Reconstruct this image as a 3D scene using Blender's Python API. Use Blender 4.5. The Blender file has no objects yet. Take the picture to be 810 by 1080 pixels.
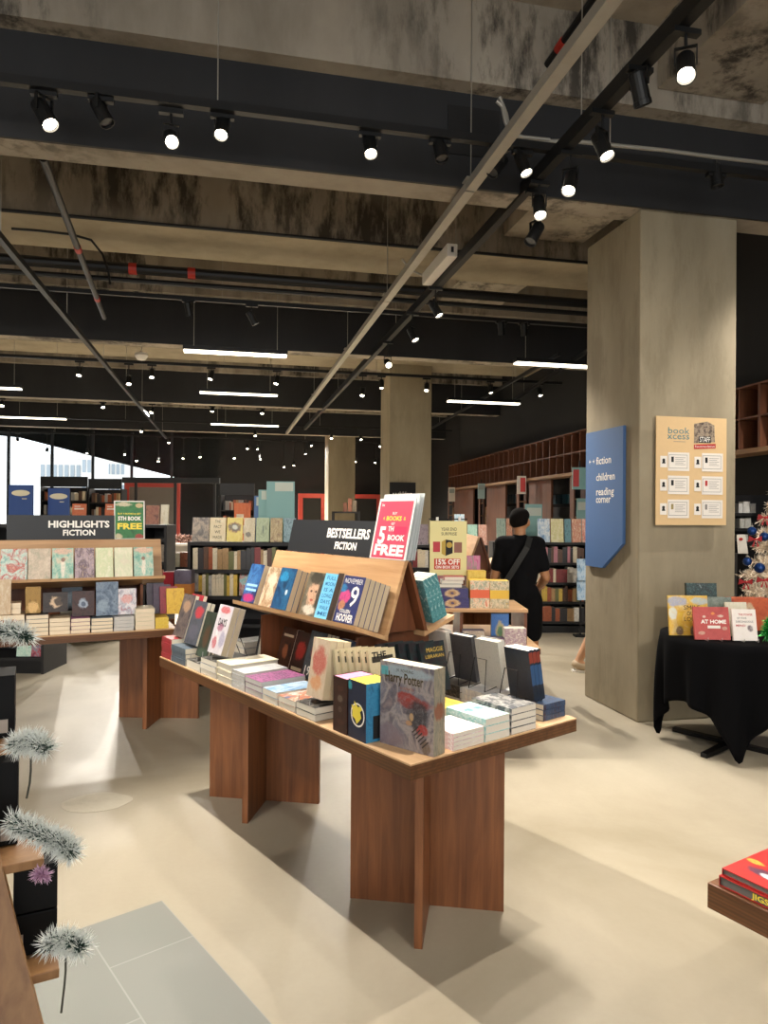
import bpy, bmesh, math, random
from mathutils import Vector, Matrix, noise

random.seed(7)
SC = bpy.context.scene
COL = SC.collection
PI = math.pi
YAW = math.radians(12.4)
CS, SN = math.cos(YAW), math.sin(YAW)
H = 1.55            # eye height
F = 750.0           # focal length in pixels of the 810 x 1080 frame


def W(X, Y, Z=0.0):
    """Point given along / across the viewing direction on the plan -> world (world axes follow the building)."""
    return Vector((X * CS + Y * SN, -X * SN + Y * CS, Z))


def ray(px, py):
    a = math.radians(0.4)
    dx, dy = px - 405.0, py - 541.5
    rx = dx * math.cos(a) + dy * math.sin(a)
    ry = -dx * math.sin(a) + dy * math.cos(a)
    return rx / F, -ry / F          # X per depth, Z per depth


def at_z(px, py, z):
    r, q = ray(px, py)
    D = (z - H) / q
    return W(r * D, D, z)


def at_d(px, py, D):
    r, q = ray(px, py)
    return W(r * D, D, H + q * D)


def at_y(px, py, y):
    r, q = ray(px, py)
    D = y / (CS - r * SN)
    return W(r * D, D, H + q * D)


def at_x(px, py, x):
    r, q = ray(px, py)
    D = x / (r * CS + SN)
    return W(r * D, D, H + q * D)


class Frame:
    """A plan frame: origin and two perpendicular unit directions on the floor."""
    def __init__(s, o, e1, e2):
        s.o, s.e1, s.e2 = Vector(o), Vector(e1).normalized(), Vector(e2).normalized()

    def p(s, u, v, z=0.0):
        q = s.o + s.e1 * u + s.e2 * v
        return Vector((q.x, q.y, z))

    def m(s, u, v, z=0.0):
        p = s.p(u, v, z)
        return Matrix(((s.e1.x, s.e2.x, 0, p.x), (s.e1.y, s.e2.y, 0, p.y), (0, 0, 1, p.z), (0, 0, 0, 1)))

    def u_of(s, px, v):
        """coordinate along e1 where the pixel column px meets the line at v"""
        r = (px - 405.0) / F
        d = W(r, 1.0)
        # t*d = o + e1*u + e2*v
        n = Vector((-d.y, d.x, 0))
        b = s.o + s.e2 * v
        return -(b.dot(n)) / (s.e1.dot(n))


A = Frame(W(0, 0), W(-.622, .783), W(.783, .622))                       # bestsellers table
_bo = W(-1.443, 4.866)
B = Frame(_bo, W(-.906, -.423), W(-.423, .906))                          # highlights table: e1 to the window side
CAMF = Frame(W(0, 0), W(1, 0), W(0, 1))

# ------------------------------------------------------------------ materials
MATS = {}


def hexc(s):
    s = s.lstrip('#')
    v = [int(s[i:i + 2], 16) / 255 for i in (0, 2, 4)]
    return tuple(((x + .055) / 1.055) ** 2.4 if x > .04045 else x / 12.92 for x in v) + (1,)


class NT:
    def __init__(s, name):
        s.m = bpy.data.materials.new(name)
        s.m.use_nodes = True
        s.n = s.m.node_tree.nodes
        s.l = s.m.node_tree.links
        s.b = s.n['Principled BSDF']

    def add(s, t, ins=None, **kw):
        x = s.n.new(t)
        for k, v in kw.items():
            setattr(x, k, v)
        for k, v in (ins or {}).items():
            if isinstance(v, bpy.types.NodeSocket):
                s.l.new(v, x.inputs[k])
            else:
                x.inputs[k].default_value = v
        return x

    def ramp(s, fac, stops, interp='LINEAR'):
        r = s.add('ShaderNodeValToRGB', {'Fac': fac})
        r.color_ramp.interpolation = interp
        e = r.color_ramp.elements
        while len(e) < len(stops):
            e.new(.5)
        for i, (p, c) in enumerate(stops):
            e[i].position = p
            e[i].color = hexc(c) if isinstance(c, str) else c
        return r.outputs['Color']

    def mix(s, fac, a, b):
        m = s.add('ShaderNodeMix', data_type='RGBA')
        for k, v in ((0, fac), (6, a), (7, b)):
            if isinstance(v, bpy.types.NodeSocket):
                s.l.new(v, m.inputs[k])
            else:
                m.inputs[k].default_value = hexc(v) if isinstance(v, str) else v
        return m.outputs[2]

    def math(s, op, a, b=0.0):
        m = s.add('ShaderNodeMath', operation=op)
        for k, v in ((0, a), (1, b)):
            if isinstance(v, bpy.types.NodeSocket):
                s.l.new(v, m.inputs[k])
            else:
                m.inputs[k].default_value = v
        return m.outputs[0]

    def out(s, col=None, rough=None, metal=None, bump=None, bd=.02, spec=None):
        if col is not None:
            if isinstance(col, bpy.types.NodeSocket):
                s.l.new(col, s.b.inputs['Base Color'])
            else:
                s.b.inputs['Base Color'].default_value = hexc(col) if isinstance(col, str) else col
        if rough is not None:
            if isinstance(rough, bpy.types.NodeSocket):
                s.l.new(rough, s.b.inputs['Roughness'])
            else:
                s.b.inputs['Roughness'].default_value = rough
        if metal is not None:
            s.b.inputs['Metallic'].default_value = metal
        if spec is not None:
            s.b.inputs['Specular IOR Level'].default_value = spec
        if bump is not None:
            bm_ = s.add('ShaderNodeBump', {'Height': bump, 'Strength': .4, 'Distance': bd})
            s.l.new(bm_.outputs[0], s.b.inputs['Normal'])
        return s.m


def flat(name, col, rough=.5, metal=0.0, vary=.0, scale=30.0, spec=None):
    if name in MATS:
        return MATS[name]
    t = NT(name)
    c = hexc(col)
    if vary:
        tc = t.add('ShaderNodeTexCoord')
        nz = t.add('ShaderNodeTexNoise', {'Vector': tc.outputs['Object'], 'Scale': scale, 'Detail': 4.0})
        a = tuple(max(0, x * (1 - vary)) for x in c[:3]) + (1,)
        b = tuple(min(1, x * (1 + vary)) for x in c[:3]) + (1,)
        MATS[name] = t.out(t.mix(nz.outputs['Fac'], a, b), rough, metal, spec=spec)
    else:
        MATS[name] = t.out(c, rough, metal, spec=spec)
    return MATS[name]


def glow(name, col, strength):
    if name in MATS:
        return MATS[name]
    t = NT(name)
    t.b.inputs['Emission Color'].default_value = hexc(col)
    t.b.inputs['Emission Strength'].default_value = strength
    MATS[name] = t.out(col, .4)
    return MATS[name]


def wood(name, dark, light, scale=6.0, axis=2, rough=.42, layers=0):
    """grain stretched along one object axis; layers = plywood plies seen on an edge (stacked along z)"""
    t = NT(name)
    tc = t.add('ShaderNodeTexCoord')
    sc = [scale * 4, scale * 4, scale * 4]
    sc[axis] = scale * .25
    mp = t.add('ShaderNodeMapping', {'Vector': tc.outputs['Object'], 'Scale': sc})
    nz = t.add('ShaderNodeTexNoise', {'Vector': mp.outputs[0], 'Scale': 1.6, 'Detail': 6.0, 'Roughness': .6, 'Distortion': .6})
    n2 = t.add('ShaderNodeTexNoise', {'Vector': tc.outputs['Object'], 'Scale': 2.0, 'Detail': 2.0})
    f = t.math('ADD', t.math('MULTIPLY', nz.outputs['Fac'], .75), t.math('MULTIPLY', n2.outputs['Fac'], .3))
    col = t.ramp(f, [(.3, dark), (.75, light)])
    if layers:
        wv = t.add('ShaderNodeTexWave', {'Vector': tc.outputs['Object'], 'Scale': layers, 'Distortion': .3, 'Detail': 1.0}, bands_direction='Z')
        col = t.mix(t.math('MULTIPLY', wv.outputs['Fac'], .55), col, dark)
    MATS[name] = t.out(col, rough, bump=nz.outputs['Fac'], bd=.002)
    return MATS[name]


def concrete(name, base, dark, light, stain='#191410', stain_amt=.5, rough=.85, scale=1.0, vertical=True):
    t = NT(name)
    g = t.add('ShaderNodeNewGeometry')
    mp = t.add('ShaderNodeMapping', {'Vector': g.outputs['Position'], 'Scale': (scale, scale, scale * (.28 if vertical else 1))})
    n1 = t.add('ShaderNodeTexNoise', {'Vector': mp.outputs[0], 'Scale': 1.3, 'Detail': 8.0, 'Roughness': .62})
    n2 = t.add('ShaderNodeTexNoise', {'Vector': g.outputs['Position'], 'Scale': 9.0 * scale, 'Detail': 6.0})
    n3 = t.add('ShaderNodeTexNoise', {'Vector': mp.outputs[0], 'Scale': 4.0, 'Detail': 7.0, 'Roughness': .7})
    col = t.ramp(n1.outputs['Fac'], [(.3, dark), (.5, base), (.72, light)])
    col = t.mix(t.math('MULTIPLY', n2.outputs['Fac'], .3), col, dark)
    if stain_amt:
        m = t.ramp(n3.outputs['Fac'], [(.47, (0, 0, 0, 1)), (.6, (1, 1, 1, 1))])
        big = t.add('ShaderNodeTexNoise', {'Vector': g.outputs['Position'], 'Scale': .55, 'Detail': 2.0})
        k = t.ramp(big.outputs['Fac'], [(.4, (0, 0, 0, 1)), (.56, (1, 1, 1, 1))])
        col = t.mix(t.math('MULTIPLY', t.math('MULTIPLY', m, k), stain_amt), col, stain)
    MATS[name] = t.out(col, rough, bump=n2.outputs['Fac'], bd=.004)
    return MATS[name]


_art_n = [0]


def art(stops, scale=3.0, ell=(), bands=(), rough=.38, interp='LINEAR', name='printed_cover', stretch=(1, 1, 1), dist=.8):
    """A printed cover: a noise pattern in a few inks, soft ellipses (cx, cy, rx, ry, colour) and bands (v0, v1, u0, u1, colour), all in the cover's own UV."""
    _art_n[0] += 1
    t = NT(name)
    uv = t.add('ShaderNodeUVMap')
    sd = _art_n[0] * 7.31
    mp = t.add('ShaderNodeMapping', {'Vector': uv.outputs[0], 'Location': (sd, sd * .37, sd * .11), 'Scale': stretch})
    nz = t.add('ShaderNodeTexNoise', {'Vector': mp.outputs[0], 'Scale': scale, 'Detail': 5.0, 'Roughness': .6, 'Distortion': dist})
    k = len(stops)
    col = t.ramp(nz.outputs['Fac'], [(.3 + .42 * i / max(1, k - 1), c) for i, c in enumerate(stops)], interp)
    sep = t.add('ShaderNodeSeparateXYZ', {'Vector': uv.outputs[0]})
    n2 = t.add('ShaderNodeTexNoise', {'Vector': mp.outputs[0], 'Scale': 5.0, 'Detail': 6.0, 'Roughness': .7})
    wob = t.math('MULTIPLY', t.math('SUBTRACT', n2.outputs['Fac'], .5), 1.25)
    for cx, cy, rx, ry, c in ell:
        dx = t.math('DIVIDE', t.math('SUBTRACT', sep.outputs[0], cx), rx)
        dy = t.math('DIVIDE', t.math('SUBTRACT', sep.outputs[1], cy), ry)
        d = t.math('SQRT', t.math('ADD', t.math('MULTIPLY', dx, dx), t.math('MULTIPLY', dy, dy)))
        d = t.math('ADD', d, wob)
        m = t.ramp(d, [(.7, (.9, .9, .9, 1)), (1.05, (0, 0, 0, 1))])
        col = t.mix(m, col, c)
    n5 = t.add('ShaderNodeTexNoise', {'Vector': mp.outputs[0], 'Scale': scale * 5.0, 'Detail': 6.0, 'Roughness': .75})
    col = t.mix(t.ramp(n5.outputs['Fac'], [(.48, (0, 0, 0, 1)), (.66, (.55, .55, .55, 1))]), col, stops[0])
    col = t.mix(t.ramp(n5.outputs['Fac'], [(.34, (.5, .5, .5, 1)), (.47, (0, 0, 0, 1))]), col, stops[-1])
    for v0, v1, u0, u1, c in bands:
        m = t.math('MULTIPLY', t.math('GREATER_THAN', sep.outputs[1], v0), t.math('LESS_THAN', sep.outputs[1], v1))
        m = t.math('MULTIPLY', m, t.math('MULTIPLY', t.math('GREATER_THAN', sep.outputs[0], u0), t.math('LESS_THAN', sep.outputs[0], u1)))
        col = t.mix(m, col, c)
    return t.out(col, rough)


M_PAGES = {}


def pages(col='#e9dfc8', name='paper_pages'):
    if name in M_PAGES:
        return M_PAGES[name]
    t = NT(name)
    tc = t.add('ShaderNodeTexCoord')
    wv = t.add('ShaderNodeTexWave', {'Vector': tc.outputs['Object'], 'Scale': 160.0, 'Distortion': 1.0, 'Detail': 2.0}, bands_direction='Z')
    c = hexc(col)
    d = tuple(x * .72 for x in c[:3]) + (1,)
    M_PAGES[name] = t.out(t.mix(t.math('MULTIPLY', wv.outputs['Fac'], .5), c, d), .8)
    return M_PAGES[name]


# ------------------------------------------------------------------ mesh builder
class MB:
    def __init__(s):
        s.v, s.f, s.mi, s.uv = [], [], [], []

    def add(s, vs, fs, mi=0, M=None, uvs=None):
        o = len(s.v)
        s.v += [tuple(M @ Vector(v)) if M is not None else tuple(v) for v in vs]
        for i, f in enumerate(fs):
            s.f.append(tuple(o + k for k in f))
            s.mi.append(mi[i] if isinstance(mi, (list, tuple)) else mi)
            s.uv.append(uvs[i] if uvs else None)
        return s

    def box(s, lo, hi, mi=0, M=None):
        x0, y0, z0 = lo
        x1, y1, z1 = hi
        vs = [(x0, y0, z0), (x1, y0, z0), (x1, y1, z0), (x0, y1, z0), (x0, y0, z1), (x1, y0, z1), (x1, y1, z1), (x0, y1, z1)]
        fs = [(0, 3, 2, 1), (4, 5, 6, 7), (0, 1, 5, 4), (1, 2, 6, 5), (2, 3, 7, 6), (3, 0, 4, 7)]
        return s.add(vs, fs, mi, M)

    def prism(s, poly, axis_vec, mi=0, M=None):
        """poly: list of 3-D points (planar), extruded by axis_vec"""
        n = len(poly)
        a = Vector(axis_vec)
        vs = [Vector(p) for p in poly] + [Vector(p) + a for p in poly]
        fs = [tuple(range(n))[::-1], tuple(range(n, 2 * n))] + [(i, (i + 1) % n, n + (i + 1) % n, n + i) for i in range(n)]
        return s.add(vs, fs, mi, M)

    def tube(s, pts, r, seg=8, mi=0, cap=True, M=None):
        pts = [Vector(p) for p in pts]
        rs = r if isinstance(r, (list, tuple)) else [r] * len(pts)
        vs, fs = [], []
        up = Vector((0, 0, 1))
        for i, p in enumerate(pts):
            d = (pts[min(i + 1, len(pts) - 1)] - pts[max(i - 1, 0)]).normalized()
            a = d.cross(up if abs(d.dot(up)) < .95 else Vector((1, 0, 0))).normalized()
            b = d.cross(a)
            for k in range(seg):
                t = 2 * PI * k / seg
                vs.append(p + (a * math.cos(t) + b * math.sin(t)) * rs[i])
        for i in range(len(pts) - 1):
            for k in range(seg):
                k2 = (k + 1) % seg
                fs.append((i * seg + k, i * seg + k2, (i + 1) * seg + k2, (i + 1) * seg + k))
        if cap:
            fs.append(tuple(range(seg))[::-1])
            fs.append(tuple(range((len(pts) - 1) * seg, len(pts) * seg)))
        return s.add(vs, fs, mi, M)

    def lathe(s, prof, seg=20, mi=0, M=None, cap=True):
        """prof: (radius, z)"""
        vs, fs = [], []
        for r, z in prof:
            for k in range(seg):
                t = 2 * PI * k / seg
                vs.append((r * math.cos(t), r * math.sin(t), z))
        for i in range(len(prof) - 1):
            for k in range(seg):
                k2 = (k + 1) % seg
                fs.append((i * seg + k, i * seg + k2, (i + 1) * seg + k2, (i + 1) * seg + k))
        if cap:
            fs.append(tuple(range(seg))[::-1])
            fs.append(tuple(range((len(prof) - 1) * seg, len(prof) * seg)))
        return s.add(vs, fs, mi, M)

    def sphere(s, c, r, mi=0, seg=14, rings=8, M=None):
        rr = r if isinstance(r, (list, tuple)) else (r, r, r)
        vs, fs = [], []
        for i in range(rings + 1):
            a = PI * i / rings
            for k in range(seg):
                t = 2 * PI * k / seg
                vs.append((c[0] + rr[0] * math.sin(a) * math.cos(t), c[1] + rr[1] * math.sin(a) * math.sin(t), c[2] - rr[2] * math.cos(a)))
        for i in range(rings):
            for k in range(seg):
                k2 = (k + 1) % seg
                fs.append((i * seg + k, i * seg + k2, (i + 1) * seg + k2, (i + 1) * seg + k))
        return s.add(vs, fs, mi, M)

    def mesh(s, name, nm=1, smooth=False):
        me = bpy.data.meshes.new(name)
        me.from_pydata(s.v, [], s.f)
        for i in range(nm):
            me.materials.append(None)
        me.polygons.foreach_set('material_index', s.mi)
        if any(u is not None for u in s.uv):
            ul = me.uv_layers.new(name='UVMap')
            for p, u in zip(me.polygons, s.uv):
                for j, li in enumerate(p.loop_indices):
                    ul.data[li].uv = u[j] if u else (0.02, 0.02)
        if smooth:
            me.polygons.foreach_set('use_smooth', [True] * len(me.polygons))
        me.update()
        return me

    def build(s, name, mats, parent=None, loc=None, M=None, smooth=False, bevel=0.0):
        mats = mats if isinstance(mats, (list, tuple)) else [mats]
        me = s.mesh(name, len(mats), smooth)
        bm = bmesh.new()
        bm.from_mesh(me)
        bmesh.ops.recalc_face_normals(bm, faces=bm.faces)
        bm.to_mesh(me)
        bm.free()
        for i, m in enumerate(mats):
            me.materials[i] = m
        if smooth:
            me.polygons.foreach_set('use_smooth', [True] * len(me.polygons))
        o = bpy.data.objects.new(name, me)
        COL.objects.link(o)
        if parent is not None:
            o.parent = parent
        if M is not None:
            o.matrix_basis = M
        if loc is not None:
            o.location = loc
        if bevel:
            b = o.modifiers.new('edge', 'BEVEL')
            b.width = bevel
            b.segments = 2
            b.limit_method = 'ANGLE'
        if smooth:
            try:
                a = o.modifiers.new('split', 'EDGE_SPLIT')
                a.split_angle = math.radians(40)
            except Exception:
                pass
        return o


def tag(o, label=None, cat=None, group=None, kind=None):
    if label:
        o['label'] = label
    if cat:
        o['category'] = cat
    if group:
        o['group'] = group
    if kind:
        o['kind'] = kind
    return o


def thing(name, label, cat, M=None, group=None):
    o = bpy.data.objects.new(name, None)
    o.empty_display_size = .05
    COL.objects.link(o)
    if M is not None:
        o.matrix_basis = M
    return tag(o, label, cat, group)


def struct(name, mb, mats, **kw):
    return tag(mb.build(name, mats, **kw), kind='structure')


def T(x, y, z):
    return Matrix.Translation((x, y, z))


def RZ(a):
    return Matrix.Rotation(a, 4, 'Z')


def axes(p, x, y, z):
    return Matrix(((x[0], y[0], z[0], p[0]), (x[1], y[1], z[1], p[1]), (x[2], y[2], z[2], p[2]), (0, 0, 0, 1)))


def facing(p, back, tilt=0.0):
    """Matrix whose x runs to the viewer's right, y up the face and z out of the face; BACK points away from the viewer on the plan."""
    b = Vector((back[0], back[1], 0)).normalized()
    x = Vector((b.y, -b.x, 0))
    y = Vector((0, 0, math.cos(tilt))) + b * math.sin(tilt)
    return axes(p, x, y, x.cross(y))


ORD = ['', 'first', 'second', 'third', 'fourth', 'fifth', 'sixth', 'seventh', 'eighth', 'ninth', 'tenth', 'eleventh', 'twelfth', 'thirteenth',
       'fourteenth', 'fifteenth', 'sixteenth', 'seventeenth', 'eighteenth', 'nineteenth', 'twentieth', 'twenty-first', 'twenty-second',
       'twenty-third', 'twenty-fourth', 'twenty-fifth', 'twenty-sixth', 'twenty-seventh', 'twenty-eighth', 'twenty-ninth', 'thirtieth']


def lettering(text, size, mat, parent, x, y, z=.0006, width=None, bold=.0, align='CENTER', name='lettering', shear=0.0, rot=0.0, squash=1.0, label=None):
    """Flat letters lying on the parent's local xy plane, centred at (x, y)."""
    cu = bpy.data.curves.new(name, 'FONT')
    cu.body = text
    cu.size = size
    cu.align_x = align
    cu.align_y = 'CENTER'
    cu.offset = bold * size
    cu.shear = shear
    cu.space_line = .8
    cu.resolution_u = 2
    to = bpy.data.objects.new(name, cu)
    COL.objects.link(to)
    bpy.context.view_layer.update()
    me = bpy.data.meshes.new_from_object(to.evaluated_get(bpy.context.evaluated_depsgraph_get()))
    COL.objects.unlink(to)
    bpy.data.objects.remove(to)
    bpy.data.curves.remove(cu)
    xs = [v.co.x for v in me.vertices]
    ys = [v.co.y for v in me.vertices]
    k = 1.0
    if width and xs:
        k = width / (max(xs) - min(xs))
    cy = (max(ys) + min(ys)) / 2 if ys else 0
    for v in me.vertices:
        v.co.x *= k
        v.co.y = (v.co.y - cy) * squash
    me.materials.clear()
    me.materials.append(mat)
    me.name = name
    o = bpy.data.objects.new(name, me)
    COL.objects.link(o)
    o.parent = parent
    o.matrix_basis = T(x, y, z) @ RZ(rot)
    if label:
        o['label'] = label
    return o


# ------------------------------------------------------------------ books
_book_mesh = {}


def book_meshes(w, h, t, hard, single):
    key = (round(w, 4), round(h, 4), round(t, 4), hard, single)
    if key in _book_mesh:
        return _book_mesh[key]
    c = .0028 if hard else .0009
    inset = .004 if hard else .0007
    W1, H1 = w, h
    cv = MB()
    # front board, back board, spine, as one wrap; uv: front 0..1, back mirrored, spine takes the strip beside the front's hinge
    for z0, z1, front in ((t - c, t, True), (0, c, False)):
        vs = [(0, 0, z0), (W1, 0, z0), (W1, H1, z0), (0, H1, z0), (0, 0, z1), (W1, 0, z1), (W1, H1, z1), (0, H1, z1)]
        fs = [(0, 3, 2, 1), (4, 5, 6, 7), (0, 1, 5, 4), (1, 2, 6, 5), (2, 3, 7, 6)]
        a, b, c2, d = (0, 0), (1, 0), (1, 1), (0, 1)
        if front:
            uv = [(a, d, c2, b), (a, b, c2, d), ((0, 0), (1, 0), (1, .01), (0, .01)), ((.99, 0), (.99, 1), (1, 1), (1, 0)), ((1, .99), (0, .99), (0, 1), (1, 1))]
        else:
            a, b, c2, d = (2, 2), (3, 2), (3, 3), (2, 3)
            uv = [(a, d, c2, b), (a, b, c2, d), (a, b, b, a), (b, c2, c2, b), (c2, d, d, c2)]
        cv.add(vs, fs, 0, None, uv)
    sp = [(0, 0, 0), (0, H1, 0), (0, H1, t), (0, 0, t)]
    k = t / w
    cv.add([(0, 0, 0), (c, 0, 0), (c, H1, 0), (0, H1, 0), (0, 0, t), (c, 0, t), (c, H1, t), (0, H1, t)],
           [(3, 0, 4, 7), (0, 1, 5, 4), (2, 3, 7, 6)], 0, None,
           [((-k, 1), (-k, 0), (0, 0), (0, 1)), ((-k, 0), (-k, 0), (0, 0), (0, 0)), ((-k, 1), (-k, 1), (0, 1), (0, 1))])
    pg = MB()
    lo, hi = (c, inset, c * 1.02), (w - inset, h - inset, t - c * 1.02)
    if single:
        cv.box(lo, hi, 1)
        r = (cv.mesh('book', 2), None)
    else:
        pg.box(lo, hi)
        r = (cv.mesh('cover', 1), pg.mesh('page_block', 1))
    _book_mesh[key] = r
    return r


def link(name, me, mats, parent=None):
    o = bpy.data.objects.new(name, me)
    COL.objects.link(o)
    for i, m in enumerate(mats):
        o.material_slots[i].link = 'OBJECT'
        o.material_slots[i].material = m
    if parent is not None:
        o.parent = parent
    return o


N_BOOKS = [0]


def book(M, w, h, t, cover, label, group=None, hard=False, parts=True, name='book', page=None, cat='book'):
    N_BOOKS[0] += 1
    page = page or pages()
    a, b = book_meshes(w, h, t, hard, not parts)
    if not parts:
        o = link(name, a, [cover, page])
        o.matrix_basis = M
        return tag(o, label, cat, group)
    e = thing(name, label, cat, M, group)
    link('cover', a, [cover], e)
    link('page_block', b, [page], e)
    return e


def lean(fr, u_left, v, z, back, tilt, w, h, t, covers, labels, group=None, hard=False, parts=True, page=None, step=None):
    """Books standing face-out one behind another; the front one's lower left corner (seen from its front) is at (u, v, z). BACK: plan direction away from its readers."""
    out = []
    p = fr.p(u_left, v, z)
    M0 = facing(p, back, math.radians(tilt))
    zl = Vector((M0[0][2], M0[1][2], M0[2][2]))
    n = len(covers)
    st = step or (t + .0012)
    lift = n * st * math.sin(math.radians(tilt))
    for i in range(n):
        q = p - zl * (t + st * i)
        q.z += lift if z < 1.0 else 0
        M = facing(q, back, math.radians(tilt))
        out.append(book(M, w, h, t, covers[i], labels[i], group, hard, parts, page=page))
    return out


def stack(fr, u0, u1, v0, depth, z, ths, covers, desc, spine=None, top_label=None, parts=True, hard=False, page=None, group=None, jit=.004, noun='book'):
    """Books lying flat one on another; their front edges lie at v0, from u0 to u1. spine: None (page edges to the front), 'front' (spines to the front)."""
    n = len(ths)
    zz = z
    out = []
    for i, t in enumerate(ths):
        k = n - i                     # from the top
        a = random.uniform(-1.2, 1.2) * PI / 180
        du, dv = random.uniform(-jit, jit) * .5, random.uniform(0, jit)
        base = fr.m(u0, v0, zz)
        # right-handed local axes on the table
        e1 = Vector((base[0][0], base[1][0], 0))
        e2 = Vector((base[0][1], base[1][1], 0))
        wid = u1 - u0 - .0015
        p = fr.p(u0 + .0007 + du, v0 + dv, zz + .0006)
        flip = e1.cross(e2).z < 0
        if spine == 'front':
            # spine (local x=0) along the front; local x -> e2, local y -> along the front
            x = e2
            y = Vector((0, 0, 1)).cross(x)
            if y.dot(e1) < 0:
                p = fr.p(u1 - .0007 + du, v0 + dv, zz + .0006)
            w_, h_ = depth, wid
        else:
            y = e2
            x = y.cross(Vector((0, 0, 1)))
            if x.dot(e1) < 0:
                p = fr.p(u1 - .0007 + du, v0 + dv, zz + .0006)
            w_, h_ = wid, depth
        M = axes(p, x, y, (0, 0, 1)) @ RZ(a * .4)
        c = covers[i % len(covers)] if i < n - 1 else covers[-1]
        if n == 1:
            lab = f'single {noun} lying flat: {desc}'
        elif k == 1:
            lab = top_label or f'top {noun} of the stack {desc}'
        elif k == n:
            lab = f'bottom {noun} of the stack {desc}'
        else:
            lab = f'{ORD[k]} from top in the {noun} stack {desc}'
        out.append(book(M, w_, h_, t, c, lab, group, hard, parts, page=page))
        zz += t + .0012
    return zz, out
# ------------------------------------------------------------------ camera, world, view
cam = bpy.data.cameras.new('camera')
cam.sensor_width = 36.0
cam.lens = 25.0
cam.clip_end = 300
camo = bpy.data.objects.new('camera', cam)
COL.objects.link(camo)
camo.location = (0, 0, H)
camo.rotation_euler = (Matrix.Rotation(-YAW, 3, 'Z') @ Matrix.Rotation(math.radians(90.115), 3, 'X') @ Matrix.Rotation(math.radians(.4), 3, 'Z')).to_euler()
SC.camera = camo

wd = bpy.data.worlds.new('world')
SC.world = wd
wd.use_nodes = True
wn, wl = wd.node_tree.nodes, wd.node_tree.links
sky = wn.new('ShaderNodeTexSky')
sky.sky_type = 'HOSEK_WILKIE'
sky.turbidity = 5.0
sky.ground_albedo = .5
sky.sun_direction = Vector((-.3, -.6, .75)).normalized()
bg = wn['Background']
mx = wn.new('ShaderNodeMix')
mx.data_type = 'RGBA'
mx.inputs[0].default_value = .8
mx.inputs[7].default_value = (.66, .66, .655, 1)
wl.new(sky.outputs[0], mx.inputs[6])
wl.new(mx.outputs[2], bg.inputs['Color'])
bg.inputs['Strength'].default_value = 4.2
SC.view_settings.view_transform = 'Standard'
SC.view_settings.look = 'None'
SC.view_settings.gamma = 1
SC.view_settings.use_curve_mapping = False
SC.view_settings.exposure = EXPOSURE = -0.1
SC.cycles.use_denoising = True
SC.cycles.max_bounces = 7
SC.cycles.sample_clamp_indirect = 6.0

# ------------------------------------------------------------------ materials of the place
M_CONC = concrete('raw_concrete', '#a39a8c', '#7f776a', '#b5ac9d', stain_amt=.85)
M_SLAB = concrete('concrete_slab', '#9f9585', '#867c6d', '#b1a797', stain_amt=.12, vertical=False)
M_LEDGE = concrete('pale_concrete', '#a0957f', '#8b806d', '#aea28c', stain_amt=.1, vertical=False)
M_COLM = concrete('column_concrete', '#9b8f77', '#857a64', '#aa9f88', stain='#6b604a', stain_amt=.35)
M_DARK = concrete('dark_beam_face', '#222326', '#191a1d', '#2b2c30', stain_amt=0, rough=.7)
M_BLACK = flat('black_metal', '#0d0d0f', .45, .2)
M_BLACKM = flat('matt_black', '#101012', .7)
M_SHELF = flat('black_shelf', '#141315', .6)
M_GALV = flat('galvanised_steel', '#a8a49a', .45, .5, .12, 12)
M_RED = flat('red_tape', '#b02a1c', .5)
M_REDF = flat('red_frame', '#a83a30', .5)
M_WHITE = flat('white_paint', '#e6e2da', .5)
M_WHITEINK = flat('white_ink', '#f2eee6', .5)
M_GREYW = flat('grey_shutter', '#6e6863', .6, .1, .08, 4)
M_BWALL = flat('black_wall', '#15161a', .8)
M_WOODT = wood('table_veneer', '#5c3319', '#965e36', 5, 2)
M_WOODH = wood('table_edge', '#43260f', '#7d5230', 5, 0, layers=28)
M_WOODTOP = wood('table_top_veneer', '#b8926a', '#d6b48c', 4, 0, .4)
M_WOODR = wood('riser_veneer', '#a27850', '#cfa87c', 4, 0, .4)
M_WOODRS = wood('riser_side_veneer', '#532c17', '#7c4a2c', 4, 2, .45)
M_WOODC = wood('bulkhead_veneer', '#4d2b1b', '#7a4a30', 4, 2, .5)
M_WOODB = wood('bulkhead_edge', '#7d5a3c', '#a8825c', 4, 0, .5)
M_WOODX = wood('tree_shelf_veneer', '#7a5434', '#b08556', 4, 2, .5)

# floor: trowelled screed, worn in broad patches
t = NT('polished_screed')
g = t.add('ShaderNodeNewGeometry')
n1 = t.add('ShaderNodeTexNoise', {'Vector': g.outputs['Position'], 'Scale': .55, 'Detail': 7.0, 'Roughness': .55, 'Distortion': .6})
mp = t.add('ShaderNodeMapping', {'Vector': g.outputs['Position'], 'Rotation': (0, 0, .6), 'Scale': (1, .22, 1)})
n2 = t.add('ShaderNodeTexNoise', {'Vector': mp.outputs[0], 'Scale': 3.0, 'Detail': 8.0, 'Roughness': .6})
n3 = t.add('ShaderNodeTexNoise', {'Vector': g.outputs['Position'], 'Scale': 40.0, 'Detail': 4.0})
col = t.ramp(n1.outputs['Fac'], [(.3, '#8b816c'), (.5, '#aaa08d'), (.7, '#bdb5a3')])
col = t.mix(t.math('MULTIPLY', n2.outputs['Fac'], .35), col, '#928874')
col = t.mix(t.math('MULTIPLY', n3.outputs['Fac'], .12), col, '#7d7463')
rg = t.math('ADD', t.math('MULTIPLY', n2.outputs['Fac'], .3), .28)
M_FLOOR = t.out(col, rg, bump=n3.outputs['Fac'], bd=.001, spec=.35)

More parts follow.
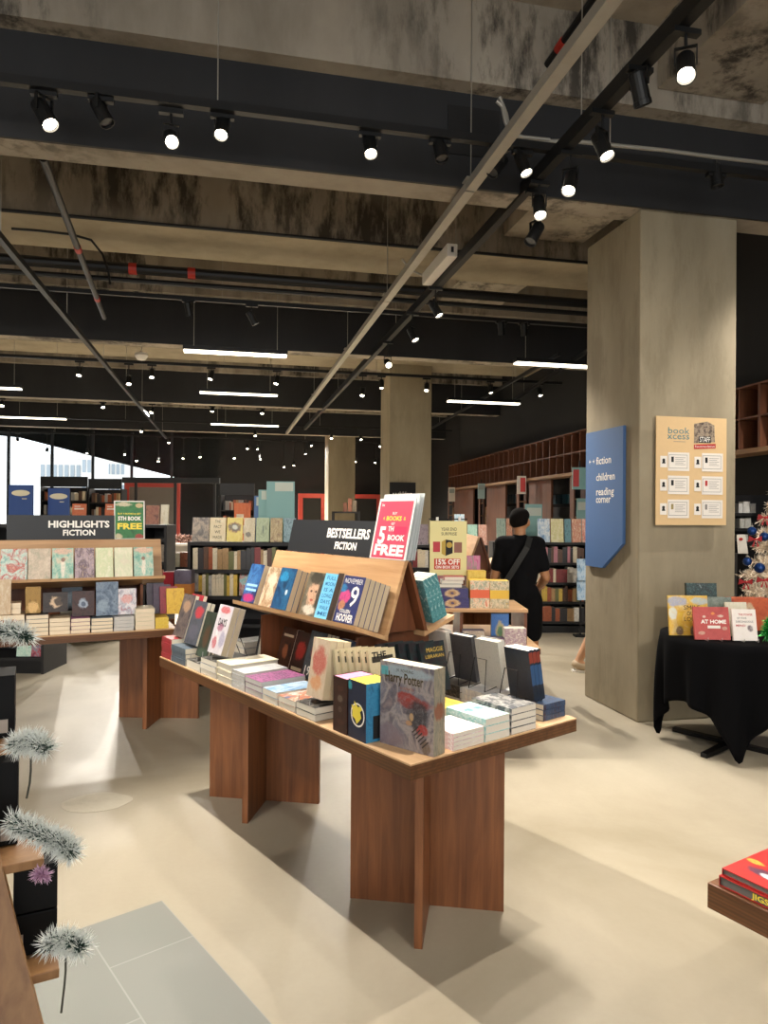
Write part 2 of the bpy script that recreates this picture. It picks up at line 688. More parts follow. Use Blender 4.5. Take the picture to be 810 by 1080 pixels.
t = NT('grey_floor_tile')
g = t.add('ShaderNodeTexCoord')
br = t.add('ShaderNodeTexBrick', {'Vector': g.outputs['Object'], 'Color1': hexc('#7f807a'), 'Color2': hexc('#84857f'), 'Mortar': hexc('#969690'), 'Scale': 1.0, 'Mortar Size': .003, 'Brick Width': .6, 'Row Height': .3}, offset=.5)
nz = t.add('ShaderNodeTexNoise', {'Vector': g.outputs['Object'], 'Scale': 6.0, 'Detail': 5.0})
M_TILE = t.out(t.mix(t.math('MULTIPLY', nz.outputs['Fac'], .18), br.outputs['Color'], '#7c7c74'), .5)
M_PATCH = concrete('cement_patch', '#bdb5a3', '#aaa290', '#c6bfae', stain_amt=0, vertical=False, scale=3)

# ------------------------------------------------------------------ the shell
struct('floor', MB().box((-10, -6, -.2), (8, 26, 0)), M_FLOOR)
struct('ceiling', MB().box((-10, -6, 5.1), (8, 26, 5.3)), M_SLAB)
struct('wall_back', MB().prism([(-1.72, 24.1, 0), (8, 24.1, 0), (8, 24.1, 5.1), (-9, 24.1, 5.1), (-9, 24.1, 4.06), (-6.4, 24.1, 3.85), (-1.72, 24.1, 2.7)], (0, .2, 0)), M_BWALL)
struct('wall_left', MB().box((-9.2, -6, 0), (-9, 24.3, 5.1)), M_WHITE)
struct('wall_right', MB().box((6.5, -6, 0), (6.7, 24.3, 5.1)), M_BWALL)

# tile patch in the floor and a worn cement patch
p0, p1 = at_z(171, 950, 0), at_z(296, 1090, 0)
e = (p1 - p0).normalized()
f = Vector((e.y, -e.x, 0))
if f.dot(W(-1, 0)) < 0:
    f = -f
fm = axes(p0, e, e.cross(Vector((0, 0, 1))) if e.cross(Vector((0, 0, 1))).dot(f) > 0 else -e.cross(Vector((0, 0, 1))), (0, 0, 1))
yv = Vector((fm[0][1], fm[1][1], 0))
sgn = 1 if e.cross(yv).z > 0 else -1
tp = axes(p0, e * sgn, yv, (0, 0, 1))
mb = MB()
mb.box((0 if sgn > 0 else -1.6, 0, .0002), (1.6 if sgn > 0 else 0, 1.3, .0025))
struct('floor_tile_panel', mb, M_TILE, M=tp)
pc = at_z(103, 846, 0)
pts = []
for k in range(28):
    a = 2 * PI * k / 28
    rr = 1 + .13 * noise.noise((math.cos(a) * 1.3, math.sin(a) * 1.3, 2.2))
    q = pc + W(1, .05) * (.175 * rr * math.cos(a)) + W(0, 1) * (.13 * rr * math.sin(a))
    pts.append((q.x, q.y, .0003))
struct('floor_cement_patch', MB().prism(pts, (0, 0, .0012)), M_PATCH)

# ceiling beams: beams with a dark near face and a pale lower ledge, and raw stained beams between them
for i, y in enumerate((4.75, 10.1, 15.5, 20.85)):
    struct('beam_fascia', MB().box((-10, y - .005, 3.84), (6.5, y + .02, 4.5)), M_DARK)
    struct('beam', MB().box((-10, y + .02, 3.84), (6.5, y + .25, 5.1)).box((-10, y - .14, 4.5), (6.5, y + .02, 5.1)), M_CONC)
for y, zb in ((7.4, 4.41), (12.9, 4.4), (18.2, 4.4)):
    struct('beam', MB().box((-10, y, zb), (6.5, y + .9, 5.1), [1, 0, 0, 0, 0, 0]), [M_CONC, M_LEDGE])
struct('beam', MB().box((3.02, -6, 4.64), (3.9, 4.6, 5.1)), M_CONC)
for y0, y1 in ((5.02, 7.38), (8.32, 10.0), (10.37, 12.88), (13.82, 15.3), (15.8, 18.18)):
    struct('beam', MB().box((2.95, y0, 4.62), (3.9, y1, 5.1)), M_CONC)
struct('beam', MB().box((-10, 1.2, 4.6), (3.0, 1.6, 5.1)), M_CONC)
# black sheet on the first dark beam, standing in for a square opening's shade
for px in (500,):
    q = at_y(px, 122, 4.74)
    struct('opening_shade_1', MB().box((q.x - .19, 4.735, 4.06), (q.x + .19, 4.744, 4.4)), M_BLACKM)
for y in (4.78, 13.2, 21.6):
    c = MB().box((3.0, y, 0), (3.83, y + .81, 5.1 if y > 5 else 3.84))
    struct('column', c, M_COLM, bevel=.012)

# ------------------------------------------------------------------ windows at the far left, and the town outside
M_FRAMEW = flat('window_frame_metal', '#20262c', .5, .3)
t = NT('window_glass')
t.b.inputs['Transmission Weight'].default_value = 1.0
t.b.inputs['IOR'].default_value = 1.02
M_GLASS = t.out('#f4fbff', .0)
xs = [at_y(px, 490, 24.0).x for px in (-90, -38, 9, 55, 98, 139, 181, 232)]
for i in range(len(xs) - 1):
    w = tag(bpy.data.objects.new('window_%d' % (i + 1), None), kind='structure')
    COL.objects.link(w)
    w.location = (xs[i], 24.0, 0)
    d = xs[i + 1] - xs[i]
    MB().box((.04, .0, .06), (d - .04, .012, 4.1)).build('pane', M_GLASS, w)
    MB().box((-.04, -.05, 0), (.04, .05, 4.1)).build('mullion', M_FRAMEW, w)
    MB().box((.04, -.05, 0), (d - .04, .05, .06)).build('sill', M_FRAMEW, w)
M_FAC = flat('pale_facade', '#d9d6d2', .8)
M_FACW = flat('facade_window', '#8d979f', .3)
M_ROOF = flat('hall_roof', '#8e8c8a', .7)


def outside_building(px0, px1, ptop, y, floors, nwin, label):
    q0, q1 = at_y(px0, ptop, y), at_y(px1, ptop, y)
    w, h = q1.x - q0.x, max(q0.z, q1.z)
    o = thing('apartment_building', label, 'building', T(q0.x, y, -14))
    MB().box((0, 0, 0), (w, 12, h + 14)).box((-.2, -.2, h + 14), (w + .2, 12.2, h + 14.5)).build('wall', M_FAC, o)
    fh = 3.1
    for f_ in range(floors):
        for k in range(nwin):
            x = (k + .5) * w / nwin
            z = h + 14 - (f_ + 1) * fh + .8
            MB().box((x - w / nwin * .33, -.12, z), (x + w / nwin * .33, -.02, z + 1.5)).build('window', M_FACW, o)


outside_building(42, 86, 484, 95, 3, 7, 'pale apartment block outside the second big window pane')
outside_building(86, 97, 478, 90, 3, 2, 'narrow tower block rising beside the pale apartment block outside')
outside_building(102, 132, 484, 111, 3, 6, 'pale apartment block outside the third big window pane')
outside_building(184, 204, 497, 110, 2, 4, 'low pale building far outside the window by the black bulkhead')
ro = thing('hall_building', 'grey hall with a sloping roof outside below the apartment blocks', 'building', T(at_y(112, 520, 40).x, 40, -10))
MB().prism([(0, 0, 0), (9, 0, 0), (9, 0, 12.0), (3.2, 0, 12.6), (0, 0, 11.2)], (0, 10, 0)).build('wall', M_ROOF, ro)
MB().prism([(-.2, -.3, 11.2), (3.2, -.3, 12.7), (9.2, -.3, 12.1), (9.2, -.3, 12.25), (3.2, -.3, 12.85), (-.2, -.3, 11.35)], (0, 10.5, 0)).build('roof', M_GREYW, ro)

# ------------------------------------------------------------------ ceiling services
tag(MB().tube([(-10, 7.95, 4.13), (6.4, 7.95, 4.13)], .055, 12).tube([(-10, 8.0, 4.02), (6.4, 8.0, 4.02)], .03, 8).build('pipe', M_BLACK),
    'thick black pipe crossing the ceiling beyond the stained concrete beam', 'pipe')
for px, in ((140,), (202,)):
    q = at_y(px, 292, 7.95)
    tag(MB().tube([(q.x - .04, 7.95, 4.13), (q.x + .04, 7.95, 4.13)], .062, 12).build('pipe_clamp', M_RED),
        'red clamp on the thick black ceiling pipe, ' + ('window side one' if px == 140 else 'middle one'), 'clamp')
tag(MB().tube([(-10, 7.36, 4.40), (6.4, 7.36, 4.40)], .018, 8).build('pipe', M_BLACK), 'thin black pipe running along the foot of the stained concrete beam', 'pipe')
tag(MB().tube([(-10, 8.3, 3.97), (6.4, 8.3, 3.97)], .008, 6).build('wire', M_GALV), 'thin steel wire strung above the second ceiling track', 'wire')
# steel trunking running away from the viewer
q0, q1 = at_z(590, 0, 4.1), at_z(301, 462, 3.95)
tr = thing('cable_trunking', 'long grey steel cable trunking running away under the beams', 'trunking', T(1.6, 0, 4.05))
ye = q1.y
for y0, y1 in ((-.5, 2.6), (2.62, 4.6), (4.62, 7.2), (7.22, 9.7), (9.72, 13.6), (13.62, min(ye, 20.0))):
    MB().box((-.035, y0, -.3), (.035, y1, -.24)).build('trunking_length', M_GALV, tr)
for y in (2.6, 4.6, 7.2, 9.7, 13.6):
    MB().box((-.045, y - .05, -.235), (.045, y + .05, -.225)).tube([(0, y, -.23), (0, y, 1.04)], .004, 6).build('hanger_rod', M_GALV, tr)
# sprinkler pipes
for (a, b, zz, lab) in (((625, 0), (520, 150), 4.7, 'black sprinkler pipe with red bands above the steel trunking'),
                        ((45, 166), (110, 335), 3.88, 'black sprinkler pipe sloping away above the window side track')):
    p0, p1 = at_z(a[0], a[1], zz), at_z(b[0], b[1], zz)
    d = (p1 - p0)
    p0 = p0 - d * (.3 if zz > 4.2 else .0)
    o = thing('sprinkler_pipe', lab, 'pipe')
    MB().tube([p0, p1], .028, 10).build('pipe_run', M_BLACK, o)
    for k in (.42, .8):
        c = p0.lerp(p1, k)
        MB().tube([c - d.normalized() * .05, c + d.normalized() * .05], .032, 10).build('red_band', M_RED, o, )
# flexible conduits leaving the trunking
pl = []
for px, py in ((527, 102), (534, 120), (537, 135), (548, 146), (570, 149), (600, 148), (640, 152), (700, 158), (760, 166), (812, 172)):
    pl.append(at_y(px, py, 4.45))
tag(MB().tube(pl, .014, 8).build('conduit', M_GALV), 'grey flexible conduit drooping from the trunking along the dark beam', 'conduit')
pl = [at_y(px, py, 4.38) for px, py in ((524, 106), (530, 112), (533, 128), (538, 140), (552, 144), (580, 147))]
tag(MB().tube(pl, .012, 8).build('conduit', M_GALV), 'short grey flexible conduit looping beside the longer drooping one', 'conduit')
pl = [at_y(px, py, 7.2) for px, py in ((12, 241), (40, 243), (75, 247), (96, 253), (108, 268), (114, 285), (116, 300))]
tag(MB().tube(pl, .012, 6).build('cable', M_BLACK), 'black cable curving across the ceiling below the stained beam', 'cable')
pl = [at_y(px, py, 7.6) for px, py in ((424, 273), (432, 284), (445, 290), (462, 292))]
tag(MB().tube(pl, .012, 6).build('cable', M_GALV), 'grey cable looping from the trunking to the white box', 'cable')
# white junction box on the thick track
q = at_x(472, 300, 1.93)
bx_ = thing('emergency_light_box', 'white emergency light box mounted on the thick black track', 'box', T(1.962, 6.55, 3.93))
MB().box((-.05, -.42, -.06), (.05, .42, .06)).build('body', M_WHITE, bx_, bevel=.008)
MB().box((-.012, -.425, -.02), (.012, -.421, .03)).build('socket', M_BLACKM, bx_)
# smoke detector / sounder
q = at_y(149, 378, 11.3)
sd = thing('ceiling_speaker', 'white round ceiling sounder hanging under the dark ceiling', 'speaker', T(q.x, q.y, q.z))
MB().lathe([(.02, .09), (.09, .08), (.1, .04), (.06, -.02), (.02, -.03)], 20).build('body', M_WHITE, sd, smooth=True)
MB().tube([(0, 0, .09), (0, 0, 5.1 - q.z)], .008, 6).build('rod', M_GALV, sd)

# tracks that cross the shop and tracks that run away from the viewer
TRK_Y = {}
M_TRACK = flat('black_track', '#0b0c0e', .5, .1)


def track(name, lab, a, b, w=.036, h=.04):
    a, b = Vector(a), Vector(b)
    mid = (a + b) / 2
    o = thing(name, lab, 'track', T(*mid))
    a, b = a - mid, b - mid
    d = (b - a).normalized()
    s = d.cross(Vector((0, 0, 1))).normalized() * w / 2
    mb_ = MB().prism([a - s, a + s, a + s + Vector((0, 0, h)), a - s + Vector((0, 0, h))], b - a)
    mb_.build('rail', M_TRACK, o)
    L = (b - a).length
    n = max(2, int(L / 2.6))
    for i in range(n + 1):
        c = a.lerp(b, (i + .5) / (n + 1)) + Vector((0, 0, h))
        MB().tube([c, (c.x, c.y, 5.1 - mid.z)], .004, 5).build('suspension_wire', M_GALV, o)
    return o


TZ = 3.92
ROWS = [(4.31, 'nearest cross track under the first dark beam'), (8.25, 'second cross track from the viewer'), (11.95, 'third cross track from the viewer'),
        (16.3, 'fourth cross track from the viewer'), (19.6, 'fifth cross track from the viewer'), (23.4, 'last cross track by the back wall')]
for y, lab in ROWS:
    track('lighting_track', 'black lighting track crossing the shop: ' + lab, (-9, y, TZ), (6.3, y, TZ), .04 if y > 5 else .05, .05 if y < 5 else .045)
LONG = [(2.05, 'thick track that runs away toward the second column'), (-1.72, 'slanting window side track running away')]
track('lighting_track', 'thick black lighting track running away toward the second column', (2.05, .3, 3.82), (2.05, 19.5, 3.82), .06, .09)
track('lighting_track', 'long black lighting track running away on the window side', (-1.72, 2.5, 3.62), (-1.72, 21, 3.62), .05, .05)
for a, b, lab in (((660, 345), (540, 425), 'short black track running away behind the big column'), ((590, 375), (425, 470), 'short black track running away toward the wooden bulkhead')):
    p0, p1 = at_z(*a, 3.80), at_z(*b, 3.80)
    track('lighting_track', lab, p0, p1, .04, .05)

# --- spotlights: one prototype, copied
M_LENS = glow('lamp_lens', '#fff2d8', 28.0)
M_LENSO = flat('dark_lens', '#3a3a3c', .2)
M_HOUS = flat('spot_housing', '#151617', .45, .2)
_pr = {}


def spot_proto():
    ad = MB().box((-.07, -.018, -.026), (.07, .018, -.001)).mesh('adapter')
    st = MB().tube([(0, 0, 0), (0, 0, -1)], .008, 8).mesh('stem')
    yk = MB().box((-.048, -.009, -.085), (-.043, .009, .0)).box((.043, -.009, -.085), (.048, .009, .0)).box((-.048, -.009, -.005), (.048, .009, 0)).mesh('yoke')
    hb = MB().lathe([(.012, .075), (.036, .07), (.040, .06), (.040, -.06), (.043, -.062), (.043, -.085), (.038, -.085), (.036, -.07)], 18, cap=True).mesh('housing')
    ln = MB().lathe([(.0, -.072), (.034, -.072)], 18, cap=False).mesh('lens')
    for m in (ad, st, yk, hb, ln):
        _pr[m.name.split('.')[0]] = m


spot_proto()
N_LAMPS = [0]
KW = 1.55


def spotlight(p, ztrack, aim, lit, label, group, watts=0, cone=62, scale=1.0, col=(1, .925, .82)):
    """p: lens centre; hangs from a track at ztrack"""
    a = Vector(aim).normalized()
    c = Vector(p) - a * -.0
    body = Vector(p) - a * .072 * scale       # pivot at the middle of the housing
    o = thing('track_spotlight', label, 'spotlight', T(body.x, body.y, ztrack), group)
    link('adapter', _pr['adapter'], [M_HOUS], o)
    drop = max(.03, ztrack - body.z - .085 * scale - .02)
    s = link('stem', _pr['stem'], [M_HOUS], o)
    s.matrix_basis = T(0, 0, -.02) @ Matrix.Diagonal((1, 1, drop, 1))
    y = link('yoke', _pr['yoke'], [M_HOUS], o)
    y.matrix_basis = T(0, 0, body.z - ztrack + .085 * scale) @ RZ(math.atan2(a.y, a.x) + PI / 2) @ Matrix.Scale(scale, 4)
    q = (-a).to_track_quat('Z', 'Y').to_matrix().to_4x4()
    Mh = T(0, 0, body.z - ztrack) @ q @ Matrix.Scale(scale, 4)
    h = link('housing', _pr['housing'], [M_HOUS], o)
    h.matrix_basis = Mh
    l = link('lens', _pr['lens'], [M_LENS if lit else M_LENSO], o)
    l.matrix_basis = Mh
    if lit and watts:
        N_LAMPS[0] += 1
        li = bpy.data.lights.new('spot_lamp', 'SPOT')
        li.energy = watts * KW
        li.color = col
        li.spot_size = math.radians(cone)
        li.spot_blend = .7
        li.shadow_soft_size = .022
        lo = bpy.data.objects.new('spot_lamp', li)
        COL.objects.link(lo)
        lo.parent = o
        lo.matrix_basis = T(*(Vector(p) + a * .02 - Vector((body.x, body.y, ztrack)))) @ q
    return o


LIT = [(83, 395.7), (124.5, 404.4), (160, 397.6), (2, 428), (108.7, 428.9), (153.5, 430.5), (151.6, 434.8), (157.6, 443), (149, 455), (18.5, 466), (178, 467),
       (91.8, 478), (131.5, 479.4), (144, 486), (171.7, 480.8), (193, 483.5), (211.4, 481.8), (167, 486.7), (49, 477), (221.7, 399.6), (291, 404.5), (223.6, 433.8),
       (276.4, 436), (382, 417), (402.4, 409), (407.9, 441.4), (349.5, 462.3), (380.7, 463.7), (401, 467), (350.8, 477.8), (346, 486), (374.7, 487), (395.7, 488),
       (396.5, 496.6), (269.3, 459.6), (260.9, 473.2), (271.5, 473.8), (325, 473.8), (328.5, 470.0), (331.8, 475.7), (322, 478.5), (312.8, 487.3), (327.7, 486),
       (299.5, 492.5), (310, 490.9), (274.7, 484.3), (247, 483.3), (210.9, 482), (449.8, 411.7), (517.9, 414), (570, 417), (618.4, 440.4), (448, 442.8), (571.9, 447),
       (568.6, 455.3), (543.4, 462.7), (506, 467), (489.8, 478.7), (472.6, 480), (452.7, 490), (464, 486.7), (798, 376)]
per_row = {}
for px, py in LIT:
    best = None
    for i, (y, lab) in enumerate(ROWS):
        q = at_y(px, py, y)
        if abs(q.z - 3.72) < (best[0] if best else 9):
            best = (abs(q.z - 3.76), i, q)
    _, i, q = best
    per_row.setdefault(i, []).append((px, py, q))
NEARN = {0: 'the nearest cross track', 1: 'the second cross track', 2: 'the third cross track', 3: 'the fourth cross track', 4: 'the fifth cross track', 5: 'the last cross track'}
PLACED = []
for i, lst in per_row.items():
    lst.sort()
    k = 0
    for px, py, q in lst:
        z = min(q.z, 3.80)
        p = Vector((q.x, ROWS[i][0], z))
        if i < 4 and abs(p.x + 1.72) < .14:
            p.x += .16
        if any((p - o_).length < .3 for o_ in PLACED) or p.x > 6.2:
            continue
        PLACED.append(p)
        k += 1
        spotlight(p, TZ, (random.uniform(-.25, .25), random.uniform(-.8, -.35) if ROWS[i][0] > 15 else random.uniform(-.55, -.2), -1), True,
                  f'added unseen fill spotlight, {ORD[k]} from the window side on {NEARN[i]}', 'lit spotlights on ' + NEARN[i], (0 if p.x > 4.4 else 320) if ROWS[i][0] > 9 else 150, 106)

# nearest track: named one by one
q = at_y(52, 130, 4.31)
tgt = A.p(2.55, 1.92, .8)
KEYW = 560
spotlight(q, TZ, tgt - q, True, 'brightest lit spotlight at the window end of the nearest track', 'spotlights on the nearest cross track', KEYW, 60, 1.15)
for px, py, lit, aim, lab, wt in ((112, 128, False, (.5, -.2, -1), 'unlit spotlight between the brightest one and the ring-lit one', 0),
                                  (181, 149, True, (.15, -.9, -.75), 'lit spotlight with a shining rim, nearest track, beside the unlit one', 30),
                                  (233, 141, True, (-.1, -.55, -1), 'small lit spotlight alone on the nearest track before the steel trunking', 80),
                                  (391, 161, True, (0, -.5, -1), 'lit spotlight on the nearest track just before the steel trunking', 90),
                                  (466, 166, False, (.1, -.3, -1), 'dark spotlight beside the steel trunking on the nearest track', 0),
                                  (520, 181, False, (-.6, -.2, -.8), 'dark spotlight turned sideways behind the steel trunking', 0),
                                  (555, 181, True, (.25, -.35, -1), 'lit spotlight on the nearest track between trunking and thick track', 110),
                                  (757, 186, False, (.1, -.1, -1), 'dark spotlight on the nearest track in front of the big column', 0)):
    q = at_y(px, py, 4.31)
    z = min(q.z, 3.84)
    spotlight((q.x, 4.31, z), TZ, aim, lit, lab, 'spotlights on the nearest cross track', wt, 70)
# second track: three unlit heads
for px, py, lit, lab in ((200, 332, False, 'unlit spotlight hanging on the second cross track above the long tube light'), (269, 341, True, 'half lit spotlight on the second cross track beside the unlit one'),
                         (529, 352, False, 'dark spotlight turned aside on the second cross track by the white box'), (553, 353, False, 'dark double spotlight on the second cross track near the big column')):
    q = at_y(px, py, 8.25)
    spotlight((q.x, 8.25, min(q.z, 3.8)), TZ, (.2, .3, -1) if not lit else (.6, .1, -1), lit, lab, 'spotlights on the second cross track', 60 if lit else 0, 60)
# thick track running away
for k, (px, py, lit, aim, wt) in enumerate(((724, 78, True, (-.35, -.55, -1), 170), (678, 108, False, (.4, .2, -1), 0), (640, 163, True, (.2, -.4, -1), 130), (600, 200, True, (-.4, -.45, -1), 120),
                                     (570, 226, True, (-.1, -.5, -1), 150), (560, 254, False, (-.6, -.2, -1), 0), (463, 332, True, (.45, -.35, -1), 260), (438, 358, True, (.4, -.4, -1), 230), (410, 385, True, (0, -.95, -.55), 100))):
    q = at_x(px, py, 2.05)
    spotlight((2.05, q.y, min(q.z, 3.72)), 3.82, aim, lit, f'{"lit" if lit else "dark"} spotlight, {ORD[k + 1]} from the viewer along the thick track', 'spotlights on the thick track', wt, 72, 1.05)

# linear lights
M_TUBE = glow('tube_diffuser', '#fff4dc', 5.0)
for k, (px0, px1, py, lab) in enumerate(((193, 303, 372, 'long tube light above the middle of the shop'), (210, 293, 415, 'tube light behind the long middle one'),
                                   (222, 294, 448, 'farthest tube light in the middle row'), (543, 652, 385, 'tube light beside the big column'), (472, 548, 424, 'tube light toward the wooden bulkhead'),
                                   (-60, 23, 408, 'tube light cut off at the window side'), (-35, 75, 440, 'long tube light near the window side'))):
    q = at_z((px0 + px1) / 2, py, 3.6)
    D = q.x * SN + q.y * CS
    a, b = at_y(px0, py, q.y), at_y(px1, py, q.y)
    L = min(b.x - a.x, 1.9)
    o = thing('pendant_tube_light', 'white lit ' + lab, 'light', T((a.x + b.x) / 2, q.y, 3.6))
    MB().box((-L / 2, -.07, 0), (L / 2, .07, .05)).build('housing', M_BLACK, o)
    MB().box((-L / 2 + .01, -.062, -.022), (L / 2 - .01, .062, 0)).build('diffuser', M_TUBE, o)
    for s_ in (-.4, .4):
        MB().tube([(L * s_, 0, .05), (L * s_, 0, 1.5)], .004, 5).build('suspension_wire', M_GALV, o)
# added fill lamps: unseen spotlights, out of the frame, brightening faces toward the viewer
track('lighting_track', 'added black lighting track above the viewer for the fill spotlights', (-9, .8, TZ), (6.3, .8, TZ))
for k, (x, y, aim, wt) in enumerate(((-3.6, .8, (.1, 1.3, -1), 230), (-2.1, .8, (0, 1.35, -1), 190), (-.7, .8, (-.1, 1.2, -1), 50), (1.2, .8, (.1, 1.2, -1), 80), (3.9, .8, (-.2, 1.0, -1), 200), (-3.6, 4.31, (.0, .5, -1), 160), (4.8, 4.31, (-.3, .6, -1), 200))):
    spotlight((x, y, 3.75), TZ, aim, True, f'added unseen fill spotlight, {ORD[k + 1]} of those outside the frame', 'added fill spotlights outside the frame', wt, 90)
# ------------------------------------------------------------------ display tables
TOPZ, TOPB = .752, .700


class Loc:
    """Right-handed local axes of a table: x toward the viewer's right along its front, y into it."""
    def __init__(s, fr, u0, v0):
        s.fr, s.u0, s.v0 = fr, u0, v0
        p = fr.p(u0, v0, 0)
        s.M = axes(p, -fr.e1, fr.e2, (0, 0, 1))

    def l(s, u, v, z):
        return Vector((-(u - s.u0), v - s.v0, z))

    def box(s, mb, u0, u1, v0, v1, z0, z1, mi=0):
        return mb.box((-(max(u0, u1) - s.u0), min(v0, v1) - s.v0, z0), (-(min(u0, u1) - s.u0), max(v0, v1) - s.v0, z1), mi)

    def prof(s, mb, pts, u0, u1, mi=0):
        """(v, z) outline extruded from u0 to u1"""
        return mb.prism([(-(u0 - s.u0), v - s.v0, z) for v, z in pts], (-(u1 - u0), 0, 0), mi)


def cross_leg(parent, c_local, ang, arm, h, name='leg', th=.03):
    """Two panels crossing each other, standing on the floor."""
    for i, a in enumerate((ang, ang + PI / 2)):
        mb = MB()
        if i == 0:
            mb.box((-arm, -th / 2, 0), (arm, th / 2, h))
        else:
            mb.box((-arm, -th / 2, 0), (-th / 2 - .0005, th / 2, h)).box((th / 2 + .0005, -th / 2, 0), (arm, th / 2, h))
        mb.build('leg_panel', [M_WOODT], parent, M=T(*c_local) @ RZ(a))


def display_table(label, fr, u0, u1, v0, v1, legs):
    L = Loc(fr, u0, v0)
    o = thing('display_table', label, 'table', L.M)
    mb = MB()
    L.box(mb, u0, u1, v0, v1, TOPB, TOPZ - .006)
    mb.build('table_edge', [M_WOODH], o)
    mb = MB()
    L.box(mb, u0, u1, v0, v1, TOPZ - .0058, TOPZ)
    mb.build('table_top', [M_WOODTOP], o)
    for (x, y, a, arm) in legs:
        cross_leg(o, (x, y, 0), a, arm, TOPB - .0005)
    return o, L


UA0, UA1, VA0, VA1 = 1.715, 3.84, 1.477, 2.335
def loc_of(L, X, Y):
    return L.M.inverted() @ W(X, Y, 0)
LA = Loc(A, UA0, VA0)
c1, c2 = loc_of(LA, .115 * H, 1.83 * H), loc_of(LA, -.411 * H, 2.484 * H)
pa = (LA.M.inverted().to_3x3() @ W(.389, -.059)).normalized()
aA = math.atan2(pa.y, pa.x)
display_table('long veneered display table with crossed panel legs, bestsellers piled on it', A, UA0, UA1, VA0, VA1, [(c1.x, c1.y, aA, .305), (c2.x, c2.y, aA, .305)])

LB = Loc(B, -.03, 0)
cb = loc_of(LB, -1.687, 5.37)
pb = (LB.M.inverted().to_3x3() @ W(1, -.03)).normalized()
aB = math.atan2(pb.y, pb.x)
cb2 = cb + Vector((-1.5, 0, 0))
display_table('veneered display table under the highlights sign, by the window side', B, -.03, 2.15, 0, .86, [(cb.x, cb.y, aB, .3), (cb2.x, cb2.y, aB, .3)])


def riser(label, fr, L, u0, u1, vf, ped, post=False):
    """A-shaped display riser: sloping boards with ledges on both faces, standing on panels. vf: v of the front ledge's tip."""
    o = thing('book_riser', label, 'stand', L.M)
    tip, foot, apex = (vf, 1.10), (vf + .153, 1.046), (vf + .262, 1.347)
    bt, bf = (vf + .55, 1.10), (vf + .39, 1.045)
    th = .016
    mb = MB()
    L.prof(mb, [foot, (foot[0] + .018, foot[1] - .003), (apex[0] + .014, apex[1]), (apex[0] - .004, apex[1] + .002)], u0, u1)
    mb.build('front_board', [M_WOODR], o)
    mb = MB()
    L.prof(mb, [bf, (bf[0] - .018, bf[1] + .003), (apex[0] + .0145, apex[1] - .002), (apex[0] + .0305, apex[1] - .004)], u0, u1)
    mb.build('back_board', [M_WOODRS], o)
    mb = MB()
    L.prof(mb, [tip, (tip[0] + .002, tip[1] - .02), (foot[0] + .017, foot[1] - .024), (foot[0] + .0175, foot[1] - .0035), (foot[0], foot[1] - .0005)], u0, u1)
    mb.build('front_ledge', [M_WOODR], o)
    mb = MB()
    L.prof(mb, [bt, (bt[0] - .002, bt[1] - .02), (bf[0] - .018, bf[1] - .024), (bf[0] - .0185, bf[1] - .001), (bf[0] + .001, bf[1] - .0005)], u0, u1)
    mb.build('back_ledge', [M_WOODR], o)
    for ue in (u0 + .05, u1 - .066):
        mb = MB()
        L.prof(mb, [(foot[0] + .022, foot[1] - .002), (bf[0] - .022, bf[1] - .002), (apex[0] + .022, apex[1] - .025), (apex[0] + .008, apex[1] - .025)], ue, ue + .016)
        mb.build('end_panel', [M_WOODRS], o)
    for ue in ped:
        mb = MB()
        L.box(mb, ue, ue + .018, vf + .07, vf + .46, TOPZ + .0005, 1.036)
        mb.build('support_panel', [M_WOODRS], o)
    mb = MB()
    L.box(mb, min(ped) + .0185, max(ped) - .0005, vf + .30, vf + .316, TOPZ + .0005, 1.036)
    mb.build('centre_panel', [M_WOODRS], o)
    return o, apex


RA, apexA = riser('A-shaped wooden riser on the bestsellers table with sloping ledges', A, LA, 2.29, 3.36, 1.675, (2.36, 3.17))
RB, apexB = riser('A-shaped wooden riser on the table under the highlights sign', B, LB, .02, 1.30, .20, (B.u_of(151, .3), 1.16))

# ------------------------------------------------------------------ sign boards on the risers
M_SIGN = flat('charcoal_sign', '#191c21', .5)
M_ACRYL = flat('acrylic_edge', '#cfd4d4', .15)
M_POSTR = flat('red_poster', '#c74a62', .4)
M_PINK = flat('bright_pink', '#e0365c', .4)
M_YINK = flat('yellow_ink', '#f0d94a', .5)
M_GREENP = art(['#1e5a2c', '#2f7a3c', '#245f30'], 5, ell=[(.3, .93, .3, .07, '#d8c7a8'), (.85, .9, .16, .07, '#d9b98a'), (.12, .05, .14, .09, '#d9c9a5'), (.85, .05, .2, .08, '#b0282a')], name='green_poster')


def board(name, label, cat, p, back, tilt, w, h, th, mats, group=None):
    """A flat board standing at p (lower left corner seen from the front)."""
    o = thing(name, label, cat, facing(p, back, math.radians(tilt)), group)
    MB().add([(0, 0, 0), (w, 0, 0), (w, h, 0), (0, h, 0)], [(0, 1, 2, 3)], 0, None, [[(0, 0), (1, 0), (1, 1), (0, 1)]]) \
        .box((0, 0, -th), (w, h, -.0005), 1).build('board', mats, o)
    return o


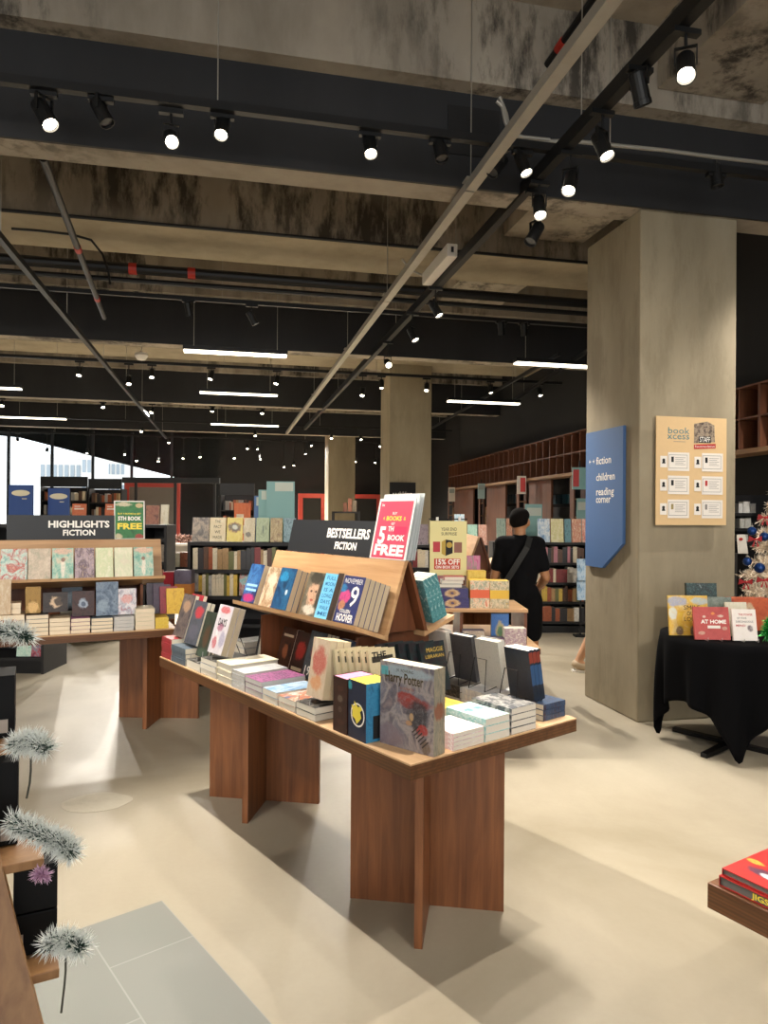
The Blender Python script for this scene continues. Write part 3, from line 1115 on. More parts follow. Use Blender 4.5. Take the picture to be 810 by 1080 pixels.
sz = apexA[1] + .004
o = board('header_sign', 'dark bestsellers fiction header sign leaning on the riser', 'sign', A.p(3.26, apexA[0] + .002, sz), A.e2, 13, .715, .168, .004, [M_SIGN, M_ACRYL])
lettering('BESTSELLERS', .05, M_WHITEINK, o, .515, .105, width=.345, bold=.035, squash=1.25)
lettering('FICTION', .044, M_WHITEINK, o, .515, .045, width=.175, bold=.035, squash=1.1)
o = board('promotion_poster', 'tilted pink poster offering a free fifth book beside the bestsellers sign', 'poster', A.p(2.54, apexA[0] - .002, sz), A.e2, 13, .25, .272, .003, [M_WHITE, M_ACRYL])
MB().box((.012, .004, .0003), (.238, .26, .0008)).build('printed_sheet', M_POSTR, o)
lettering('BUY', .016, M_WHITEINK, o, .125, .205, .0012, bold=.02)
lettering('4', .022, M_YINK, o, .055, .182, .0012, bold=.02)
lettering('BOOKS', .028, M_YINK, o, .125, .182, .0012, width=.105, bold=.03)
lettering('&', .022, M_YINK, o, .198, .182, .0012, bold=.02)
lettering('GET', .014, M_WHITEINK, o, .125, .158, .0012, bold=.02)
MB().box((.14, .112, .0009), (.225, .146, .0011)).build('pink_panel', M_PINK, o)
lettering('5', .105, M_WHITEINK, o, .062, .105, .0014, bold=.035, squash=1.0)
lettering('TH', .03, M_WHITEINK, o, .118, .135, .0014, bold=.03)
lettering('BOOK', .034, M_WHITEINK, o, .16, .096, .0014, width=.115, bold=.035)
lettering('FREE', .065, M_WHITEINK, o, .125, .04, .0014, width=.2, bold=.04)
lettering('bx', .018, M_WHITEINK, o, .035, .243, .0014, bold=.02)
for k in range(3):
    board('poster_holder', f'clear acrylic sheet, {ORD[k + 1]} behind the pink free fifth book poster', 'holder', A.p(2.535, apexA[0] + .014 + .016 * k, sz), A.e2, 13 - k, .25, .292, .002, [M_ACRYL, M_ACRYL])

zb = apexB[1] + .004
uL, uR = B.u_of(7, apexB[0]), B.u_of(121, apexB[0])
o = board('header_sign', 'black highlights fiction header sign on the window side riser', 'sign', B.p(uL, apexB[0] + .002, zb), B.e2, 6, uL - uR, .172, .004, [M_SIGN, M_ACRYL])
lettering('HIGHLIGHTS', .06, M_WHITEINK, o, (uL - uR) * .66, .108, width=.40, bold=.035, squash=1.1)
lettering('FICTION', .05, M_WHITEINK, o, (uL - uR) * .66, .048, width=.21, bold=.035, squash=1.1)
uL, uR = B.u_of(120.5, apexB[0]), B.u_of(153, apexB[0])
o = board('promotion_poster', 'green poster offering a free fifth book beside the highlights sign', 'poster', B.p(uL, apexB[0] + .006, zb), B.e2, 6, uL - uR, .28, .003, [M_WHITE, M_ACRYL])
wq = uL - uR
MB().add([(.008, .004, .0006), (wq - .008, .004, .0006), (wq - .008, .272, .0006), (.008, .272, .0006)], [(0, 1, 2, 3)], 0, None, [[(0, 0), (1, 0), (1, 1), (0, 1)]]).build('printed_sheet', M_GREENP, o)
lettering('BUY 4 BOOKS & GET', .016, M_YINK, o, wq / 2, .185, .001, width=wq * .75, bold=.02)
lettering('5TH BOOK', .04, M_WHITEINK, o, wq / 2, .15, .001, width=wq * .76, bold=.035)
lettering('FREE', .06, M_YINK, o, wq / 2, .093, .001, width=wq * .8, bold=.04)

# ------------------------------------------------------------------ covers
def pal(*c, **k):
    return art(list(c), **k)


def plain(col, name='plain_cover'):
    return flat(name + col, col, .4, vary=.06, scale=20)


C_BLUEPINK = pal('#122552', '#26548f', '#4a80b8', '#1c2c5c', scale=3, ell=[(.5, .12, .5, .12, '#c02a6a')], bands=[(.3, .36, .1, .9, '#9cc4ea'), (.42, .48, .1, .9, '#9cc4ea')])
C_BEIGE = pal('#c9b79a', '#8a6a4a', '#d9cbb0', '#a8502f', scale=3, ell=[(.5, .7, .35, .2, '#dccbb5')])
C_BLUE = pal('#102c4c', '#1c4a74', '#2a648e', '#143454', scale=2.2, ell=[(.35, .78, .3, .14, '#2f8fc0'), (.72, .42, .09, .07, '#cfe3ea')])
C_FACE = pal('#42443a', '#7a705e', '#5a5648', scale=2.5, ell=[(.5, .5, .36, .34, '#d2a98c'), (.5, .86, .5, .16, '#3a372f'), (.5, .14, .42, .12, '#d8cdbc'), (.64, .56, .07, .03, '#4a342a'), (.36, .56, .07, .03, '#4a342a'), (.5, .36, .1, .035, '#a8483f'), (.86, .5, .16, .4, '#3d3a33')])
C_LBLUE = pal('#5fb4e0', '#7fc8ec', '#6fbfe6', scale=4)
C_NOV = pal('#2a3160', '#343c70', '#272d58', scale=2, ell=[(.25, .55, .3, .16, '#d94f86'), (.2, .36, .2, .12, '#c98a5a'), (.1, .72, .2, .1, '#3a86b8')])
C_DKSPINE = pal('#2a2421', '#4a3a30', '#1d1a1a', scale=3)
C_TEAL = pal('#3f767b', '#528a8e', '#a9c0be', '#2f6067', scale=9, interp='CONSTANT')
C_E1 = pal('#26222a', '#463f42', '#6a5e58', '#1c1a22', scale=3.5, ell=[(.5, .72, .35, .16, '#a08066')])
C_E2 = pal('#2a2e36', '#4d525c', '#20222a', scale=3.5, ell=[(.55, .74, .36, .17, '#b5323c'), (.5, .3, .4, .2, '#555562')])
C_E3 = pal('#20261f', '#2f3a30', '#171a17', scale=3, ell=[(.5, .45, .28, .3, '#4e3626'), (.5, .1, .5, .12, '#3a4d3f')])
C_E4 = pal('#c8c2c4', '#b9b3bb', '#d8d2d0', scale=3, ell=[(.5, .9, .42, .08, '#b5303a'), (.45, .55, .24, .1, '#8c3a62'), (.3, .22, .18, .14, '#a83848'), (.75, .3, .22, .2, '#8f8aa0')])
C_DK1 = pal('#1c1512', '#4a2a1c', '#2a1d16', scale=3, ell=[(.5, .42, .22, .2, '#9a5a3a')], bands=[(.78, .84, .15, .85, '#b9a78e')])
C_DK2 = pal('#221613', '#3a2019', '#1c1210', scale=3, ell=[(.5, .55, .34, .26, '#a02a22')], bands=[(.08, .16, .15, .85, '#b9a78e')])
C_DK3 = pal('#25343a', '#4a5258', '#1d2428', scale=3, ell=[(.55, .62, .3, .24, '#9a3236'), (.7, .4, .25, .2, '#8a4a40')])
C_DKBL = pal('#1a2c44', '#27466a', '#152338', scale=2.5, ell=[(.5, .84, .2, .08, '#7fb8d8')])
C_TALL = pal('#cdb9a2', '#bfa98f', '#d7c8b3', scale=2.5, ell=[(.5, .62, .46, .28, '#b0443c'), (.5, .25, .4, .14, '#c98a5a')])
C_GREYTEXT = pal('#b9b6ae', '#c7c4bb', '#aeaba3', scale=14)
C_DARKTEXT = pal('#3a3a3d', '#4a4a4e', '#333336', scale=12)
C_NAVYS = pal('#1a222e', '#232d3b', '#141a24', scale=3, ell=[(.25, .84, .18, .06, '#6a6e66'), (.7, .86, .2, .06, '#6f7a78')], bands=[(.1, .3, .3, .75, '#1a1a22'), (.74, .95, -6, -.004, '#8a3d30'), (.3, .7, -6, -.004, '#31527a')])
C_NAVYF = pal('#1d3350', '#3a5878', '#18263a', '#7a4038', scale=5, stretch=(1, 3, 1))
C_THE = pal('#cdbd98', '#d8caa6', '#c5b48c', scale=2.5, ell=[(.5, .2, .5, .32, '#241f1a')], bands=[(.74, .86, .1, .9, '#3a352c')])
C_MAG = pal('#12191c', '#1e2f30', '#2a1d22', '#0f1416', scale=4, ell=[(.4, .2, .4, .2, '#2b4450')])
C_PURP = pal('#7c3f6a', '#b06a98', '#4c2a48', '#c9a0bc', scale=3, stretch=(1, 5, 1))
C_SKY = pal('#4a78a8', '#86aecb', '#c6d2da', '#3a6694', scale=3)
C_ORB = pal('#4a6a90', '#c77a3a', '#dfe1dc', '#a8432c', scale=4)
C_BLACKW = pal('#161618', '#333231', '#8f8b84', scale=3)
C_GREYL = pal('#9a9ca2', '#b7b8bb', '#d5d0c6', scale=3)
C_CREAMY = pal('#d8cfb4', '#e9e2cc', '#c7b98e', scale=2)
C_REDSP = pal('#8e2630', '#a8343c', '#701d26', scale=6, stretch=(1, 6, 1))
C_GBSP = pal('#3d4a58', '#55636f', '#6f7a80', scale=6, stretch=(1, 6, 1))
C_PINKW = pal('#e4dedb', '#d9a8ac', '#efe9e6', '#a9c0b4', scale=4)
C_TEALW = pal('#4fa8a6', '#cfe2dd', '#8fc9c4', '#efece4', scale=4, ell=[(.3, .6, .16, .1, '#2f6f80'), (.7, .6, .16, .1, '#2f6f80')])
C_GRYB = pal('#5a5f66', '#2d2f33', '#b9b5ae', '#7d8288', scale=5)
C_YEL = pal('#d9b23a', '#e8cc5f', '#c99a2a', scale=4)
C_CREAMBOOK = pal('#d8cbb0', '#c2a98a', '#b89a78', scale=3)

# ------------------------------------------------------------------ long edge of the bestsellers table: the stacks, from the far end
GA = 'books lying in stacks on the bestsellers table'
PGW = pages('#e4dccb', 'pale_pages')
PGG = pages('#c9c6c0', 'grey_pages')
z1 = TOPZ
v0 = 1.484
zS = {}
zS[1], _ = stack(A, 3.70, 3.835, v0, .2, z1, [.027] * 4, [C_REDSP], 'of red spines at the far table end', 'front', group=None)
zS[2], _ = stack(A, 3.51, 3.695, v0, .2, z1, [.029] * 3, [C_GBSP], 'of grey blue spines beside the red spines', 'front')
zS[3], _ = stack(A, 3.335, 3.50, v0, .2, z1, [.042], [C_BLACKW], 'white book alone between grey blue spines and a pale stack', page=PGW)
zS[4], _ = stack(A, 3.15, 3.325, v0, .2, z1, [.026] * 3, [C_BLACKW, C_GREYL, C_BLACKW], 'under the easel beside the cream hardback stack', page=PGW)
zS[5], _ = stack(A, 2.99, 3.14, v0, .25, z1, [.028, .03, .034], [C_CREAMY], 'of cream hardbacks on the long edge', page=PGW, hard=True)
zS[6], _ = stack(A, 2.86, 2.983, v0, .22, z1, [.015] * 5, [C_GREYL], 'of thin grey ones beside the cream hardbacks', page=PGG)
zS[7], _ = stack(A, 2.70, 2.853, v0, .22, z1, [.024, .024, .022], [C_PURP], 'with the purple striped cover', page=PGG)
zS[8], _ = stack(A, 2.57, 2.693, v0, .21, z1, [.026, .026], [C_SKY], 'with the sky blue cover', page=PGW)
zS[9], _ = stack(A, 2.43, 2.563, v0, .21, z1, [.022, .024, ], [C_ORB], 'with the orange and blue cover', page=PGW)
zS[10], _ = stack(A, 2.283, 2.423, v0, .2, z1, [.026, .026], [C_BLACKW], 'with the black cover under three tall books', page=PGW)
# second row of piles further in
stack(A, 2.62, 2.70, 1.72, .1, z1, [.02], [C_BLACKW], 'dark cover behind the sky blue stack')
stack(A, 3.32, 3.46, 1.72, .2, z1, [.03] * 4, [C_GREYL, C_BLACKW], 'behind the leaning covers at the far end', page=PGW)

# face-out books on wire easels, far end of the long edge
def easel(fr, u, v, z, back, w=.1, h=.15, lab='', tilt=17, group='wire book easels', d=.03):
    o = thing('book_easel', lab, 'easel', facing(fr.p(u, v, z + .003), back, 0), group)
    a = math.tan(math.radians(tilt))
    r = .0019
    MB().tube([(0, .028, .022), (0, .006, .024), (0, .0, .02), (.0, .0, -d), (0.0, h, -d - h * a), (w, h, -d - h * a), (w, .0, -d), (w, 0, .02), (w, .006, .024), (w, .028, .022)], r, 6, cap=True).build('wire_frame', M_EASELW, o)
    MB().tube([(0.012, h * .96, -d - .004 - h * a), (.012, .0, -d - .05 - h * a), (w - .012, .0, -d - .05 - h * a), (w - .012, h * .96, -d - .004 - h * a)], r, 6).build('back_prop', M_EASEL, o)
    return o


M_EASEL = flat('black_wire', '#101012', .4, .4)
M_EASELW = flat('glint_wire', '#b8b6b2', .3, .8)  # front wire made pale: the white glint is put into its colour
bk = A.e2
lean(A, 3.79, 1.53, zS[1] + .002, bk, 17, .15, .235, .022, [C_E1], ['dark cover with a tan figure, farthest leaning book on the table long edge'])
lean(A, 3.785, 1.575, zS[1] + .002, bk, 17, .15, .232, .022, [C_REDSP], ['red book behind the farthest leaning dark cover'])
lean(A, 3.625, 1.525, zS[2] + .002, bk, 17, .15, .23, .022, [C_E2, C_E1], ['dark grey cover with a red flower, on the grey blue spines', 'grey cover hidden behind the red flower cover'])
lean(A, 3.465, 1.52, zS[3] + .008, bk, 16, .13, .232, .02, [C_E3, C_BLACKW], ['dark green cover with a brown figure leaning on the white book', 'grey backed copy behind the dark green cover'], hard=True)
eL = lean(A, 3.305, 1.512, zS[4] + .008, bk, 17, .15, .24, .032, [C_E4, C_E4], ['pale cover with a plum motif leaning on an easel', 'second copy behind the pale cover with the plum motif'], page=pages('#b5a78f', 'brown_pages'))
lettering('DAYS', .05, M_BLACKM, eL[0], .075, .155, .0325, width=.085, bold=.02)
easel(A, 3.435, 1.505, zS[3], bk, .07, .12, d=.06, lab= 'wire easel under the dark green leaning cover')
easel(A, 3.28, 1.50, zS[4], bk, .1, .12, d=.085, lab= 'wire easel under the pale cover with the plum motif')
lean(A, 3.225, 1.735, z1 + .06, bk, 12, .02, .2, .1, [C_BLACKW], ['dark book standing edge-on beside the left support of the riser'])
stack(A, 3.195, 3.32, 1.715, .16, z1, [.028, .027], [C_BLACKW], 'inside, under the edge-on dark book', page=PGW)

# under the front ledge
lean(A, 3.15, 1.80, z1 + .012, bk, 17, .13, .205, .02, [C_DK1, C_DK1], ['dark brown cover with a small glowing figure under the riser', 'second copy behind the dark brown cover under the riser'])
lean(A, 3.00, 1.79, z1 + .012, bk, 17, .13, .205, .02, [C_DK2, C_DK2], ['black cover with a red face under the riser', 'second copy behind the black cover with a red face'])
x9 = lean(A, 2.85, 1.77, z1 + .012, bk, 17, .135, .22, .022, [C_DK3, C_DK3, C_DK3], ['1984 cover with red portrait under the riser', 'second copy behind the 1984 cover', 'third copy behind the 1984 cover'])
lettering('1984', .06, M_WHITEINK, x9[0], .0675, .035, .0225, width=.11, bold=.02)
easel(A, 3.13, 1.785, z1, bk, .08, .12, d=.065, lab= 'wire easel under the dark brown cover below the riser')
easel(A, 2.98, 1.775, z1, bk, .08, .12, d=.065, lab= 'wire easel under the black cover with a red face')
easel(A, 2.83, 1.755, z1, bk, .08, .12, d=.09, lab= 'wire easel under the 1984 cover')
lean(A, 2.395, 1.515, zS[10] + .008, bk, 9, .115, .228, .033, [C_TALL, C_TALL, C_TALL], ['front one of three tall books with a red and tan cover', 'middle one of three tall red and tan books', 'back one of three tall red and tan books'], page=pages('#d8c7a5', 'cream_pages'))
easel(A, 2.385, 1.498, zS[10], bk, .08, .1, d=.125, tilt=9, lab= 'wire easel under the three tall red and tan books')
lean(A, 2.62, 1.80, z1 + .01, bk, 10, .13, .225, .03, [C_DKBL], ['dark blue book standing under the riser behind the tall books'])

# fans of books facing the near end
bke = A.e1
Mf = []
for i in range(6):
    v_ = 1.65 - .019 * i
    x = lean(A, 2.13 + .018 * i, v_, .835, bke, 12, .13, .19, .016, [C_THE], [f'tan and black cover headed THE, {ORD[i + 1]} of the fan behind the boxes'])
    lettering('THE', .034, M_BLACKM, x[0], .05, .168, .0165, width=.07, bold=.03, name='title_lettering')
stack(A, 2.195, 2.26, 1.63, .13, z1, [.036, .036], [C_BLACKW], 'hidden under the fan of tan covers')
stack(A, 2.09, 2.25, 1.78, .2, z1, [.036, .034], [C_GREYL], 'hidden under the fan of dark covers')
for i in range(5):
    x = lean(A, 2.10 + .022 * i, 1.89 - .036 * i, .83, bke, 14, .135, .2, .018, [C_MAG], [f'dark cover with gold title, {ORD[i + 1]} of the dark fan below the riser end'])
    if i == 0:
        lettering('MAGGIE', .026, flat('gold_ink', '#c9a648', .4), x[0], .078, .168, .0185, width=.09, bold=.0)
        lettering('LIBRARIAN', .02, flat('gold_ink', '#c9a648', .4), x[0], .074, .142, .0185, width=.1, bold=.0)

# ------------------------------------------------------------------ boxed sets at the near corner
def boxed(p, yaw, w, d, h, mats, label, name='boxed_set'):
    """p: near lower left corner of the front face; x along the front, y into the depth. mats: front, right side, top, left side"""
    M = axes(p, (math.cos(yaw), math.sin(yaw), 0), (-math.sin(yaw), math.cos(yaw), 0), (0, 0, 1))
    o = thing(name, label, 'box', M)
    return o


def slip(o, w, d, h, front, side, top, back):
    vs = [(0, 0, 0), (w, 0, 0), (w, d, 0), (0, d, 0), (0, 0, h), (w, 0, h), (w, d, h), (0, d, h)]
    fs = [(0, 1, 5, 4), (1, 2, 6, 5), (2, 3, 7, 6), (3, 0, 4, 7), (0, 3, 2, 1)]
    U = [(0, 0), (1, 0), (1, 1), (0, 1)]
    MB().add(vs, fs, [0, 1, 2, 1, 2], None, [U, U, U, U, U]).build('slipcase', [front, side, back], o)
    MB().box((.002, .002, h - .012), (w - .002, d - .002, h - .0015)).build('case_top', [top], o)


C_HGL = pal('#2a1512', '#3d2019', '#1e0f0d', scale=3, ell=[(.5, .62, .2, .07, '#6a5a4e'), (.5, .42, .16, .06, '#5a4a40'), (.5, .8, .3, .06, '#4a2a20'), (.5, .2, .3, .06, '#4a2a20')])
C_HGF = pal('#141d34', '#1c2843', '#10182c', scale=3, ell=[(.08, .9, .14, .09, '#3fa8b4')])
C_HGS = pal('#2f6f94', '#3a86ae', '#285f80', scale=5)
yA = math.atan2(-A.e1.y, -A.e1.x)
p = A.p(2.165, 1.487, z1 + .001)
o = boxed(p, yA, .088, .13, .2, None, 'dark brown boxed book set with a pink top, beside the navy one')
slip(o, .088, .13, .2, C_HGL, C_HGL, flat('pink_top', '#dd8fae', .5), C_HGL)
p = A.p(2.072, 1.489, z1 + .001)
o = boxed(p, yA - .03, .11, .12, .205, None, 'navy boxed book set with a yellow top and a yellow bird emblem')
slip(o, .11, .12, .205, C_HGF, C_HGS, flat('yellow_top', '#e6d23a', .5), C_HGF)
ring = MB()
for r0, r1 in ((.036, .042),):
    n = 28
    vs, fs = [], []
    for k in range(n):
        a = 2 * PI * k / n
        vs += [(r0 * math.cos(a), 0, r0 * math.sin(a)), (r1 * math.cos(a), 0, r1 * math.sin(a))]
    for k in range(n):
        k2 = (k + 1) % n
        fs.append((2 * k, 2 * k + 1, 2 * k2 + 1, 2 * k2))
    ring.add(vs, fs)
ring.build('ring_emblem', flat('white_ink', '#f2eee6', .5), o, loc=(.06, -.0012, .088))
bird = [(-.028, .012), (-.034, .03), (-.012, .026), (-.018, .046), (.004, .028), (.022, .034), (.03, .022), (.018, .014), (.026, -.006), (.012, -.02), (-.002, -.032), (-.012, -.016), (-.03, -.01)]
MB().prism([(x, 0, y) for x, y in bird], (0, -.001, 0)).build('bird_emblem', M_YINK, o, loc=(.058, -.0016, .088))
MB().box((.1095, .03, .01), (.1112, .075, .09)).build('side_label', M_BLACKM, o)

C_HPF = pal('#8f8a8e', '#6d6a74', '#a59a95', '#5a5560', '#8a7a78', scale=3.2, ell=[(.62, .56, .36, .09, '#8a2a22'), (.5, .62, .2, .06, '#9c3026'), (.72, .42, .22, .2, '#23242a'), (.8, .27, .12, .07, '#a82a22'), (.6, .4, .05, .06, '#c9a26a'), (.55, .32, .07, .035, '#b8895a'), (.2, .12, .3, .16, '#7d6f78'), (.86, .08, .1, .1, '#6a5a4a'), (.45, .9, .6, .08, '#9fb0b8')])
C_HPS = pal('#6d6a60', '#8f8a7a', '#a89c84', '#55513f', scale=4, ell=[(.5, .5, .5, .12, '#8c4a30')])
pL, pR = A.p(1.946, 1.535), A.p(1.712, 1.58)
p = Vector((pL.x, pL.y, z1 + .001))
yaw = math.atan2(pR.y - pL.y, pR.x - pL.x)
hw = .232
o = boxed(p, yaw, hw, .062, .287, None, 'big illustrated wizard story boxed book with a red train, at the table corner')
slip(o, hw, .062, .287, C_HPF, C_HPS, flat('cream_top', '#d9d0bd', .6), C_HPS)
Mt = Matrix.Rotation(PI / 2, 4, 'X')
M_HPINK = flat('bronze_ink', '#4a3f22', .4)


def front_text(o, s, size, mat, x, z, width, bold=.0, shear=0.0, y=-.0012):
    q = lettering(s, size, mat, o, 0, 0, 0, width=width, bold=bold, shear=shear, name='title_lettering')
    q.matrix_basis = T(x, y, z) @ Matrix.Rotation(PI / 2, 4, 'X')
    return q


front_text(o, 'J.K. ROWLING', .014, M_HPINK, .11, .262, .075)
front_text(o, 'Harry Potter', .05, M_HPINK, .105, .232, .165, bold=.015)
front_text(o, 'ILLUSTRATED', .012, flat('rust_ink', '#9a4a2c', .4), .12, .205, .06)
MB().add([(0, 0, 0), (.03, 0, 0), (.03, 0, .03), (0, 0, .03)], [(0, 1, 2, 3)]).build('price_sticker', flat('teal_sticker', '#5fa8b0', .4), o, loc=(.006, -.0012, .24))
for k in range(6):
    MB().box((0, -.0006, 0), (.034, 0, .0045)).build('rail_sleeper', flat('sleeper_ink', '#3a3230', .5), o, M=T(.145 + .0085 * k, -.0012, .062 - .0085 * k) @ Matrix.Rotation(-.75, 4, 'Y'))

# ------------------------------------------------------------------ near end stacks


def end_stack(v0_, v1_, u0_, depth, ths, covers, desc, spine=None, page=None, hard=False):
    """stack whose front edge faces the table's near end"""
    fr = Frame(A.o, A.e2, A.e1)
    return stack(fr, v0_, v1_, u0_, depth, z1, ths, covers, desc, spine, page=page, hard=hard)


end_stack(1.672, 1.822, 1.722, .17, [.0135] * 4, [C_PINKW], 'of thin white and pink ones, near table end', page=PGW)
end_stack(1.828, 1.955, 1.722, .20, [.026, .026, .025], [C_TEALW], 'under the teal ringed cover, near end', page=PGW)
end_stack(1.962, 2.10, 1.722, .20, [.0225] * 4, [C_GRYB], 'under the grey patterned cover, near end', page=PGW)
end_stack(2.19, 2.325, 1.76, .19, [.02] * 3, [C_NAVYF], 'of navy spines, near end far corner', 'front')
end_stack(1.70, 1.83, 1.93, .14, [.03, .03, .028], [C_BLACKW], 'half hidden behind the boxed wizard story', page=PGW)
end_stack(1.85, 1.98, 1.95, .13, [.03, .03], [C_YEL], 'with the pale yellow cover in the middle', page=PGW)
end_stack(2.10, 2.30, 1.965, .15, [.024] * 3, [C_GREYL], 'of grey books under the easels', page=PGG)
end_stack(2.10, 2.30, 2.125, .15, [.024] * 3, [C_GREYL, C_BLACKW], 'under the dark text cover', page=PGG)
end_stack(2.15, 2.30, 2.285, .13, [.024] * 3, [C_BLACKW, C_GREYL], 'under the back text cover', page=PGG)
bkm = -A.e2
fm_ = Frame(A.o, A.e1, A.e2)
for (ul, wd_, zz, cov, n, th, lab, hh) in ((1.93, .125, z1 + .066, C_NAVYS, 3, .021, 'navy book with red topped spine', .205), (2.095, .13, z1 + .08, C_GREYTEXT, 1, .04, 'light grey book back with printed text', .2),
                                      (2.245, .13, z1 + .08, C_DARKTEXT, 1, .034, 'dark grey book back with printed text', .2), (2.40, .13, z1 + .08, C_GREYTEXT, 1, .036, 'pale book back farthest from the table corner', .2)):
    for k in range(n):
        # seen from behind: back cover toward the long edge, tops tipped toward it
        v_ = 2.19 + k * (th + .0015)
        t_ = math.radians(11)
        y = Vector((0, 0, math.cos(t_))) - Vector((A.e2.x, A.e2.y, 0)) * math.sin(t_)
        x = -A.e1                     # viewer's right
        zz_ = x.cross(y)              # toward the viewer
        # the book's own x runs to the viewer's left so that the spine stands on the viewer's right
        p = A.p(ul - wd_, v_, zz + .002)
        M = axes(p, A.e1, y, A.e1.cross(y))
        M = axes(p, A.e1, y, Vector(A.e1).cross(y))
        l2 = lab if n == 1 else f'{["front", "middle", "back"][k]} one of three leaning {lab}s'
        book(M, wd_, hh, th, cov, l2, None, True if n == 1 else False, page=pages('#f0ebe0', 'white_pages'))
    if ul > 2.3:
        continue
    e = thing('book_easel', 'black wire easel behind the leaning ' + lab, 'easel', axes(A.p(ul - .02, 2.10, zz + .0018), -A.e1, A.e2, (0, 0, 1)), 'wire easels at the near table end')
    r = .0022
    MB().tube([(0, .07, .012), (0, .0, .0), (.012, .022, .125), (.078, .022, .125), (.09, 0, 0), (.09, .07, .012)], r, 6).build('wire_frame', M_EASEL, e)
lean(A, 2.55, 2.26, z1 + .001, -A.e2, -9, .14, .2, .022, [C_ORB], ['orange and white cover behind the fan of dark books'])

# ------------------------------------------------------------------ books on the riser's front ledge
def ledge(fr, vf, u_left, w, h, t, covers, labels, dv=.014, tilt=19, **k):
    """on the front ledge; the copies run back toward the board"""
    p = fr.p(u_left, vf + dv, 1.10 - dv * .345 + .0025)
    M0 = facing(p, fr.e2, math.radians(tilt))
    zl = Vector((M0[0][2], M0[1][2], M0[2][2]))
    out = []
    for i, c in enumerate(covers):
        M = facing(p - zl * (t + (t + .001) * i), fr.e2, math.radians(tilt))
        out.append(book(M, w, h, t, c, labels[i], page=pages('#bfae92', 'tan_pages'), **k))
    return out


ledge(A, 1.675, 3.30, .135, .20, .028, [C_BLUEPINK, C_BLUEPINK, C_BLUEPINK], ['blue cover with a pink foot, far end of the riser ledge', 'second copy behind the blue and pink cover', 'third copy behind the blue and pink cover'])
ledge(A, 1.675, 3.145, .13, .198, .026, [C_BEIGE, C_BEIGE, C_BEIGE], ['beige and brown cover between two blue ones on the riser', 'second copy behind the beige and brown cover', 'third copy behind the beige and brown cover'], dv=.03)
b3 = ledge(A, 1.675, 2.995, .142, .20, .029, [C_BLUE] * 4, ['deep blue cover with a white pendant on the riser', 'second copy behind the deep blue cover', 'third copy behind the deep blue cover', 'fourth copy behind the deep blue cover'])
ledge(A, 1.675, 2.765, .138, .20, .024, [C_FACE] * 3, ['cover with a large face on the riser', 'second copy behind the cover with a large face', 'third copy behind the cover with a large face'], dv=.03)
lb = ledge(A, 1.675, 2.622, .105, .20, .024, [C_LBLUE] * 3, ['pale blue cover filled with lettering on the riser', 'second copy behind the pale blue cover', 'third copy behind the pale blue cover'], dv=.02)
for k, s in enumerate(('FULL', 'MOON', 'IS A', 'LONG', 'DAYS', 'WALK', 'ME')):
    lettering(s, .024, flat('deep_blue_ink', '#1d5f96', .5), lb[0], .052, .18 - k * .0265, .0245, width=.07, bold=.01)
ledge(A, 1.675, 2.515, .04, .205, .04, [C_DKSPINE, C_DKSPINE], ['narrow dark book beside the november cover', 'second narrow dark book behind the first'], dv=.012)
nv = ledge(A, 1.675, 2.468, .146, .20, .0262, [C_NOV] * 5, ['navy november cover with a pink cloud and a big nine'] + [f'{ORD[k]} copy behind the navy november cover' for k in (2, 3, 4, 5)])
lettering('NOVEMBER', .028, M_WHITEINK, nv[0], .073, .178, .0267, width=.125, bold=.0, squash=1.1)
lettering('9', .12, M_WHITEINK, nv[0], .102, .115, .0268, width=.055, bold=.01)
lettering('COLLEEN', .02, M_WHITEINK, nv[0], .066, .05, .0267, width=.072, bold=.02)
lettering('HOOVER', .036, M_WHITEINK, nv[0], .073, .022, .0267, width=.115, bold=.03, squash=1.2)
# back ledge: four teal copies, spines to the near end
for k in range(4):
    t_ = .021
    tip_v = 1.675 + .55
    th_ = math.radians(19)
    y = Vector((0, 0, math.cos(th_))) - A.e2 * math.sin(th_)
    x = A.e1
    zz_ = x.cross(y)
    p = A.p(2.30, tip_v - .02, 1.10) + zz_ * 0
    nrm = zz_ if zz_.dot(A.e2) > 0 else -zz_
    p = A.p(2.305, tip_v - .03, 1.099) - nrm * ((t_ + .001) * (k + 1))
    if zz_.dot(A.e2) > 0:
        M = axes(p, x, y, zz_)
    book(M, .13, .2, t_, C_TEAL, f'{ORD[k + 1]} teal book from the aisle edge on the riser back ledge', page=PGW)

# ------------------------------------------------------------------ highlights table
PB = pages('#ead9bd', 'warm_pages')
CR = C_CREAMBOOK


def bu(px, v):
    return B.u_of(px, v)


zB = {}
for key, px0, px1, n, th, cov, desc, sp, pg in (('L0', -14, 27, 4, .034, CR, 'of thick cream ones, window end', None, PB), ('L1', 28, 52, 5, .0255, C_BLACKW, 'under the golden box', None, PB),
                                           ('L2', 53, 75, 4, .0255, CR, 'under the crescent box', None, PB), ('L3', 75.7, 96.3, 4, .0235, C_PURP, 'under the moon portrait box', None, PB),
                                           ('L4', 97, 120, 4, .022, C_GBSP, 'under the grey blue cover', None, PB), ('L5', 121, 142.5, 4, .022, C_GREYL, 'with grey pages under the pink cover', None, PGG),
                                           ('L6', 143.5, 164, 5, .027, C_CREAMY, 'tall and cream by the riser post', None, PB)):
    zB[key], _ = stack(B, bu(px1, .03), bu(px0, .03), .03, .2, TOPZ, [th] * n, [cov], desc + ', highlights table', sp, page=pg)
stack(B, bu(179, .03), bu(164.8, .03), .03, .2, TOPZ, [.024] * 3, [C_YEL], 'of yellow spines at the highlights table end', 'front')
stack(B, bu(24, .2), bu(11.5, .2), .06, .12, zB['L0'] + .001, [.034, .034], [CR], 'small pile on the thick cream books', page=PB)
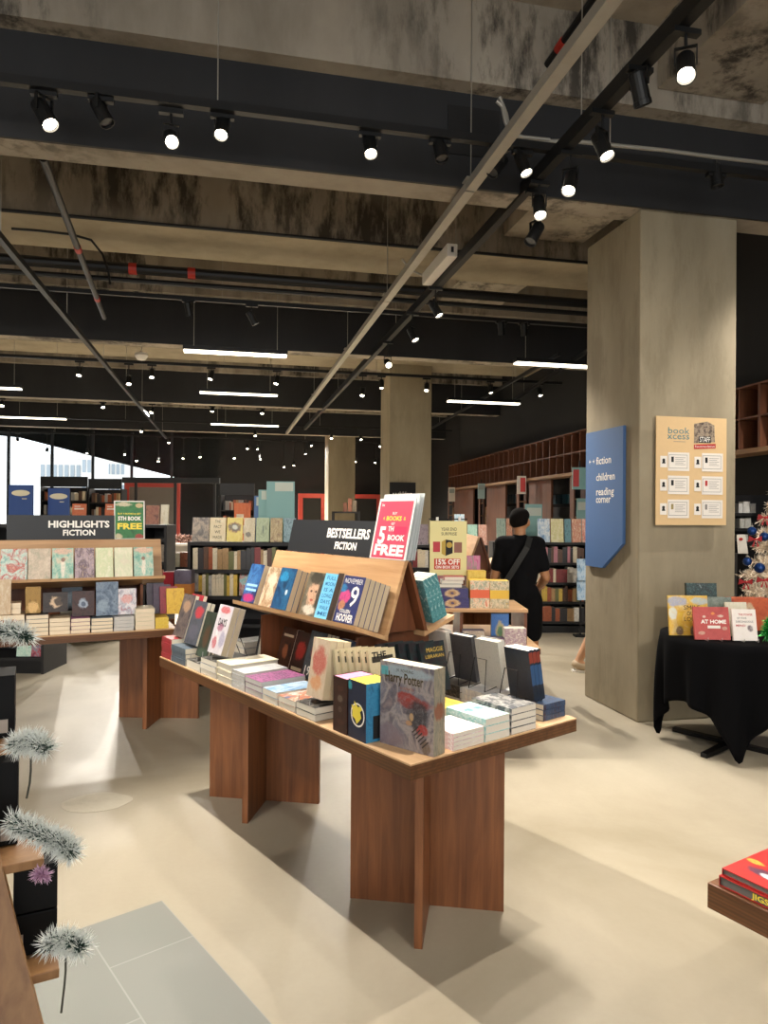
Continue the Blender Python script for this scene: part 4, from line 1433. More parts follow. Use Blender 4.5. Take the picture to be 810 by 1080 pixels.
lean(B, bu(-2, .05) , .045, zB['L0'] + .001, B.e2, 4, .075, .22, .03, [CR], ['cream book standing upright on the thick cream books'], page=PB)
C_MOON = pal('#2a2320', '#3d3330', '#1d1918', scale=3, ell=[(.52, .5, .27, .33, '#e2c3a0'), (.62, .54, .2, .26, '#2c2422')])
C_PORT = pal('#241c1c', '#4a2f2a', '#2f2426', scale=3, ell=[(.5, .5, .24, .22, '#aebccb'), (.5, .48, .12, .12, '#4d5a70')])
C_M3 = pal('#3f4d5f', '#5f6f84', '#7f8fa0', '#2c3846', scale=3, ell=[(.3, .3, .3, .2, '#8fa0ae')])
C_M4 = pal('#c9c6cc', '#e2dcdc', '#9fa3b0', '#b8443e', scale=3.5, ell=[(.5, .6, .35, .2, '#dba39c')])
C_GOLD = pal('#8a6a2c', '#a37d38', '#6f5424', scale=3, ell=[(.5, .22, .42, .24, '#e2b978')])
for px0, px1, key, hgt, cov, lab, d in ((27.5, 44.5, 'L1', .17, C_GOLD, 'small golden brown box with a pale sun standing on its stack', .05), (46, 73, 'L2', .155, C_MOON, 'dark box with a pale crescent standing on the highlights table', .05),
                                  (77, 101, 'L3', .165, C_PORT, 'dark brown box with a pale round portrait', .05)):
    v_ = .10
    ua, ub = bu(px0, v_), bu(px1, v_)
    zc_ = zB['L1'] if key == 'L2' else zB[key]
    hgt -= zc_ - zB[key]
    M = facing(B.p(ua, v_, zc_ + .001 + d * math.sin(math.radians(4))), B.e2, math.radians(4))
    o = thing('boxed_set', lab, 'box', M)
    w_ = ua - ub - .004
    MB().add([(0, 0, 0), (w_, 0, 0), (w_, hgt, 0), (0, hgt, 0)], [(0, 1, 2, 3)], 0, None, [[(0, 0), (1, 0), (1, 1), (0, 1)]]).build('printed_front', cov, o)
    MB().box((0, 0, -d), (w_, hgt, -.0006)).build('box_body', flat('box_black', '#1a1718', .4), o)
lean(B, bu(102, .12), .10, zB['L4'] + .002, B.e2, 8, .14, .225, .03, [C_M3], ['grey blue cover with swirling shapes, tallest under the highlights riser'])
lean(B, bu(124.5, .12), .10, zB['L5'] + .002, B.e2, 10, .122, .175, .03, [C_M4], ['white and pink cover under the highlights riser post side'])
lean(B, bu(66, .3), .33, TOPZ + .12, B.e2, 12, .13, .15, .02, [C_GBSP], ['grey cover seen behind the crescent box'])
stack(B, bu(84, .33), bu(64, .33), .30, .14, TOPZ, [.058, .058], [C_BLACKW], 'hidden under the grey cover behind the crescent box')
# leaning books at the aisle end of the highlights table
for k, (c_, lab) in enumerate(((pal('#231c2c', '#3a3040', '#1a1722', scale=3), 'dark violet book, innermost of the row at the aisle end of the highlights table'), (pal('#2a2238', '#4a3a4e', '#1d1826', scale=3), 'dark plum book, middle of the row at the aisle end of the highlights table'),
                               (pal('#7a1f2e', '#8f2c3a', '#5f1824', scale=3), 'dark red book standing near the yellow one at the table end'), (pal('#c99a2a', '#e0b83c', '#b8862a', scale=3), 'yellow book standing at the aisle end of the highlights table'))):
    lean(B, bu(157 + 6.5 * k, .16), .22 - .03 * k, TOPZ + .077, B.e2, 14, .12, .215 - .012 * k, .028, [c_], [lab])
KS = [(pal('#5f9a96', '#c9d8cc', '#b8322e', '#e2cdb4', scale=3.2), 'teal and red cover'), (pal('#d8c8b4', '#c2b09c', '#a3a08c', scale=4), 'beige cover with branches'),
      (pal('#5fa08e', '#a8c8b8', '#dfc9ae', scale=3.2, ell=[(.5, .9, .5, .12, '#e4b8a2'), (.5, .35, .12, .36, '#efe4d4'), (.5, .62, .12, .08, '#8a4a3a')]), 'green sea cover with a standing figure'),
      (pal('#8a7484', '#b8a4a8', '#5d4f5e', '#e0c2a4', scale=3), 'mauve cover with pale lettering'), (pal('#e6e0c4', '#c8d2a4', '#efe9d6', scale=3), 'cream and green cover'),
      (pal('#ece4cc', '#d2d6b4', '#e2d2c0', scale=3), 'cream and green cover, paler copy'), (pal('#5fa08e', '#a8c8b8', '#dfc9ae', scale=3.2, ell=[(.5, .9, .5, .12, '#e4b8a2'), (.5, .35, .12, .36, '#efe4d4'), (.5, .62, .12, .08, '#8a4a3a')]), 'figure on green sea cover by the riser end')]
for k, (px0, px1) in enumerate(((0.5, 29.5), (30, 54.5), (55.5, 78.5), (79.5, 100.5), (101.5, 120.5), (121.5, 141), (142, 163))):
    ua, ub = bu(px0, .22), bu(px1, .22)
    ledge(B, .20, ua, ua - ub - .003, .212, .024, [KS[k][0]] * 2, [KS[k][1] + ' on the highlights riser ledge', 'copy behind the ' + KS[k][1] + ' on the highlights riser'])
# ------------------------------------------------------------------ signs on the columns
M_BLUES = flat('blue_sign', '#44689a', .45, vary=.08, scale=3)
xs_ = 2.968
pts = [at_x(px, py, xs_) for px, py in ((618.2, 452.6), (657, 448.7), (656.5, 573.7), (635, 599), (618.9, 597.5))]
yf, yn = max(p.y for p in pts), min(p.y for p in pts)
zt, zc, zb_ = pts[1].z, pts[2].z, pts[3].z
ym = pts[3].y
so = thing('direction_sign', 'tall blue sign board on the big column pointing to fiction and children', 'sign', axes((xs_, yf, zb_), (0, -1, 0), (0, 0, 1), (-1, 0, 0)))
wS, hS = yf - yn, zt - zb_
ch = zc - zb_
mS = yf - ym
MB().prism([(0, 0, -.025), (mS, 0, -.025), (wS, ch, -.025), (wS, hS, -.025), (0, hS, -.025)], (0, 0, .025)).build('board', M_BLUES, so)
for s, yy, xx in (('fiction', .78, .30), ('children', .66, .30), ('reading', .545, .30), ('corner', .49, .30)):
    q = lettering(s, .085, M_WHITEINK, so, xx * wS, hS * yy - (0), .001, align='LEFT', bold=.015)
    w0 = max(v.co.x for v in q.data.vertices)
    k = {'fiction': .40, 'children': .5, 'reading': .48, 'corner': .40}[s] * wS / w0
    q.matrix_basis = q.matrix_basis @ Matrix.Diagonal((k, 1, 1, 1))
for cx, dx in ((.10, 1), (.2, -1)):
    x0 = wS * cx
    yq = hS * .78
    MB().prism([(x0, yq - .005, .001), (x0 + .03, yq - .005, .001), (x0 + .03, yq + .005, .001), (x0, yq + .005, .001)], (0, 0, .0006)) \
        .prism([(x0 + (.03 if dx < 0 else 0) + .012 * -dx * -1, yq - .02, .001), (x0 + (.03 if dx < 0 else 0), yq, .001), (x0 + (.03 if dx < 0 else 0) + .012 * dx, yq + .02, .001)], (0, 0, .0006)).build('arrow', M_WHITEINK, so)

# children sign on the second column
q0, q1 = at_y(411, 526, 13.17), at_y(438.5, 509, 13.17)
so = thing('direction_sign', 'small black sign reading children on the second column', 'sign', axes((q0.x, 13.17, q0.z - .1), (1, 0, 0), (0, 0, 1), (0, -1, 0)))
MB().box((0, 0, -.02), (q1.x - q0.x, q1.z - q0.z + .1, 0)).build('board', M_BLACKM, so)
lettering('children', .11, M_WHITEINK, so, .30, .20, .001, width=.28, bold=.01)
for x0 in (.06, .11):
    MB().prism([(x0, .185, .001), (x0 + .03, .2, .001), (x0, .215, .001)], (0, 0, .0006)).build('arrow', M_WHITEINK, so)

# staff recommendations board on the big column's front
yp = 4.742
tl, br = at_y(692.3, 438.5, yp), at_y(765.8, 554, yp)
wP, hP = br.x - tl.x, tl.z - br.z
M_KRAFT = flat('kraft_board', '#d9b888', .6, vary=.04)
M_PAPER = flat('paper_white', '#e6dfd6', .6)
M_INKG = flat('grey_ink', '#8a8480', .6)
M_TEALI = flat('teal_ink', '#3f7f88', .6)
M_REDI = flat('red_ink', '#b5302e', .5)
po = thing('notice_board', 'kraft staff recommendations board with six cards on the big column', 'board', axes((tl.x, yp, br.z), (1, 0, 0), (0, 0, 1), (0, -1, 0)))
MB().box((0, 0, -.007), (wP, hP, 0)).build('board', M_KRAFT, po)
lettering('book', .07, M_TEALI, po, wP * .31, hP * .872, .001, width=wP * .3, bold=.0)
lettering('xcess', .07, M_TEALI, po, wP * .31, hP * .812, .001, width=wP * .31, bold=.0)
MB().box((wP * .24, hP * .768, .0006), (wP * .41, hP * .772, .001)).build('underline', M_INKG, po)
C_STAFF = pal('#2a2624', '#7a6a5e', '#b8a690', '#4a403a', scale=7)
MB().add([(wP * .53, hP * .76, .001), (wP * .83, hP * .775, .001), (wP * .82, hP * .93, .001), (wP * .72, hP * .965, .001), (wP * .53, hP * .94, .001)], [(0, 1, 2, 3, 4)], 0, None, [[(0, 0), (1, 0), (1, .8), (.6, 1), (0, .9)]]).build('staff_picture', C_STAFF, po)
MB().box((wP * .6, hP * .765, .0012), (wP * .77, hP * .825, .0016)).build('caption_panel', M_BLACKM, po)
lettering('STAFF', .042, M_WHITEINK, po, wP * .685, hP * .797, .002, width=wP * .15, bold=.01, squash=1.3)
MB().prism([(wP * .53, hP * .705, .0012), (wP * .84, hP * .718, .0012), (wP * .84, hP * .76, .0012), (wP * .53, hP * .747, .0012)], (0, 0, .0004)).build('red_ribbon', M_REDI, po)
lettering('Recommendations', .022, M_WHITEINK, po, wP * .685, hP * .733, .002, width=wP * .28, rot=.03)
ncard = 0
for r_, yy in enumerate((.585, .37, .15)):
    for c_, xx in enumerate((.165, .645)):
        c0 = MB().box((wP * xx - .02 * 0, hP * (yy - .085), .0012), (wP * (xx + .30), hP * (yy + .085), .0022)).build('card', M_PAPER, po)
        MB().box((wP * (xx + .015), hP * (yy - .062), .0023), (wP * (xx + .27), hP * (yy - .058), .0026)).box((wP * (xx + .015), hP * (yy + .06), .0023), (wP * (xx + .27), hP * (yy + .064), .0026)) \
            .box((wP * (xx + .012), hP * (yy - .062), .0023), (wP * (xx + .017), hP * (yy + .064), .0026)).box((wP * (xx + .268), hP * (yy - .062), .0023), (wP * (xx + .273), hP * (yy + .064), .0026)).build('border', M_INKG, c0)
        for k in range(5):
            MB().box((wP * (xx + .10), hP * (yy + .035 - .016 * k), .0023), (wP * (xx + .245 - .03 * (k % 2)), hP * (yy + .039 - .016 * k), .0025)).build('text_line', M_INKG, c0)
        MB().box((wP * (xx + .045), hP * (yy - .005), .0023), (wP * (xx + .08), hP * (yy + .045), .0026)).build('cover_picture', [M_BLACKM, M_BLACKM, M_BLACKM, M_REDI, flat('olive_ink', '#9a8a5a', .6), M_INKG][r_ * 2 + c_], c0)
        p1 = MB().box((wP * (xx - .108), hP * (yy - .055), .0012), (wP * (xx - .012), hP * (yy + .05), .002)).build('portrait_card', M_PAPER, po)
        MB().lathe([(.0, .0021), (.012, .0021)], 12, cap=False, M=T(wP * (xx - .06), hP * (yy + .012), 0)).prism([(wP * (xx - .085), hP * (yy - .02), .0021), (wP * (xx - .035), hP * (yy - .02), .0021), (wP * (xx - .045), hP * (yy + .004), .0021), (wP * (xx - .075), hP * (yy + .004), .0021)], (0, 0, .0003)).build('portrait', M_BLACKM, p1)

# ------------------------------------------------------------------ black draped table by the big column
CT = W(2.36, 4.82)
R_T = .445
M_CLOTH = flat('black_cloth', '#08080a', .95, vary=.2, scale=60, spec=.08)
to = thing('pedestal_table', 'small round pedestal table under the black cloth by the column', 'table', T(CT.x, CT.y, 0))
MB().lathe([(R_T, 0), (R_T, .025)], 32).build('table_top', M_BLACK, to, loc=(0, 0, .716))
MB().tube([(0, 0, .03), (0, 0, .715)], .035, 14).build('pole', M_BLACK, to)
for k in range(4):
    a = k * PI / 2 + .5
    d = Vector((math.cos(a), math.sin(a), 0))
    s = Vector((-d.y, d.x, 0)) * .03
    MB().prism([d * .03 - s, d * .40 - s * .7, d * .40 + s * .7, d * .03 + s], (0, 0, .028)).build('foot', M_BLACK, to)
# the cloth: a square draped over the round top
cl = MB()
half = .855
n = 132
fan = math.radians(12.4)
vs, fs = [], []
RS = (0, .2, .4, R_T + .004)
levels = 14
rng = random.Random(3)
ph = [rng.uniform(0, 6.28) for _ in range(6)]
for k in range(n):
    a = 2 * PI * k / n
    ca, sa = math.cos(a), math.sin(a)
    ext = half / max(abs(math.cos(a - .03)), abs(math.sin(a - .03)))
    ext = min(ext, 1.17)
    rot = a + math.radians(23) - YAW
    drop = min(ext - R_T - .01, .735)
    ring = []
    for r in RS[1:]:
        ring.append((r * math.cos(rot), r * math.sin(rot), .7425))
    amp = .022 + .06 * (drop / .73)
    fold = math.sin(a * 13 + ph[0] + .6 * math.sin(a * 3 + ph[1])) + .4 * math.sin(a * 22 + ph[2])
    for j in range(1, levels + 1):
        t_ = j / levels
        rr = R_T + .006 + amp * t_ ** .8 * (.55 + .5 * fold) - .05 * t_ * t_ * (drop / .73)
        rr = max(rr, R_T * .86)
        ring.append((rr * math.cos(rot), rr * math.sin(rot), .7425 - drop * t_ - (.004 if j else 0)))
    vs += ring
m_ = len(RS) - 1 + levels
cv = [(0, 0, .7425)]
for k in range(n):
    k2 = (k + 1) % n
    for j in range(m_ - 1):
        fs.append((1 + k * m_ + j, 1 + k2 * m_ + j, 1 + k2 * m_ + j + 1, 1 + k * m_ + j + 1))
    fs.append((0, 1 + k2 * m_, 1 + k * m_))
o = MB().add(cv + vs, fs).build('tablecloth', M_CLOTH, None, loc=(CT.x, CT.y, 0), smooth=True)
m2 = o.modifiers.new('thick', 'SOLIDIFY')
m2.thickness = .0025
m2.offset = 1
for m in list(o.modifiers):
    if m.type == 'EDGE_SPLIT':
        o.modifiers.remove(m)
tag(o, 'black cloth hanging in folds over the round table by the column', 'tablecloth')
ZC = .7475
FR = Vector((CAMF.e2.x, CAMF.e2.y, 0))


def stand(X, Y, z, w, h, t, cov, lab, tilt=10, yaw=0.0, hard=True, parts=True, page=None, cat='book', fr_back=None, up=.0):
    """one book standing face-out toward the viewer, its lower left corner at plan point (X, Y)"""
    b = fr_back or (Matrix.Rotation(yaw, 3, 'Z') @ FR)
    p = W(X, Y, z + .001 + t * math.sin(math.radians(tilt)))
    M0 = facing(p, b, math.radians(tilt))
    zl = Vector((M0[0][2], M0[1][2], M0[2][2]))
    return book(facing(p - zl * t, b, math.radians(tilt)), w, h, t, cov, lab, None, hard, parts, page=page, cat=cat)


def px_at(px, D):
    return (px - 405.0) / F * D


C_SMILE = pal('#e2c24a', '#d9a83a', '#ead9a0', scale=2.5, ell=[(.2, .85, .3, .14, '#9aa4c4'), (.8, .86, .26, .1, '#a9c0c8'), (.25, .12, .12, .14, '#4a3040'), (.62, .12, .12, .14, '#3a2a4a'), (.1, .55, .12, .16, '#d8e0dc')])
C_HOME = pal('#a83a34', '#b8463e', '#9c322e', scale=3, ell=[(.55, .8, .06, .05, '#e08a3a'), (.3, .7, .05, .04, '#d9c2b0'), (.75, .72, .1, .05, '#d9c2b0'), (.85, .35, .08, .06, '#c9a08a'), (.2, .2, .1, .06, '#c9a08a')])
C_MIND = pal('#e6dbd2', '#ebe2da', '#dfd2c8', scale=2, ell=[(.72, .38, .13, .12, '#4a2a3a')])
C_CHRG = pal('#1f2a2a', '#2c4a48', '#151c1d', '#7a8a88', scale=4)
C_GREYX = pal('#5a6058', '#7d8a80', '#9aa096', scale=5)
D_ = 4.74
sm = stand(px_at(707.5, D_), D_, ZC, .262, .265, .02, C_SMILE, 'big yellow picture book at the column side of the black table', 8)
for s, x, y, w_ in (('SMILE', .155, .185, .11), ('OUT', .15, .145, .06), ('LOUD', .15, .108, .1)):
    lettering(s, .04, M_BLACKM, sm, x, y, .0204, width=w_, bold=.0)
D_ = 4.58
hm = stand(px_at(734, D_), D_, ZC, .225, .21, .02, C_HOME, 'red cover reading at home on the black table', 12, yaw=-.05)
lettering('AT HOME', .034, M_WHITEINK, hm, .125, .115, .0204, width=.16, bold=.03)
MB().box((.085, .072, .0202), (.165, .09, .0206)).build('caption_panel', M_PAPER, hm)
D_ = 4.55
pm = stand(px_at(775, D_), D_, ZC, .15, .20, .022, C_MIND, 'white cover with red lettering beside green tinsel on the black table', 12, yaw=-.05)
for s, x, y, w_, m in (('THE POWER', .085, .165, .09, M_REDI), ('OF YOUR', .06, .142, .06, M_INKG), ('SUBCONSCIOUS', .075, .12, .11, M_INKG), ('MIND', .05, .095, .06, M_REDI)):
    lettering(s, .018, m, pm, x, y, .0224, width=w_, bold=.02)
D_ = 5.04
stand(px_at(725.5, D_), D_, ZC + .12, .215, .20, .03, C_CHRG, 'dark teal book standing highest on the black table', 6)
bb = MB().box((0, 0, 0), (.24, .06, .118))
o = thing('boxed_set', 'dark grey box under the dark teal book on the black table', 'box', T(*W(px_at(727, 5.05), 5.02, ZC + .001)) @ RZ(-YAW))
bb.build('box_body', C_GREYX, o)
MB().box((-.001, -.001, .118), (.241, .061, .1185)).build('lid', M_BLACKM, o)
stand(px_at(748, 4.84), 4.84, ZC, .17, .245, .02, C_GREYX, 'grey green book half hidden behind the red home cover', 8)
stand(px_at(768, 4.72), 4.72, ZC, .14, .225, .02, C_CREAMY, 'cream book peeping up behind the white and red covers', 8)
C_WREATH = pal('#c0532e', '#d0653a', '#b0452a', scale=3, ell=[(.5, .55, .14, .4, '#e2cda6'), (.5, .5, .07, .22, '#8a4a30'), (.1, .5, .2, .5, '#8a2a32')])
D_ = 4.98
o = thing('gift_box', 'orange box with a pale wreath behind the books on the black table', 'box', T(*W(px_at(770, D_), D_, ZC + .001)) @ RZ(-YAW))
MB().add([(0, 0, 0), (.28, 0, 0), (.28, 0, .225), (0, 0, .225)], [(0, 1, 2, 3)], 0, None, [[(0, 0), (1, 0), (1, 1), (0, 1)]]).build('printed_front', C_WREATH, o)
MB().box((0, .0006, 0), (.28, .09, .225)).build('box_body', flat('orange_card', '#b8502f', .5), o)
for lx, ly, lab in ((741, 4.565, 'small clear easel under the red home cover'), (779, 4.535, 'small clear easel under the white cover with red lettering')):
    e = thing('book_easel', lab, 'easel', facing(W(px_at(lx, ly) + .03, ly - .005, ZC + .003), FR, 0))
    MB().tube([(0, .02, .02), (0, 0, .02), (0, 0, -.03), (.09, 0, -.03), (.09, 0, .02), (.09, .02, .02)], .002, 6).build('wire_frame', M_GALV, e)


def needles(mb, path, r, n, ln, rng, mi=(0, 1), tipp=.35, wid=.0016, bias=None):
    """blades bristling from a path of points"""
    path = [Vector(p) for p in path]
    for i in range(n):
        t_ = rng.random() * (len(path) - 1)
        k = int(t_)
        c = path[k].lerp(path[min(k + 1, len(path) - 1)], t_ - k)
        d = Vector((rng.gauss(0, 1), rng.gauss(0, 1), rng.gauss(0, 1))).normalized()
        if bias:
            d = (d + Vector(bias)).normalized()
        s = d.cross(Vector((rng.gauss(0, 1), rng.gauss(0, 1), rng.gauss(0, 1)))).normalized() * wid
        a, b = c + d * r * .1, c + d * r * .1 + d * ln * rng.uniform(.75, 1.1)
        m = a.lerp(b, 1 - tipp)
        mb.add([a - s, a + s, m + s, m - s], [(0, 1, 2, 3)], mi[0])
        mb.add([m - s * 1.1, m + s * 1.1, b], [(0, 1, 2)], mi[1])


M_GRNT = flat('green_tinsel', '#1f8a32', .25, .3)
M_GRNT2 = flat('bright_green_tinsel', '#4fc060', .2, .4)
rng = random.Random(11)
mb = MB()
pc = W(px_at(812, 4.54), 4.54, ZC + .10)
needles(mb, [pc + W(-.02, 0) * 1.0 + Vector((0, 0, -.06)), pc + Vector((0, 0, .02)), pc + W(.1, 0, .06), pc + W(.16, .02, 0)], .01, 900, .05, rng, wid=.0022)
tag(mb.build('tinsel_bundle', [M_GRNT, M_GRNT2]), 'bundle of glittering green tinsel on the black table at the frame edge', 'tinsel')
# dark blue storage box behind the cloth
o = thing('storage_crate', 'dark blue crate on the floor behind the black draped table', 'crate', T(*W(2.76, 5.5)) @ RZ(-YAW))
MB().box((0, 0, 0), (.5, .34, .32)).build('body', flat('crate_blue', '#262d3d', .6), o, bevel=.01)
MB().box((-.01, -.01, .3205), (.51, .35, .345)).build('lid', flat('crate_blue', '#262d3d', .6), o, bevel=.008)

# ------------------------------------------------------------------ white Christmas tree at the frame edge
M_NEED = flat('white_needles', '#cbb9a2', .6)
M_NEED2 = flat('white_needle_tips', '#e2d6c4', .5)
TC = W(3.78, 6.35)
rng = random.Random(5)
ct = thing('christmas_tree', 'white tinsel Christmas tree with blue baubles at the frame edge', 'tree', T(TC.x, TC.y, 0))
MB().tube([(0, 0, .05), (0, 0, 2.2)], [.03, .012], 10).build('trunk', flat('tree_stem', '#8a7a66', .7), ct)
MB().lathe([(.26, 0), (.26, .04), (.05, .06), (.045, .2)], 20).build('stand', M_BLACK, ct)
mb = MB()
for tier in range(15):
    z = .30 + tier * .128
    rad = .70 * (1 - (z - .25) / 2.15) ** .85 + .05
    nb = max(6, int(17 * rad / .7) + 5)
    for k in range(nb):
        a = 2 * PI * (k + .5 * (tier % 2)) / nb + rng.uniform(-.1, .1)
        d = Vector((math.cos(a), math.sin(a), 0))
        p0 = Vector((0, 0, z + .05))
        p1 = d * rad * rng.uniform(.85, 1.05) + Vector((0, 0, z - .07))
        if (TC + d * rad).dot(W(1, 0)) > 4.2 + .0 and d.dot(W(1, 0)) > .3:
            nn = 20
        else:
            nn = 230
        needles(mb, [p0.lerp(p1, .35), p0.lerp(p1, .7), p1], .01, nn, .075, rng, wid=.0032)
mb.build('foliage', [M_NEED, M_NEED2], ct)
M_BAUB = flat('blue_bauble', '#1f3f78', .12, .5)
for k, (px, py) in enumerate(((793, 560), (788, 592), (801, 599), (806, 566))):
    q = at_d(px, py, 5.72)
    o = thing('hanging_bauble', ['matt blue bauble high on the white tree edge', 'dark blue bauble lowest on the white tree edge', 'large blue bauble low on the white tree', 'blue bauble half cut by the frame on the white tree'][k], 'bauble', T(*q))
    MB().sphere((0, 0, 0), .036 if k != 2 else .042, seg=18, rings=12).build('ball', M_BAUB, o, smooth=True)
    MB().lathe([(.01, 0), (.01, .012)], 10).tube([(0, 0, .01), (0, 0, .03)], .002, 5).build('cap', M_GALV, o, loc=(0, 0, .034 if k != 2 else .04))
M_RIB = flat('red_ribbon_cloth', '#a8262a', .5)
for k, (px, py) in enumerate(((797, 569), (787, 614), (806, 612), (807, 546))):
    q = at_d(px, py, 5.68)
    o = thing('hanging_bow', ['red bow beside the high blue bauble on the white tree', 'red bow at the foot of the white tree edge', 'red and white striped bow low on the white tree', 'small red bow near the white tree top'][k], 'bow', T(*q) @ RZ(-YAW))
    for s_ in (-1, 1):
        MB().prism([(0, 0, 0), (s_ * .05, 0, .028), (s_ * .055, .01, -.02)], (0, .012, 0)).build('loop', M_RIB, o)
        MB().prism([(s_ * .004, 0, 0), (s_ * .03, 0, -.055), (s_ * .014, 0, -.06)], (0, .004, 0)).build('tail', M_RIB, o)
    MB().sphere((0, .003, 0), .011, seg=10, rings=6).build('knot', M_RIB, o)

# ------------------------------------------------------------------ low table with picture books, at the frame edge
Pn = at_z(745.5, 930, .46)
d1 = (at_z(812, 962.5, .46) - Pn).normalized()          # along the visible front edge, toward the viewer's right
d2 = Vector((-d1.y, d1.x, 0))
if d2.dot(W(0, 1)) < 0:
    d2 = -d2
lm = axes((Pn.x, Pn.y, 0), d1, d2, (0, 0, 1))
lo_ = thing('low_table', 'low wooden table with red picture books at the frame edge', 'table', lm)
MB().box((0, 0, .385), (1.1, .75, .46)).build('table_top', M_WOODH, lo_, bevel=.003)
for x, y in ((.42, .1), (1.0, .1), (.42, .65), (1.0, .65)):
    MB().box((x - .03, y - .03, 0), (x + .03, y + .03, .3845)).build('leg', M_WOODT, lo_)
C_JIG = pal('#a32024', '#ad2a26', '#961c20', scale=2.2, ell=[(.3, .3, .2, .1, '#26324a'), (.35, .27, .09, .06, '#d9d9dc'), (.35, .72, .16, .1, '#3a4a44'), (.1, .5, .1, .06, '#e2a03a'), (.8, .4, .16, .1, '#33504c'), (.75, .75, .18, .08, '#e08a4a')])


def low_book(x, y, w, h, t, z, cov, lab, page=None, a=0.0, spine_front=True):
    M = lm @ T(x, y, z) @ RZ(a)
    # cover's x along d2?  spine along the front edge: local x -> into the table
    M = M @ Matrix(((0, 1, 0, 0), (1, 0, 0, 0), (0, 0, 1, 0), (0, 0, 0, 1))) if False else M
    return book(M, w, h, t, cov, lab, None, True, page=page)


z = .461
jg = low_book(.03, .012, .30, .24, .03, z, C_JIG, 'red jigsaw book, lowest of the pile on the low table', pages('#6e6a64', 'grey_board_pages'), .0)
q = lettering('JIGSAW', .022, M_YINK, jg, 0, 0, 0, width=.1, bold=.03)
q.matrix_basis = T(.15, -.0006, .014) @ Matrix.Rotation(PI / 2, 4, 'X')
low_book(.034, .02, .30, .24, .02, z + .0312, C_JIG, 'red picture book with cars on top of the jigsaw book', pages('#7a766e', 'grey_board_pages2'), .0)
C_BLUEB = pal('#1f6fc0', '#2f86d8', '#185fa8', scale=2)
low_book(.13, .27, .24, .24, .035, z, C_JIG, 'red book further back on the low table', None, .02)
low_book(.14, .28, .22, .2, .03, z + .0362, C_BLUEB, 'bright blue book on the second pile of the low table', None, .05)
low_book(.10, .40, .3, .24, .022, z + .0682, C_BLACKW, 'black and white book jutting out of the second pile', None, .0)
low_book(.12, .41, .28, .22, .02, z + .0912, C_JIG, 'red book on top of the second pile of the low table', None, .0)
o = thing('storage_crate', 'black crate holding up the back pile on the low table', 'crate', lm @ T(.2, .56, z))
MB().box((0, 0, 0), (.2, .12, .066)).build('body', M_BLACKM, o)
MB().box((-.003, -.003, .05), (.203, .123, .056)).build('rim', M_BLACK, o)

# ------------------------------------------------------------------ tree-shaped wooden shelf at the window-side frame edge
DS = 1.5
tsx = thing('tree_shelf', 'tree-shaped wooden shelf with frosted garland at the frame edge', 'shelf', T(*W(-.75, 1.5)) @ RZ(-YAW + math.radians(28)))
Lm = tsx.matrix_basis.inverted()


def sl(px, py, D):
    return Lm @ at_d(px, py, D)


# slanting front plank
a0, a1 = sl(-14, 850, 1.40), sl(48, 1094, 1.33)
bot = a1 + (a1 - a0) * (a1.z / (a0.z - a1.z))
top = a0 + (a0 - a1) * ((1.95 - a0.z) / (a0.z - a1.z))
ou = Vector((-.16, 0, 0))
MB().prism([bot, top, top + ou, bot + ou], (0, .03, 0)).build('slanting_plank', M_WOODX, tsx)
b2 = bot + Vector((-.02, .22, 0))
t2 = top + Vector((-.02, .22, 0))
MB().prism([b2, t2, t2 + ou, b2 + ou], (0, .03, 0)).build('slanting_plank', M_WOODX, tsx)
SHZ = []
for k, (px0, py0, px1, py1, D) in enumerate(((-30, 668, 19, 664, 1.55), (-30, 795, 12, 782, 1.5), (-20, 925, 46, 898, 1.45), (-10, 1050, 62, 1012, 1.42))):
    p = sl(px1, py1, D)
    SHZ.append(p)
    MB().box((p.x - .45, p.y - .03, p.z - .018), (p.x, p.y + .17, p.z)).build('shelf_board', M_WOODX, tsx, bevel=.002)
M_FROST = flat('frosted_tips', '#e9ece6', .5)
M_PINE = flat('pine_needles', '#2c4a3c', .6)
for k, (px, py, D, n, lab, spread) in enumerate(((8, 676, 1.5, 900, 'frosted garland tuft on the topmost visible shelf board', .05), (33, 781, 1.42, 1300, 'round frosted garland tuft hanging at the second shelf board', .035),
                                         (46, 882, 1.38, 1700, 'frosted garland tuft lying on the third shelf board', .05), (70, 990, 1.36, 1000, 'frosted garland tuft at the lowest visible shelf board', .035))):
    c = at_d(px, py, D) + Vector((0, 0, .022 if k == 0 else 0))
    mb = MB()
    rng = random.Random(20 + k)
    pth = [c + W(-spread, .0) + Vector((0, 0, -.01)), c, c + W(spread, -.01) + Vector((0, 0, -.012))]
    if k == 2:
        pth = [c + W(-.07, .02, .02), c + W(-.02, 0, .01), c + W(.03, 0, -.01), c + W(.055, 0, -.03)]
    needles(mb, pth, .004, n, .034, rng, tipp=.55, wid=.0011, bias=(.1, -.1, .05))
    g = mb.build('garland_tuft', [M_PINE, M_FROST])
    tag(g, lab, 'garland')
    if k in (1, 3):
        s0 = c + Vector((0, 0, -.03))
        MB().tube([s0, s0 + W(0, 0, -.03), s0 + W(-.002, 0, -.055), s0 + W(-.008, 0, -.085 if k == 1 else -.11)], .0022, 6).build('hanging_stem', flat('garland_stem', '#3a3a30', .7), g)
mb = MB()
rng = random.Random(40)
needles(mb, [at_d(40, 921, 1.36), at_d(48, 923, 1.36)], .003, 160, .02, rng, wid=.0012)
tag(mb.build('flower_sprig', [flat('pink_petal', '#b88aa8', .5), flat('pale_pink_petal', '#d8b4cc', .5)]), 'small pink sprig under the third shelf board', 'flower')
M_BOXB = flat('black_card', '#0a0a0b', .6, spec=.2)
M_TAGW = flat('price_tag', '#b5aa9e', .5)
